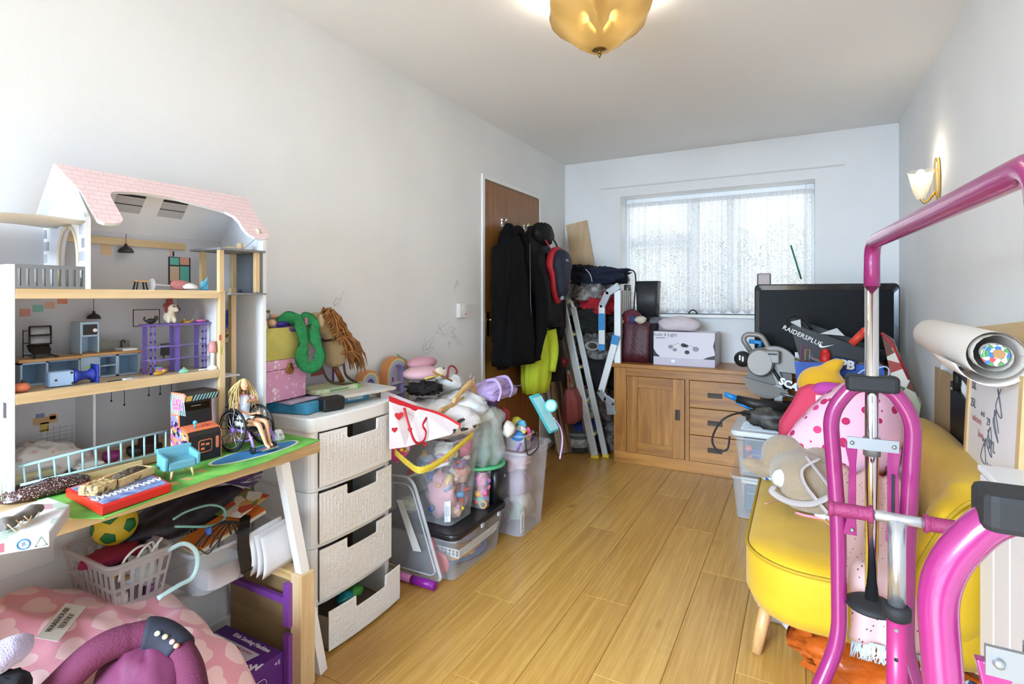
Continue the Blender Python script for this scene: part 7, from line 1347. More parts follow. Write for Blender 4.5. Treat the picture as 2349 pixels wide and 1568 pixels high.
T('blue_crate', 'dark blue plastic crate behind the paint tub', 'crate', (-1.60, 4.12, 0), [('wall', B().rings([[V((-1.58 + a, 4.16 + b, z)) for a, b in rrect(w, w * .8, .02, 3)] for w, z in ((.26, .004), (.30, .26), (.285, .26), (.25, .01))]), mat('crate_blue', '#1a3f86', .45)), ('rim', B().tube([V((-1.58 + a, 4.16 + b, .26)) for a, b in rrect(.31, .25, .025, 3)], .008, 6, True), mat('crate_blue', '#1a3f86'))])
# paint tub
pc = PZ(1327, 1040, 0) + V((-.03, .075, 0)); pt_ = thing('paint_tub', 'grey plastic paint tub with wire handle on the floor', 'paint tub', pc); gt_ = mat('tub_grey', '#5d6466', .45)
obj('tub', B().lathe([(.088, .002), (.098, .13), (.10, .145)], pc, 32), gt_, pt_); obj('lid', B().lathe([(.106, .14), (.108, .158), (.10, .164), (.095, .158)], pc, 32), mat('tub_lid_grey', '#7d8384', .45), pt_); obj('paper_label', B().lathe([(.0965, .05), (.1005, .115)], pc, 32, cap=False), mat('tub_label', '#cfd2d2', .6, var='#9ca3a4', vs=30), pt_)
ha = []
for k in range(13): a = R(-160 + 140 * k / 12); ha.append(pc + V((.11 * math.cos(a), .11 * math.sin(a), .13 - .07 * math.sin(PI * k / 12))))
obj('wire_handle', B().tube(ha, .0025, 6), steel, pt_)
# aluminium step ladder
alu = mat('aluminium', '#c9cac8', .4, .45); yt = mat('ladder_yellow', '#d8b92c', .4)
sl_ = thing('step_ladder', 'folded aluminium step ladder with yellow feet leaning on the left wall', 'ladder', (-1.4, 4.0, 0))
def rail(a, b, par_, nm='rail', w=.024, dpt=.055):
    a, b = V(a), V(b); d = (b - a).normalized(); s = V((0, 1, 0)) * w / 2; n = d.cross(V((0, 1, 0))).normalized() * dpt / 2
    return obj(nm, B().prism([a - s - n, a + s - n, a + s + n, a - s + n], b - a), alu, par_, .003)
for y_ in (3.915, 4.24):
    rail((-1.40, y_, .02), (-1.705, y_, 1.36), sl_); obj('top_curve', B().tube(spline([(-1.705, y_, 1.35), (-1.715, y_, 1.40), (-1.69, y_, 1.425), (-1.65, y_, 1.42)], 4), .018, 8), alu, sl_); obj('foot', B().cbox((-1.397, y_, .012), (.06, .034, .022)), yt, sl_, .003)
for y_ in (3.975, 4.21):
    rail((-1.335, y_, .02), (-1.60, y_, 1.16), sl_, 'support_rail', .022, .045); obj('top_curve', B().tube(spline([(-1.60, y_, 1.15), (-1.62, y_, 1.20), (-1.66, y_, 1.22)], 4), .015, 8), alu, sl_); obj('foot', B().cbox((-1.33, y_, .012), (.05, .032, .022)), yt, sl_, .003)
for k in range(5):
    u = .12 + .19 * k; c = V((-1.40, 4.075, .02)).lerp(V((-1.705, 4.075, 1.36)), u); st_ = obj('tread', B().cbox(c, (.07, .30, .022)), alu, sl_, .003)
    obj('tread_clip', B().cbox(c + V((.036, -.165, 0)), (.016, .012, .012)), yt, st_); obj('tread_clip', B().cbox(c + V((.055, -.085, .004)), (.014, .012, .012)), yt, st_)
# folding hinge ladder with blue tape
fl = thing('hinge_ladder', 'folded multi hinge aluminium ladder with blue tape beside the sideboard', 'ladder', (-1.3, 4.0, 0)); alw = mat('aluminium_white', '#dcdddc', .4, .4); btp = mat('tape_blue', '#2f86c8', .4)
def seg(a, b, w, d_, nm='stile', m_=alw, par_=fl):
    a, b = V(a), V(b); dr_ = (b - a).normalized(); s = V((0, 1, 0)) * d_ / 2; n = dr_.cross(V((0, 1, 0))).normalized() * w / 2
    return obj(nm, B().prism([a - s - n, a + s - n, a + s + n, a - s + n], b - a), m_, par_, .003)
yq = 3.935
P1, P2 = PY(1417, 665, yq), PY(1417, 985, yq); seg(P1, P2, .05, .024); 
for k in range(6): yy = yq + .05 + .055 * k; seg(V((P1.x, yy, P1.z)), V((P1.x, yy, .35)), .03, .014, 'rung_edge')
Q1, Q2 = PY(1381, 700, yq), PY(1381, 803, yq); seg(Q1, Q2, .05, .024); 
for a, b in ((.18, .55), (.86, 1.0)): q1, q2 = Q1.lerp(Q2, a) + V((0, -.0126, 0)), Q1.lerp(Q2, b) + V((0, -.0126, 0)); seg(q1, q2, .051, .003, 'blue_tape', btp)
D1, D2 = PY(1414, 772, yq - .03), PY(1380, 895, yq - .03); seg(D1, D2, .05, .024); seg(D1 + V((0, -.0126, .01)), D1.lerp(D2, .14) + V((0, -.0126, 0)), .056, .004, 'blue_tape', btp)
plm = mat('hinge_grey', '#a9acae', .35, .8)
for a, b in ((PY(1381, 702, yq), PY(1395, 672, yq)), (PY(1395, 672, yq), PY(1420, 655, yq)), (PY(1376, 895, yq - .03), PY(1390, 915, yq - .03)), (PY(1390, 912, yq - .03), PY(1408, 925, yq - .03))):
    h_ = seg(a, b, .055, .034, 'hinge_plate', plm); 
    for q in (a, b): obj('rivet', B().cyl(q + V((0, -.026, 0)), q + V((0, -.017, 0)), .010, n=10), chrome, h_)
seg(PY(1400, 920, yq - .03), PY(1404, 950, yq - .03), .07, .03, 'hinge_plate', plm)
# heap of clothes in the corner
for k, (lab, c_, c, r, v_) in enumerate((('navy jacket spread over the top of the corner clothes stack', '#1a2136', (-1.46, 4.12, 1.40), (.19, .15, .07), None), ('black jumper on top of the corner clothes stack', '#17171a', (-1.62, 4.12, 1.43), (.13, .10, .06), None), ('grey and white shirt under the navy jacket', '#b9b5b4', (-1.52, 4.08, 1.27), (.12, .11, .08), '#6a6868'), ('bright red jumper in the corner clothes stack', '#b01f2c', (-1.45, 4.08, 1.17), (.12, .11, .09), None), ('dark green black top below the red jumper', '#20201e', (-1.49, 4.06, 1.03), (.14, .12, .10), None), ('charcoal grey garment in the middle of the stack', '#55524f', (-1.47, 4.06, .82), (.12, .10, .10), '#8a8580'), ('black garment low in the corner clothes stack', '#161517', (-1.45, 4.06, .62), (.13, .10, .13), None), ('brown garment at the bottom of the corner stack', '#3a2f2a', (-1.44, 4.10, .36), (.12, .10, .14), '#6d5a52'), ('dark patterned cloth on the floor by the sideboard', '#2e2a2c', (-1.36, 4.12, .10), (.10, .10, .12), '#7d7472'))): LMPa('clothes_bundle', lab, 'clothing', (c[0], c[1] + .07, c[2]), [q * 1.3 for q in r], 150 + k, mat('bundle_%d' % k, c_, .95, var=v_, vs=16), amp=.35, fs=5, fold=.24)
jp = B().tube(spline([(-1.50, 3.985, 1.46), (-1.46, 3.975, 1.42), (-1.44, 3.97, 1.36)], 5), .003, 6); tag(obj('piping_cord', jp, mat('piping_white', '#d9d9dc', .6)), 'white piping cord on the navy jacket', 'cord')
tg_ = thing('rolled_garment', 'rolled grey towel poking out of the clothes stack', 'towel', (-1.43, 3.98, .82)); 
obj('roll', B().rings([[V((-1.43 + r * math.cos(a), 3.93 + yy, .86 + r * .6 * math.sin(a))) for a in [2 * PI * k / 20 for k in range(20)]] for r, yy in ((.06, .12), (.062, .01), (.05, 0), (.04, .01), (.038, .05))], cap=False), mat('towel_grey', '#9b958e', .95), tg_); obj('inner_roll', B().cyl((-1.43, 3.95, .86), (-1.43, 4.04, .86), .028, n=14), mat('towel_dark', '#3a3634', .95), tg_)
# ================================================================ SIDEBOARD WALL
SY, SX0, SX1, SZ = 3.909, -1.246, .21, .742
oakh = wood('oak_side_h', '#8a5720', '#b57c37', 0, .35, 26, '#6f431a'); oakv = wood('oak_side_v', '#8a5720', '#b57c37', 2, .35, 26, '#6f431a')
sbd = thing('sideboard', 'knotty oak sideboard with door and drawers under the window', 'sideboard', (-.52, 4.1, 0)); fx = lambda x: PY(x, 900, SY).x
xd0, xd1, xd2, xd3 = fx(1437), fx(1571), fx(1581), fx(1838); zz = lambda y, x: PY(x, y, SY).z
obj('carcass', B().box((SX0 + .01, SY + .024, .01), (SX1 - .01, 4.33, SZ - .03)), oakv, sbd)
obj('top', B().box((SX0 - .012, SY - .012, SZ - .03), (SX1 + .012, 4.335, SZ)), oakh, sbd, .005)
obj('plinth', B().box((SX0, SY, 0), (SX1, SY + .024, .082)), oakh, sbd, .003); obj('top_rail', B().box((xd0, SY, .655), (SX1 - .1, SY + .024, SZ - .03)), oakh, sbd, .002)
obj('stile', B().box((SX0, SY, .082), (xd0, SY + .024, SZ - .03)), oakv, sbd, .002); obj('stile', B().box((SX1 - .1, SY, .082), (SX1, SY + .024, SZ - .03)), oakv, sbd, .002); obj('stile', B().box((xd1 + .002, SY + .004, .082), (xd2 - .002, SY + .024, .655)), oakv, sbd)
hnd = mat('handle_dark', '#33261c', .45, .4)
def door_(a, b, hx):
    d = obj('door', B().box((a + .003, SY - .002, .085), (a + .085, SY + .02, .652)).box((b - .085, SY - .002, .085), (b - .003, SY + .02, .652)), oakv, sbd, .002)
    [obj('door_rail', B().box((a + .085, SY - .002, q), (b - .085, SY + .02, q + .08)), oakh, d, .002) for q in (.085, .572)]; obj('door_panel', B().box((a + .085, SY + .008, .165), (b - .085, SY + .018, .572)), oakv, d)
    obj('handle', B().box((hx - .017, SY - .006, .36), (hx + .017, SY - .001, .435)).box((hx - .012, SY - .010, .368), (hx - .004, SY - .005, .428)), hnd, d, .001)
door_(xd0, xd1, xd1 - .05)
for z0, z1 in ((.085, .268), (.272, .458), (.462, .652)):
    d = obj('drawer', B().box((xd2 + .002, SY - .002, z0), (xd3, SY + .02, z1)), oakh, sbd, .003)
    for hx in (fx(1640), fx(1762)): obj('handle', B().box((hx - .048, SY - .006, (z0 + z1) / 2 - .017), (hx + .048, SY - .001, (z0 + z1) / 2 + .017)).box((hx - .038, SY - .010, (z0 + z1) / 2 + .004), (hx + .038, SY - .005, (z0 + z1) / 2 + .012)), hnd, d, .001)
door_(xd3 + .004, SX1 - .1, xd3 + .06)
# maroon sack
YT = 4.02
ms_ = thing('maroon_bag', 'wrinkled maroon leather tote on the sideboard left end', 'bag', (-1.14, 4.08, SZ)); mrn = mat('maroon_leather', '#4a1620', .5, bump=.4, bs=50)
obj('bag_body', loft([((-1.115, 4.08, SZ + .002), .115, .075), ((-1.115, 4.08, SZ + .08), .12, .08), ((-1.11, 4.08, SZ + .22), .115, .07), ((-1.115, 4.08, SZ + .29), .12, .06), ((-1.13, 4.08, SZ + .31), .10, .05)], 40, 9, .03, 2, 4), mrn, ms_); obj('flap', lump((-1.15, 4.06, SZ + .33), (.09, .05, .07), 61, .2, 3, .1, 26, 14, False), mat('maroon_light', '#5d2230', .6), ms_)
for k, (c_, lab, dx, r) in enumerate((('#31447a', 'blue cloth in the maroon bag mouth', -.03, (.03, .03, .03)), ('#b8352f', 'red tag in the maroon bag mouth', -.06, (.014, .014, .02)), ('#cfc3b4', 'beige strap in the maroon bag mouth', .03, (.045, .03, .03)))): tag(obj('bag_content', lump((-1.10 + dx, 4.01, SZ + .325), r, 63 + k, .2, 3, .1, 16, 10, False), mat('bagc_' + c_, c_, .8)), lab, 'cloth')
tag(obj('black_mesh_sleeve', loft([((-.985, 4.05, SZ + .002), .016, .05), ((-.985, 4.05, SZ + .2), .02, .05), ((-.965, 4.05, SZ + .30), .025, .05)], 20, 5, .1), mat('mesh_black', '#161618', .8)), 'black mesh sleeve between the maroon bag and the carton', 'bag')
# light fitting carton
x0, x1 = PY(1499, 800, 3.965).x, PY(1640, 800, 3.965).x; z0_, z1_ = SZ + .001, SZ + .245
lc_ = thing('lamp_carton', 'white light fitting carton with lamp pictures on the sideboard', 'box', ((x0 + x1) / 2, 4.08, SZ)); cg = mat('carton_white', '#d6cfd6', .45); ck = mat('carton_black', '#1a1819', .5); cgr = mat('carton_grey_print', '#8d878c', .5)
obj('carton', B().box((x0, 3.965, z0_), (x1, 4.20, z1_)), cg, lc_, .002); obj('base_band', B().box((x0, 3.9642, z0_), (x1, 3.965, z0_ + .055)), mat('carton_lilac', '#c4bac6', .5), lc_)
text('Sudo 6 Light', .034, mat('carton_text', '#5a5456', .6), frame((x0 + .085, 3.9638, z1_ - .022), (1, 0, 0), (0, 0, 1)), lc_); obj('small_print', B().box((x0 + .016, 3.9640, z1_ - .05), (x0 + .085, 3.9648, z1_ - .043)), cgr, lc_)
for pts in (((x0, .06), (x0 + .05, .06), (x0 + .02, .085), (x0, .12)), ((x1, .055), (x1 - .08, .055), (x1 - .05, .07), (x1, .085)), ((x1, .10), (x1 - .012, .15), (x1, .20))): obj('black_corner', B().prism([V((x, 3.9646, z0_ + z)) for x, z in pts], (0, -.0006, 0)), ck, lc_)
for u, z, r, m_ in ((.29, .135, .018, cgr), (.36, .115, .016, cgr), (.50, .15, .018, ck), (.55, .145, .014, ck), (.56, .10, .018, ck), (.70, .125, .022, cgr), (.33, .032, .014, toyw)): obj('lamp_picture', B().prism([V((x0 + (x1 - x0) * u + r * math.cos(a), 3.9644, z0_ + z + r * .8 * math.sin(a))) for a in [2 * PI * k / 14 for k in range(14)]], (0, -.0008, 0)), m_, lc_)
obj('stem_picture', B().tube([V((x0 + (x1 - x0) * u, 3.964, z0_ + z)) for u, z in ((.29, .14), (.42, .165), (.5, .13), (.62, .15), (.70, .13))], .0012, 5), cgr, lc_)
tag(obj('pink_fleece_roll', lump((-.80, 4.06, z1_ + .045), (.15, .085, .065), 71, .12, 3, .06, 36, 18, True), mat('fleece_pale_pink', '#dccfd4', .98, bump=.5, bs=150)), 'pale pink fleece bundle on top of the light carton', 'blanket')
# black speaker and pump on the sill
bx_ = PY(1500, 680, 4.30); T('black_speaker', 'tall black tapered speaker standing before the window', 'speaker', (-1.08, 4.25, SZ), [('cabinet', B().rings([[V((-1.07 + a, 4.24 + b, z)) for a, b in rrect(w, .13, .02, 3)] for w, z in ((.15, 1.085), (.18, 1.36))]), mat('speaker_black', '#2c2d30', .5)), ('top_cap', B().rings([[V((-1.07 + a, 4.24 + b, z)) for a, b in rrect(w, .135, .02, 3)] for w, z in ((.184, 1.36), (.18, 1.366))]), mat('speaker_cap', '#3d3e41', .5)), ('column', B().box((-1.13, 4.19, SZ + .001), (-1.01, 4.30, 1.085)), mat('speaker_black', '#2c2d30'))])
T('hand_pump', 'black and chrome hand pump with hose by the window', 'pump', (-1.26, 4.28, SZ), [('barrel', B().cyl((-1.245, 4.27, SZ + .001), (-1.245, 4.27, 1.27), .025, n=14), mat('pump_black', '#151517', .4)), ('collar', B().cyl((-1.245, 4.27, 1.27), (-1.245, 4.27, 1.34), .03, n=14), steel), ('head', B().cbox((-1.27, 4.27, 1.38), (.07, .05, .05)), mat('pump_black', '#151517')), ('hose', B().tube(spline([(-1.25, 4.26, 1.40), (-1.24, 4.25, 1.45), (-1.19, 4.25, 1.45), (-1.175, 4.26, 1.38), (-1.19, 4.27, 1.2), (-1.20, 4.27, 1.0)], 6), .006, 8), mat('pump_black', '#151517')), ('yellow_label', B().box((-1.262, 4.243, 1.16), (-1.228, 4.246, 1.2)), mat('pump_label', '#b99a3c', .5))])
LMPa('grey_mouse_toy', 'small grey knitted toy behind the fleece bundle', 'toy', (-.98, 4.12, z1_ + .05), (.06, .04, .045), 73, mat('grey_knit', '#6d6f74', .9))
T('black_clip', 'tiny black claw clip on the window sill', 'hair clip', (-.60, YB + .0, WZ0), [('claw', B().tube(arc((-.745, YB - .01, WZ0 + .003), .03, 0, 180, 10, 'xz'), .006, 6), tb), ('teeth', B().box((-.772, YB - .014, WZ0 + .001), (-.718, YB - .006, WZ0 + .012)), tb)])
# things on the sill behind the TV
T('vase_wand', 'thin dark green stick standing in a dusky pink bowl on the sill', 'ornament', (-.04, YB + .03, WZ0), [('stick', B().cyl(PY(1838, 640, YB + .02), PY(1814, 562, YB + .02), .006, n=8), mat('stick_green', '#2f7a64', .5)), ('bowl', B().lathe([(.03, .001), (.075, .06), (.085, .15), (.08, .18), (.02, .19)], (PY(1832, 650, YB + .02).x, YB + .03, WZ0), 20), mat('bowl_rose', '#8f5560', .6))])
T('framed_ornament', 'small glass framed ornament on the sill behind the television', 'ornament', (-.26, YB + .03, WZ0), [('frame', B().tube([PY(x, y, YB + .02) for x, y in ((1738, 628), (1767, 628), (1767, 716), (1738, 716))], .004, 6, True), mat('frame_dark', '#4a4648', .4)), ('pink_face', B().cbox(PY(1753, 672, YB + .03), (.085, .01, .30)), mat('ornament_pink', '#dccaca', .6))])
# television
tvx0, tvx1, tvz0, tvz1, tvy = -.278, .525, .79, 1.325, 3.96
tv = thing('television', 'large black flat television standing on the sideboard', 'television', (.12, 4.0, SZ)); tvb = mat('tv_black', '#0c0c0e', .18, coat=.5)
fr_ = rrect(tvx1 - tvx0, tvz1 - tvz0, .03, 4); cx_, cz_ = (tvx0 + tvx1) / 2, (tvz0 + tvz1) / 2
obj('casing', B().prism([V((cx_ + a, tvy, cz_ + b)) for a, b in fr_], (0, .07, 0)), tvb, tv, .008); obj('bezel', B().rings([[V((cx_ + a * s, tvy - .003 - e, cz_ + b * t_)) for a, b in fr_] for s, t_, e in ((1, 1, 0), (.985, .975, .008), (.925, .86, .004), (.92, .855, -.004))], cap=False, smooth=False), tvb, tv)
obj('screen', B().box((cx_ - .372, tvy - .004, cz_ - .232), (cx_ + .372, tvy - .001, cz_ + .232)), mat('tv_screen', '#0a0a0b', .45, spec=.15), tv); obj('stand_neck', B().box((cx_ - .06, tvy + .02, SZ + .02), (cx_ + .06, tvy + .06, tvz0 + .05)), tvb, tv); obj('stand_base', B().prism(ell(cx_, tvy + .06, .24, .12, SZ + .001), (0, 0, .018)), tvb, tv)
T('set_top_box', 'grey media box below the television', 'media box', (-.16, 4.0, SZ), [('case', B().box((-.22, 3.93, SZ + .001), (.0, 4.10, SZ + .045)), mat('media_grey', '#8f9092', .4)), ('front', B().box((-.215, 3.928, SZ + .006), (-.005, 3.93, SZ + .022)), tb)])
# mitre saw on a tool bag in front of the sideboard
ym_ = 3.66; Q = lambda x, y, d=0: PY(x, y, ym_ + d)
mt = thing('mitre_saw', 'silver mitre saw with black knob and blue handle before the television', 'mitre saw', Q(1790, 940)); smt = mat('saw_silver', '#8f8983', .45, .3); sbk = mat('saw_black', '#171717', .5)
obj('motor_housing', B().rings([[Q(1700 + 26 * u, 0).lerp(Q(1700, 0), 0) * 0 + Q(cx, cy) + V((r * math.cos(a) * .9, yy, r * math.sin(a))) for a in [2 * PI * k / 20 for k in range(20)]] for u, cx, cy, r, yy in ((0, 1745, 828, .075, -.10), (1, 1745, 828, .09, -.05), (1, 1748, 830, .09, .05), (0, 1750, 832, .06, .09))]), smt, mt)
obj('knob', B().ball(Q(1704, 823, -.06), (.052, .04, .05), 16, 10), sbk, mt); obj('knob_mark', B().cbox(Q(1697, 820, -.105), (.008, .004, .03)).cbox(Q(1704, 823, -.105), (.008, .004, .03)), toyw, mt)
obj('blade_guard', B().prism([Q(1775, 845) + V((.14 * math.cos(R(a)), -.02, .14 * math.sin(R(a)))) for a in range(-10, 150, 8)] + [Q(1760, 850, -.02)], (0, .05, 0)), smt, mt, .004); obj('saw_blade', B().cyl(Q(1765, 865, .01), Q(1765, 865, .014), .125, n=40), mat('blade_steel', '#77736e', .6, .3), mt); obj('lower_guard', B().prism([Q(1760, 862) + V((.135 * math.cos(R(a)), -.03, .135 * math.sin(R(a)))) for a in range(185, 335, 8)], (0, .02, 0)), mat('guard_clear', '#8f877e', .5, 0, .75), mt)
obj('handle', B().tube(fillet([Q(1728, 815), Q(1704, 778), Q(1712, 766), Q(1746, 768), Q(1760, 792), Q(1772, 812)], .03), .016, 10), smt, mt); obj('blue_trigger', B().tube([Q(1718, 782), Q(1745, 785), Q(1742, 795)], .014, 8), mat('saw_blue', '#1f83c4', .4), mt); obj('gear_cover', B().cbox(Q(1768, 818, -.07), (.10, .05, .08)).xf(Matrix.Identity(4)), smt, mt, .01); obj('badge', B().cbox(Q(1772, 812, -.0965), (.05, .002, .010)), sbk, mt)
obj('pivot_arm', B().prism([Q(1765, 838, -.02), Q(1782, 835, -.02), Q(1810, 905, -.02), Q(1790, 915, -.02)], (0, .06, 0)), smt, mt, .004); obj('spring', B().tube([Q(1768, 840, -.03), Q(1803, 892, -.03)], .010, 8), sbk, mt); obj('clamp', B().cbox(Q(1786, 900), (.05, .06, .10)), steel, mt, .004); obj('slide_rod', B().cyl(Q(1790, 902, -.04), Q(1830, 912, -.04), .008, n=10), steel, mt)
tbx = thing('tool_bag', 'black tool bag with white lettering under the mitre saw', 'tool bag', Q(1830, 1000)); obj('bag', B().rings([[V((.03 + a, 3.60 + b, z)) for a, b in rrect(w, .20, .05, 4)] for w, z in ((.30, .002), (.34, .30), (.31, .52), (.26, .60))]), mat('tool_black', '#1b1a1b', .8), tbx); obj('handle', B().tube(arc((.05, 3.60, .60), .07, 0, 180, 10, 'xz'), .012, 8), sbk, tbx)
text('SCAN', .055, toyw, frame(PY(1818, 885, 3.49), (.93, 0, -.35), (.35, 0, .93)), tbx, bold=.003)
# two clear tubs with power tool on the lid
for nm, lab, a, b, z0, z1 in (('stacked_tub', 'lower clear tub of dark tools beside the sideboard', -.345, .02, .003, .235), ('stacked_tub', 'upper clear tub of board games with white lid', -.33, .03, .245, .455)): tub(nm, lab, a, b, 3.22, 3.60, z0, z1, .022, plastic('clear_tub_f', '#dfe4ea', .16, .12), .008)
T('tub_lid', 'ribbed translucent lid on the upper clear tub', 'box cover', (-.15, 3.4, .465), [('lid', B().prism([V((-.15 + a, 3.41 + b, .466)) for a, b in rrect(.40, .42, .04, 4)], (0, 0, .03)), plastic('lid_frost', '#e4e9ee', .75, .3), .008)] + [('rib', B().box((-.30, 3.25 + .03 * k, .497), (-.05, 3.26 + .03 * k, .501)), plastic('lid_frost', '#e4e9ee')) for k in range(7)])
for k, (nm, lab, c_, c, d_) in enumerate((('dark_case', 'dark grey case in the upper clear tub', '#3c4248', (-.15, 3.45, .34), (.30, .16, .17)), ('game_pack', 'navy and gold game pack in the upper clear tub', '#2f3f7a', (-.20, 3.29, .33), (.12, .03, .12)), ('dark_case', 'dark blue grey case in the lower clear tub', '#414e58', (-.15, 3.42, .10), (.27, .26, .15)), ('cream_bowl', 'cream plastic bowl under the upper tub', '#d8cfbd', (-.2, 3.32, .205), (.2, .12, .035)))): T(nm, lab, 'case', (c[0], c[1], c[2] - d_[2] / 2), [('case_body', B().cbox(c, d_), mat('case_%d' % k, c_, .5), .012), ('lid_line', B().cbox((c[0], c[1] - d_[1] / 2 - .001, c[2] + d_[2] * .2), (d_[0] * .9, .002, .006)), mat('case_line', '#7d848a', .5))])
for k, (dx, dz) in enumerate(((-.07, .39), (-.06, .34))): tag(obj('red_ball', B().ball((-.19 + dx, 3.262, dz), .020 - .003 * k, 14, 10), mat('ball_coral', '#d05a44', .5)), ('upper' if k == 0 else 'lower') + ' small coral red ball in the upper clear tub', 'ball')
pt2 = thing('pole_saw', 'black and blue garden power tool lying on the tub lid', 'power tool', (-.1, 3.35, .5)); P3 = lambda x, y: PY(x, y, 3.30)
obj('grip', B().tube([P3(1662, 903), P3(1690, 914)], [.014, .017], 12), mat('tool_blue', '#1c80c6', .4), pt2); obj('shaft', B().tube([P3(1690, 914), P3(1730, 925), P3(1800, 935)], [.022, .028, .024], 12), sbk, pt2); obj('blue_strip', B().tube([P3(1690, 922), P3(1722, 938)], .008, 8), mat('tool_blue', '#1c80c6'), pt2)
obj('motor', lump(P3(1765, 958), (.13, .06, .065), 81, .3, 4, .2, 24, 14, False), mat('tool_black2', '#1c1b1c', .5, var='#4a463f', vs=25), pt2); obj('battery', B().cyl(P3(1725, 955), P3(1738, 968), .032, n=16), sbk, pt2); obj('blue_switch', B().cbox(P3(1765, 945), (.02, .02, .025)), mat('tool_blue', '#1c80c6'), pt2); obj('chain_bar', B().prism([P3(1780, 950), P3(1825, 935), P3(1830, 985), P3(1790, 1000)], (0, .02, 0)), mat('bar_brown', '#2f2b28', .5), pt2)
obj('cable', B().tube(spline([PY(1720, 950, 3.26), PY(1690, 948, 3.22), PY(1655, 965, 3.19), PY(1634, 1005, 3.19), PY(1645, 1032, 3.19), PY(1668, 1030, 3.19), PY(1674, 1000, 3.19)], 7), .0055, 8), sbk, pt2)
# carrier bags behind the sofa
def tote(nm, lab, P_, dy, m_, mside, inner, Y=3.36):
    t_ = thing(nm, lab, 'bag', PY(*P_[2], Y)); f = [PY(x, y, Y) for x, y in P_]; b = [q + V((0, dy, 0)) for q in f]
    obj('front_panel', B().prism(f, (0, .004, 0)), m_, t_); obj('back_panel', B().prism([q + V((0, 0, .03)) for q in b], (0, -.004, 0)), inner, t_)
    for i, j in ((1, 2), (3, 0)): obj('side_panel', B().prism([f[i], f[j], b[j], b[i]], (.003, 0, 0)), mside, t_)
    return t_
dbl = mat('tote_blue', '#123f92', .5, var='#1a55b0', vs=7); wl_ = mat('tote_inner', '#c9ccce', .5)
fr2 = patch('fruit_print', ['#cfd6b8', '#a9433a', '#d8d3c4', '#4f7a44', '#c98a62', '#e2ddd0', '#6d3f30'], 16)
t1 = tote('blue_shopper', 'large blue shopping bag with fruit printed side behind the sofa', ((1822, 828), (1838, 960), (2060, 1000), (2025, 838)), .22, dbl, fr2, wl_, 3.34)
obj('fruit_gusset', B().prism([PY(2022, 765, 3.33), PY(2045, 780, 3.33), PY(2112, 930, 3.33), PY(2105, 975, 3.33), PY(2068, 970, 3.33)], (.02, .10, 0)), fr2, t1); obj('red_edge', B().tube([PY(2022, 763, 3.325), PY(2048, 790, 3.325), PY(2085, 870, 3.325)], .006, 6), mat('edge_red', '#b3242c', .5), t1)
for x, y in ((2018, 862), (1980, 868)): q = PY(x, y, 3.332); obj('oval_logo', B().tube([q + V((.035 * math.cos(a) + .02 * math.sin(a), -.001, .05 * math.sin(a))) for a in [2 * PI * k / 20 for k in range(20)]], .004, 5, True), mat('logo_pale', '#c9d6ea', .5), t1)
blk2 = mat('tote_black', '#0e0d0f', .5); t2 = tote('black_shopper', 'black shopping bag with white logo and neon maze print', ((1812, 742), (1842, 850), (1990, 880), (1985, 800)), .16, blk2, blk2, blk2, 3.42)
obj('handle', B().tube(spline([PY(1812, 745, 3.41), PY(1810, 728, 3.43), PY(1838, 725, 3.45), PY(1862, 755, 3.47)], 5), .008, 8), blk2, t2); obj('front_lining', B().prism([PY(1812, 738, 3.419), PY(1836, 732, 3.45), PY(1838, 752, 3.419)], (0, .004, 0)), wl_, t2); obj('top_lining', B().prism([PY(1880, 765, 3.419), PY(1920, 752, 3.46), PY(1938, 770, 3.419)], (0, .004, 0)), wl_, t2)
text('RAIDERSPLUS', .036, toyw, frame(PY(1840, 770, 3.415), (.87, 0, -.42), (.42, 0, .87)), t2)
o_ = PY(1895, 792, 3.414); sw = [(-.035, .012), (-.036, -.002), (-.030, -.011), (-.020, -.013), (-.008, -.011), (.038, .006), (-.008, -.004), (-.018, -.005), (-.026, .0)]
obj('swoosh_logo', B().prism([o_ + V((a, 0, b)) for a, b in sw], (0, -.002, 0)), toyw, t2)
for k, (c_, s) in enumerate((('#a0386a', 1.0), ('#c99a5a', .72), ('#3f8fa8', .46))): q = PY(1838, 835, 3.414); obj('neon_line', B().tube([q + V((a * s + .02 * k, -.001, b * s + .004 * k)) for a, b in ((0, .0), (0, .11), (.03, .11), (.03, .05), (.10, .03), (.10, -.03))], .0022, 5), mat('neon_' + c_, c_, .5), t2)
for nm, lab, c_, P_, Y_ in (('red_tube', 'red cylinder sticking out of the black bag', '#c4201f', (1893, 820), 3.38), ('red_strap', 'orange red strap over the blue bag', '#d8402c', (1968, 772), 3.36)): q = PY(*P_, Y_); T(nm, lab, 'strap', q, [('body', B().tube([q + V((-.03, 0, -.04)), q + V((.03, 0, .03))], .02, 12) if nm == 'red_strap' else B().cyl(q + V((0, 0, -.05)), q + V((0, 0, .03)), .025, n=14), mat(nm + '_m', c_, .5)), ('end', B().ball(q + V((.03, 0, .03)) if nm == 'red_strap' else q + V((0, 0, .03)), .021, 12, 8), mat(nm + '_m', c_))])
sp2 = thing('navy_parcel', 'navy parcel with white letters in the blue bag', 'parcel', PY(1935, 850, 3.33)); obj('wrap', B().prism([PY(x, y, 3.335) for x, y in ((1912, 818), (1965, 828), (1962, 850), (1910, 848))], (0, .06, 0)), mat('parcel_navy', '#14225e', .5), sp2, .004); text('SPB', .062, toyw, frame(PY(1936, 836, 3.332), (1, 0, -.12), (.12, 0, 1)), sp2, bold=.003)
LMPa('dark_clothes', 'black clothes heaped in the blue shopping bag', 'clothing', PY(1965, 815, 3.50), (.13, .05, .07), 88, blk2, flat=False)
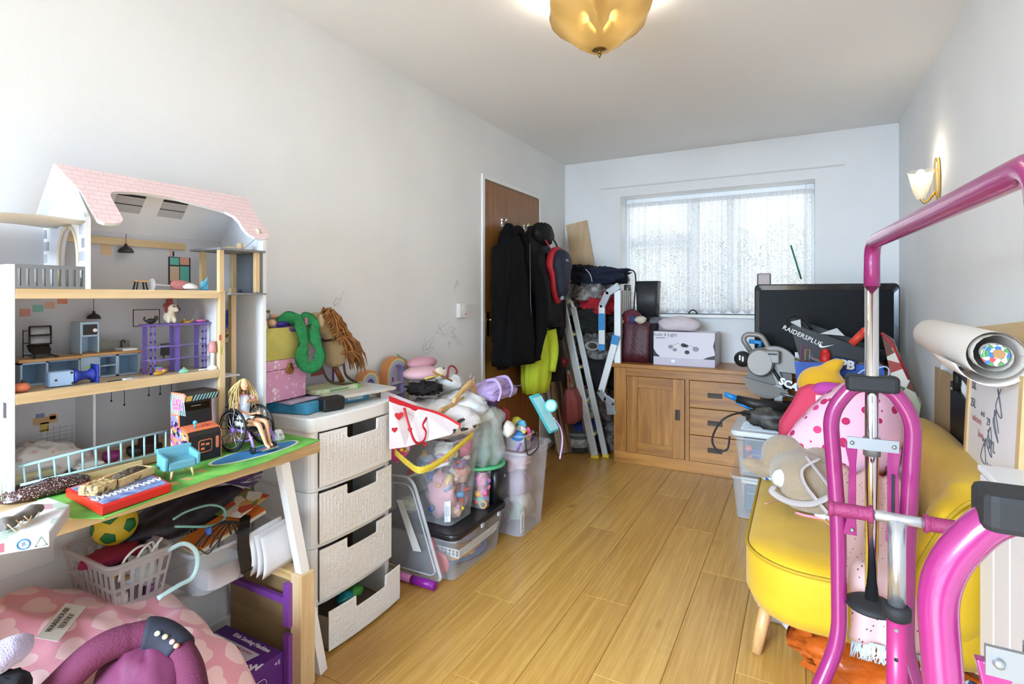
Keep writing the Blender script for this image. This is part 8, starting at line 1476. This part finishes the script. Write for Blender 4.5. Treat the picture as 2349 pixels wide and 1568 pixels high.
# ================================================================ YELLOW SOFA
vel = mat('yellow_velvet', '#cb9d08', .75, sheen=.12, var='#d4a812', vs=5)
sf = thing('yellow_sofa', 'mustard yellow velvet loveseat with curved back and wooden legs', 'sofa', (.2, 2.45, 0))
sx0, sx1, sy0, sy1 = -.175, .555, 1.90, 3.20; scx, scy = (sx0 + sx1) / 2, (sy0 + sy1) / 2
def so(s, z, dx=0): return [V((scx + a * s + dx, scy + b * s, z)) for a, b in rrect(sx1 - sx0, sy1 - sy0, .20, 8)]
def soi(d, z): return [V((scx + a, scy + b, z)) for a, b in rrect(sx1 - sx0 - 2 * d, sy1 - sy0 - 2 * d, .20 - d, 8)]
obj('seat_base', B().rings([soi(.06, .165), soi(.02, .185), soi(.0, .23), soi(.0, .345), soi(.006, .368)]), vel, sf); obj('seat_cushion', B().rings([soi(.006, .368), soi(.012, .378), soi(.05, .392), soi(.12, .40)]), vel, sf); obj('piping', B().tube(soi(.002, .370), .006, 6, True), mat('velvet_dark', '#b08c14', .8), sf)
# curved back: path round the rear
pth = [V((.26, 1.96, 0)), V((.37, 1.955, 0)), V((.435, 2.0, 0)), V((.46, 2.10, 0)), V((.465, 2.4, 0)), V((.465, 2.7, 0)), V((.45, 2.95, 0)), V((.41, 3.07, 0)), V((.30, 3.13, 0)), V((.14, 3.14, 0))]
pth = spline(pth, 5); hts = [.40, .66, .70, .71, .72, .72, .71, .68, .62, .44]; out = []; np_ = len(pth)
for i, q in enumerate(pth):
    u = i / (np_ - 1) * 9; k = min(8, int(u)); h = hts[k] + (hts[k + 1] - hts[k]) * (u - k)
    if i < 5: h = .40 + .27 * math.sin(i / 5 * PI / 2)
    t_ = (pth[min(i + 1, np_ - 1)] - pth[max(0, i - 1)]).normalized(); n_ = V((t_.y, -t_.x, 0)); w_ = .072
    out.append([q + n_ * a * w_ + V((0, 0, z)) for a, z in ((-1, .20), (1, .20), (1.05, .20 + (h - .2) * .6), (1.1, h - .05), (.75, h - .012), (0, h), (-.75, h - .012), (-1.1, h - .05), (-1.05, .20 + (h - .2) * .6))])
obj('backrest', B().rings(out), vel, sf, 0, 2, 1)
ap = [V((.26, 1.886, .40))] + [V((.26 + .18 * u, 1.882, .40 + .29 * math.sin(u * PI / 2))) for u in [k / 10 for k in range(1, 11)]]; obj('arm_piping', B().tube(ap, .006, 6), mat('velvet_dark', '#b08c14'), sf)
lg = wood('sofa_leg_wood', '#b98a58', '#cfa06c', 2, .4, 30, knots=False)
for (fx_, fy_), (tx_, ty_) in (((-.138, 2.038), (-.10, 2.10)), ((-.13, 3.08), (-.09, 3.02)), ((.49, 2.02), (.45, 2.08)), ((.49, 3.08), (.45, 3.02))): obj('leg', B().cyl((fx_, fy_, .001), (tx_, ty_, .19), .017, .026, 14), lg, sf)
# ---- things on the sofa
SZT = .402
def PS(x, y, z=SZT): return PZ(x, y, z)
bn = thing('bunny_bag', 'beige plush bunny backpack lying on the sofa seat', 'plush toy', PS(1820, 1120)); bnm = mat('bunny_plush', '#a08a70', .98, bump=.6, bs=160, sheen=.4)
c = PY(1845, 1092, 2.45); bb = B().ball(c, (.13, .15, .095), 24, 14).ball(PY(1800, 1042, 2.58), (.095, .09, .085), 20, 12).ball(PY(1738, 1072, 2.52), (.075, .035, .035), 16, 10, Matrix.Rotation(R(25), 3, 'Y') @ Matrix.Rotation(R(15), 3, 'Z')).ball(PY(1880, 1050, 2.55), (.06, .09, .05), 16, 10).ball(PY(1862, 1148, 2.32), (.11, .06, .045), 16, 10)
remesh(obj('body', bb, bnm, bn), .012, 3); obj('white_tail', lump(PY(1795, 1098, 2.36), (.040, .034, .036), 3, .1, 5, .06, 20, 12, False), mat('white_fluff', '#e9e9e6'), bn)
stp = mat('strap_greige', '#a99c98', .8)
for P_ in (((1880, 1050), (1840, 1075), (1845, 1110), (1875, 1150), (1900, 1180)), ((1775, 1115), (1772, 1128), (1810, 1150), (1860, 1155), (1900, 1140)), ((1850, 1045), (1880, 1085), (1915, 1130))): obj('strap', B().tube(spline([PY(x, y, 2.30 - .02 * k) for k, (x, y) in enumerate(P_)], 6), .013, 8, flat=.35), stp, bn)
tag(obj('blue_cloth_scrap', lump(PS(1775, 1090, .415), (.07, .09, .018), 5, .25, 4, .15, 24, 12, True, R(40)), spots('blue_white_print', '#dfe2e8', '#3c58a8', 40, .4)), 'blue and white printed cloth under the bunny', 'cloth')
pw = thing('pink_bow_cushion', 'pale pink cushion bag with crimson bow print on the sofa', 'cushion', PS(1930, 1030)); bow_ = spots('bow_print', '#e8b4c6', '#b52258', 17, .27, '#cf3f74', .9)
c = PY(1940, 985, 2.66); obj('cushion', loft([(c + V((-.05, -.04, -.17)), .15, .09), (c + V((-.05, -.03, -.10)), .21, .12), (c + V((0, 0, 0)), .20, .12), (c + V((.05, .03, .12)), .15, .10), (c + V((.06, .04, .19)), .07, .05)], 32, 5, .05, 2), bow_, pw); obj('magenta_trim', lump(c + V((-.04, -.05, -.17)), (.17, .10, .05), 7, .15, 3, .08, 28, 12), mat('trim_magenta', '#b3266a', .8), pw)
LMPa('pink_patterned_sleeve', 'rose printed cloth roll at the right of the pink cushion', 'cloth', PY(2020, 965, 2.80), (.09, .10, .08), 8, spots('rose_print', '#d98c9c', '#b52258', 30, .3), flat=False)
cb2 = thing('coral_shirt', 'coral red top with white label hung over the pink cushion', 'clothing', PZ(1860, 1000, .45)); c = PY(1868, 925, 2.86); obj('cloth', loft([(c + V((-.05, .02, -.22)), .10, .05), (c + V((-.04, 0, -.10)), .10, .05), (c + V((0, 0, .0)), .085, .045), (c + V((.02, .02, .06)), .08, .04), (c + V((.03, .02, .085)), .05, .02)], 28, 6, .10, 4, 3), mat('coral_cloth', '#cf3f5c', .85), cb2); obj('orchid_collar', lump(c + V((.07, .0, .065)), (.08, .04, .04), 9, .15, 3, .08, 24, 12, False), mat('orchid_cloth', '#b8439a', .8), cb2); obj('care_label', B().cbox(c + V((.025, -.058, .03)), (.042, .002, .040)), mat('label_cream', '#e3c8c4', .7), cb2)
yp = thing('yellow_plush', 'plain yellow soft toy with one floppy ear above the coral top', 'plush toy', PY(1885, 900, 3.05)); c = PY(1882, 880, 3.05); ypm = mat('plush_yellow', '#e0a91c', .95, sheen=.4, bump=.3, bs=150)
remesh(obj('body', B().ball(c, (.105, .08, .09), 20, 14).ball(c + V((.045, 0, .085)), (.07, .03, .036), 14, 8, Matrix.Rotation(R(-35), 3, 'Y')).ball(c + V((.08, -.01, .01)), (.035, .03, .03), 14, 8).ball(c + V((0, 0, -.09)), (.06, .06, .06), 16, 10), ypm, yp), .012, 3); obj('tummy_patch', B().ball(c + V((.0, -.075, -.03)), (.03, .012, .035), 14, 8), mat('plush_cream', '#d8cbb6'), yp)
sp_t = thing('spotted_throw', 'pale pink throw with tiny dots hanging off the sofa seat', 'throw', PS(2010, 1180)); dots = spots('dot_print', '#dcb3ad', '#4a3a40', 60, .16)
def thr(u, v):
    x = .12 + .20 * u + .012 * math.sin(v * 9); s = v * .86
    if s < .60: return (x, 2.495 - s, .425 + .13 * (1 - s / .60) ** 1.5 + .014 * math.sin(u * 14 + v * 8))
    return (x, 1.885 - .01 * math.sin(u * 12), .415 - (s - .60) * .75)
obj('cloth', B().grid(thr, 22, 36, thick=.006), dots, sp_t)
fg = B(); random.seed(8)
for k in range(60): x = random.uniform(.13, .31); fg.tube([(x, 1.88, .225), (x + random.uniform(-.01, .01), 1.872, .20), (x + random.uniform(-.02, .02), 1.868, .175)], [.004, .003, .001], 4)
stuff(obj('fringe', fg, mat('fringe_pale', '#b9c0c4', .9), sp_t))
up = thing('pink_unicorn', 'fluffy pale pink plush lying against the sofa back', 'plush toy', PS(2080, 1100)); c = PZ(2075, 1080, .50); obj('body', lump(c, (.075, .13, .075), 12, .2, 4, .1, 28, 16), mat('plush_blush', '#cf9fa8', .98, bump=.8, bs=90), up); obj('paw', B().ball(c + V((.09, -.05, .02)), (.035, .03, .03), 14, 8), mat('plush_pale', '#dfc3c6', .95), up)
for k, (nm, lab, c_, px, py, z, r) in enumerate((('lilac_plush', 'lilac plush scrap behind the pink frame', '#c79ac8', 1930, 1080, .44, (.05, .06, .04)), ('blue_plush', 'pale blue toy behind the chrome pole', '#a9c6e0', 1985, 1055, .49, (.035, .03, .07)), ('red_toy', 'dark red toy behind the chrome pole', '#a3181f', 1980, 1105, .44, (.035, .03, .04)), ('navy_book', 'navy patterned cloth below the lilac plush', '#2c3768', 1960, 1125, .42, (.07, .07, .025)), ('orange_toy', 'small orange toy on the pink cushion front', '#e0924a', 1960, 1010, .56, (.035, .03, .035)), ('green_clip', 'mint green rimmed toy by the sofa back', '#6fae92', 2040, 965, .60, (.03, .05, .045)), ('white_fluff_toy', 'white fluffy scrap beside the bunny straps', '#e0d8d2', 1895, 1175, .42, (.05, .04, .025)), ('brown_plush', 'brown plush head beside the blue bag', '#6d4a2c', 2035, 905, .72, (.07, .07, .05)))): LMPa(nm, lab, 'toy', PZ(px, py, z), r, 170 + k, mat(nm + '_m', c_, .8), flat=False)
rbn = thing('pink_ribbon', 'thin pink ribbon lying on the sofa seat', 'ribbon', PS(1850, 1190)); obj('ribbon', B().tube(spline([PS(1755, 1155, .396), PS(1800, 1145, .402), PS(1860, 1165, .402), PS(1905, 1205, .400)], 6), .005, 6, flat=.3), mat('ribbon_pink', '#d8987c', .6), rbn); obj('knot_end', B().tube(spline([PS(1825, 1175, .402), PS(1850, 1182, .404), PS(1895, 1190, .403)], 5), .006, 6), mat('ribbon_rose', '#dd8f9a', .6), rbn)
# under the sofa
LMPa('orange_bag', 'crinkled orange plastic bag under the sofa', 'plastic bag', (.26, 2.10, .06), (.30, .22, .10), 190, mat('orange_film', '#b8551a', .3, bump=.4, bs=30), amp=.3, fs=5, fold=.25); LMPa('white_towel', 'off white towel crumpled behind the sofa leg', 'towel', (-.02, 2.34, .035), (.13, .15, .05), 191, mat('towel_offwhite', '#bfb3aa', .95)); LMPa('coral_slipper', 'coral slipper at the edge of the orange bag', 'slipper', PZ(1862, 1435, .03), (.035, .09, .025), 192, mat('slipper_coral', '#c9694f', .8), rot=R(30))
# ================================================================ PINK GYMNASTICS BAR
pnk = mat('bar_pink', '#8f2463', .25, coat=.4); foam = mat('foam_black', '#1a191b', .7)
gy = thing('gymnastics_bar', 'pink tubular gymnastics bar frame with chrome poles before the sofa', 'gymnastics bar', (.18, 1.3, 0)); BZ = 1.392
ya, yb_, xa, xb = 1.78, .80, .1725, .240
obj('horizontal_bar', B().tube(fillet([(xa, ya, 1.27), (xa, ya, BZ), (xb, yb_, BZ), (xb, yb_, 1.27)], .07, 10), .0195, 16), pnk, gy)
for (cx, cy, sg) in ((xa, ya, 1), (xb, yb_, -1)):
    obj('chrome_pole', B().cyl((cx, cy, .39), (cx, cy, 1.27), .0165, n=20), chrome, gy)
    d_ = obj('rubber_disc', B().lathe([(.062, .378), (.066, .384), (.05, .394), (.02, .40)], (cx, cy, 0), 28), foam, gy)
    L = [(cx - .115, cy, .05), (cx - .077, cy, .26), (cx - .080, cy, .60), (cx - .100, cy, .91), (cx - .04, cy, .998), (cx + .04, cy, .998), (cx + .095, cy, .91), (cx + .080, cy, .60), (cx + .075, cy, .26), (cx + .11, cy, .05)]
    L = [(cx - .20, cy - .10, .022), (cx - .17, cy - .07, .03)] + L[1:-1] + [(cx + .17, cy - .07, .03), (cx + .20, cy - .10, .022)]
    if sg < 0: L = [(x, 2 * cy - y if i in (0, 1, 10, 11) else y, z) for i, (x, y, z) in enumerate(L)]
    obj('arch_leg', B().tube(fillet(L, .07, 7), .0205, 16), pnk, gy); obj('foam_sleeve', B().rbox((cx, cy, 1.0), (.125, .062, .044), .014), foam, gy, .008)
    bk_ = obj('bracket', B().cbox((cx, cy - .022, .835), (.118, .006, .032)).cyl((cx, cy, .80), (cx, cy, .85), .021, n=16), steel, gy)
    for s in (-1, 1):
        obj('brace', B().prism([V((cx + s * .050 - .016, cy - .02, .83)), V((cx + s * .050 + .016, cy - .02, .83)), V((cx + s * .048 + .010, cy - .02, .77)), V((cx + s * .050 + .012, cy - .02, .62)), V((cx + s * .050 + .014, cy - .02, .575)), V((cx + s * .050 - .020, cy - .02, .575)), V((cx + s * .046 - .012, cy - .02, .63)), V((cx + s * .044 - .010, cy - .02, .77))], (0, .014, 0)), pnk, gy, .002)
        for zb_ in (.835, .592): obj('bolt', B().ball((cx + s * .048, cy - .026, zb_), .006, 8, 6), steel, gy)
    obj('black_stripe', B().cbox((cx + .046, cy - .022, .70), (.007, .003, .12)), foam, gy)
# ================================================================ PINK SCOOTER
sc_ = thing('pink_scooter', 'pink child scooter with silver handlebar stem beside the sofa', 'scooter', (.203, 1.575, 0)); hx, hy = .203, 1.575; grp = mat('grip_pink', '#8c2856', .6, bump=.4, bs=150)
slv = mat('scooter_silver', '#c9cbce', .25, .85)
obj('handlebar', B().cyl((.07, hy, .705), (.345, hy, .705), .0125, n=16), slv, sc_)
for x0_, x1_ in ((.060, .155), (.255, .350)):
    obj('grip', B().lathe([(.020, 0), (.0225, .004), (.0175, .012)] + [(.0168 + .0008 * (k % 2), .014 + .004 * k) for k in range(17)] + [(.0175, .084), (.0225, .090), (.021, .095)], (x0_, hy, .705), 16, axis=0) if x0_ < .2 else B().lathe([(.021, 0), (.0225, .005), (.0175, .011)] + [(.0168 + .0008 * (k % 2), .014 + .004 * k) for k in range(17)] + [(.0175, .083), (.0225, .091), (.02, .095)], (x0_, hy, .705), 16, axis=0), grp, sc_)
obj('stem', B().cyl((hx, hy, .47), (hx, hy, .70), .0185, n=18), slv, sc_); obj('clamp_collar', B().lathe([(.022, .462), (.030, .468), (.030, .492), (.023, .498)], (hx, hy, 0), 20), foam, sc_)
dt = obj('steering_tube', B().cyl((hx, hy, .09), (hx, hy, .465), .021, n=18), mat('scooter_pink', '#a82a68', .35), sc_)
for z in (.445, .375, .305, .24): obj('height_hole', B().cyl((hx - .004, hy - .0205, z), (hx - .004, hy - .0225, z), .0045, n=10), foam if z < .44 else steel, dt)
obj('deck', B().rbox((.06, 1.50, .075), (.40, .11, .016), .03), slv, sc_, .003)
for xx in (-.17, .235): obj('wheel', B().lathe([(.03, -.012), (.05, -.012), (.055, 0), (.05, .012), (.03, .012)], (xx, 1.53 if xx < 0 else hy, .056), 24, axis=1), mat('wheel_grey', '#9aa0a6', .4), sc_)
# ================================================================ RIGHT WALL CLUTTER
cbw = mat('cabinet_white', '#e6e2e0', .4)
wc_ = thing('white_cabinet', 'narrow white panelled unit against the right wall', 'cabinet', (.5, 1.5, 0)); obj('body', B().box((.432, 1.02, .002), (XR - .016, 1.855, .774)), cbw, wc_); obj('top', B().box((.418, 1.01, .774), (XR - .016, 1.865, .789)), cbw, wc_, .003)
for k in range(7): y1_ = 1.850 - .118 * k; obj('side_board', B().box((.420, max(1.02, y1_ - .112), .02), (.432, y1_, .768)), cbw, wc_, .003)
ea = thing('easel', 'childs wooden easel with scribbled whiteboard on the right wall', 'easel', (.49, 2.1, 0)); ewd = wood('easel_wood', '#cfae78', '#e2c592', 2, .5, 30, knots=False)
for y_ in (2.37, 1.875): obj('upright', B().prism([V((.49, y_ - .016, .56)), V((.515, y_ - .016, .56)), V((.535, y_ - .016, 1.03)), V((.51, y_ - .016, 1.03))], (0, .032, 0)), ewd, ea, .002)
obj('whiteboard', B().prism([V((.497, 1.891, .60)), V((.505, 1.891, .60)), V((.522, 1.891, 1.02)), V((.514, 1.891, 1.02))], (0, .463, 0)), mat('whiteboard', '#efebe6', .35), ea); obj('rear_leg', B().cyl((.56, 2.36, .01), (.545, 2.36, 1.0), .012, n=8), ewd, ea); obj('rear_leg', B().cyl((.545, 1.88, .01), (.53, 1.88, 1.0), .012, n=8), ewd, ea); obj('cross_rail', B().box((.49, 1.86, .575), (.52, 2.385, .60)), ewd, ea)
def WB(y, z): return V((.4965 + (z - .6) * .0405, y, z))
pen = (mat('pen_grey', '#5c5a62', .7), mat('pen_red', '#a86a68', .7)); fm = lambda y, z: frame(WB(y, z) - V((.001, 0, 0)), (0, -1, 0), (.04, 0, 1))
for s, y, z, c_, sz in (('ISL', 2.31, .945, 0, .042), ('25L', 2.31, .885, 0, .04), ('unicorn', 2.26, .84, 1, .032), ('29', 2.14, .855, 0, .034), ('love', 2.21, .80, 1, .034), ('SYL', 2.10, .79, 0, .045), ('UK', 2.10, .715, 0, .05), ('n-ti', 2.20, .87, 0, .028)): text(s, sz, pen[c_], fm(y, z), ea, 'handwriting', .0004)
for y, z in ((2.12, .80), (2.07, .86), (2.05, .93), (2.17, .76)): obj('pen_stroke', B().tube(spline([WB(y + .03 * math.sin(k * 2.3 + y * 9), z + .045 * math.cos(k * 1.7 + z * 7)) - V((.001, 0, 0)) for k in range(6)], 5), .0012, 5), pen[0], ea)
pr = thing('paper_roll', 'big roll of cream drawing paper resting on the easel', 'paper roll', (.46, 2.3, 1.02)); ppm = mat('drawing_paper', '#f6eee5', .8); r0 = .062; f0, f1 = V((.475, 2.78, 1.085)), V((.455, 1.86, 1.085))
obj('roll', B().rings([[f0.lerp(f1, u) + V((r0 * rr * math.cos(a), 0, r0 * rr * math.sin(a))) for a in [2 * PI * k / 28 for k in range(28)]] for u, rr in ((0, .96), (.01, 1), (.62, 1.02), (1, 1))], cap=False), ppm, pr)
sp_ = [(.060 - .0016 * k, k * .42) for k in range(24)]; obj('spiral_edge', B().rings([[f1 + V((r * math.cos(a), yy, r * math.sin(a))) for yy in (-.004, .05)] for r, a in sp_], closed=False), ppm, pr); obj('loose_flap', B().grid(lambda u, v: f0.lerp(f1, .60 + .38 * u) + V((.085 * math.cos(R(200 + 150 * v)) * 1.0, 0, .085 * math.sin(R(200 + 150 * v)))), 6, 12, thick=.001), ppm, pr)
obj('core_print', B().cyl(f1 + V((0, .004, 0)), f1 + V((0, .012, 0)), .030, n=24), patch('core_colours', ['#4f9a5c', '#e2dcd0', '#3f78b8', '#c9504c', '#e9e2d6'], 90), pr); obj('inner_tube', B().cyl(f1 + V((.006, -.006, .004)), f1 + V((.006, .02, .004)), .012, n=16), mat('core_card', '#b58a5c', .8), pr)
board('pine_tray', 'light pine tray board behind the paper roll', (.545, 2.42, 1.10), (.55, 1.7, 1.16), .07, .01, wood('tray_pine', '#c9a878', '#dcc092', 1, .5, 30, knots=False), 'board', V((0, 0, 1)))
tag(obj('white_hoop', B().tube(spline([(.562, 3.02, .55), (.562, 3.05, .80), (.562, 3.00, .98), (.562, 2.90, 1.075), (.562, 2.80, 1.06), (.562, 2.70, .95), (.562, 2.62, .75)], 7), .013, 8, flat=.3), mat('hoop_white', '#dcd9d4', .4)), 'bent white plastic strip arching against the right wall', 'plastic strip')
board('cardboard_sheet', 'brown cardboard sheet standing behind the sofa', (.553, 2.98, .50), (.556, 2.98, .915), .32, .006, mat('kraft', '#b0926c'))
cs_ = thing('black_case', 'black folding case with curved handle behind the sofa', 'case', (.5, 2.6, .4)); obj('panel', B().prism([V((.535, 2.78, .45)), V((.535, 2.38, .45)), V((.535, 2.38, .80)), V((.535, 2.77, .90))], (.014, 0, .0)), mat('case_black', '#121213', .45), cs_, .004); obj('handle', B().tube(fillet([(.54, 2.68, .87), (.54, 2.68, .965), (.54, 2.46, .92), (.54, 2.40, .80)], .06), .014, 10), mat('case_black', '#121213'), cs_); obj('corner_rivet', B().ball((.535, 2.74, .87), .007, 8, 6), steel, cs_)
# bits on the floor behind the scooter
for k, (nm, lab, c_, x, y, r) in enumerate((('comic', 'red and blue comic pages behind the sofa end', '#7d3a34', .43, 1.985, (.05, .05, .06)), ('plastic_offcut', 'white ribbed plastic piece on the floor by the cabinet', '#cfcac6', .36, 1.72, (.05, .12, .03)))): LMPa(nm, lab, 'clutter', (x, y, .02 if k else .07), r, 200 + k, patch('comic_print', ['#7d2f2c', '#3f5a8c', '#cfc6b8', '#2c2628', '#b5764a'], 22) if k == 0 else mat('slat_white', c_, .5))
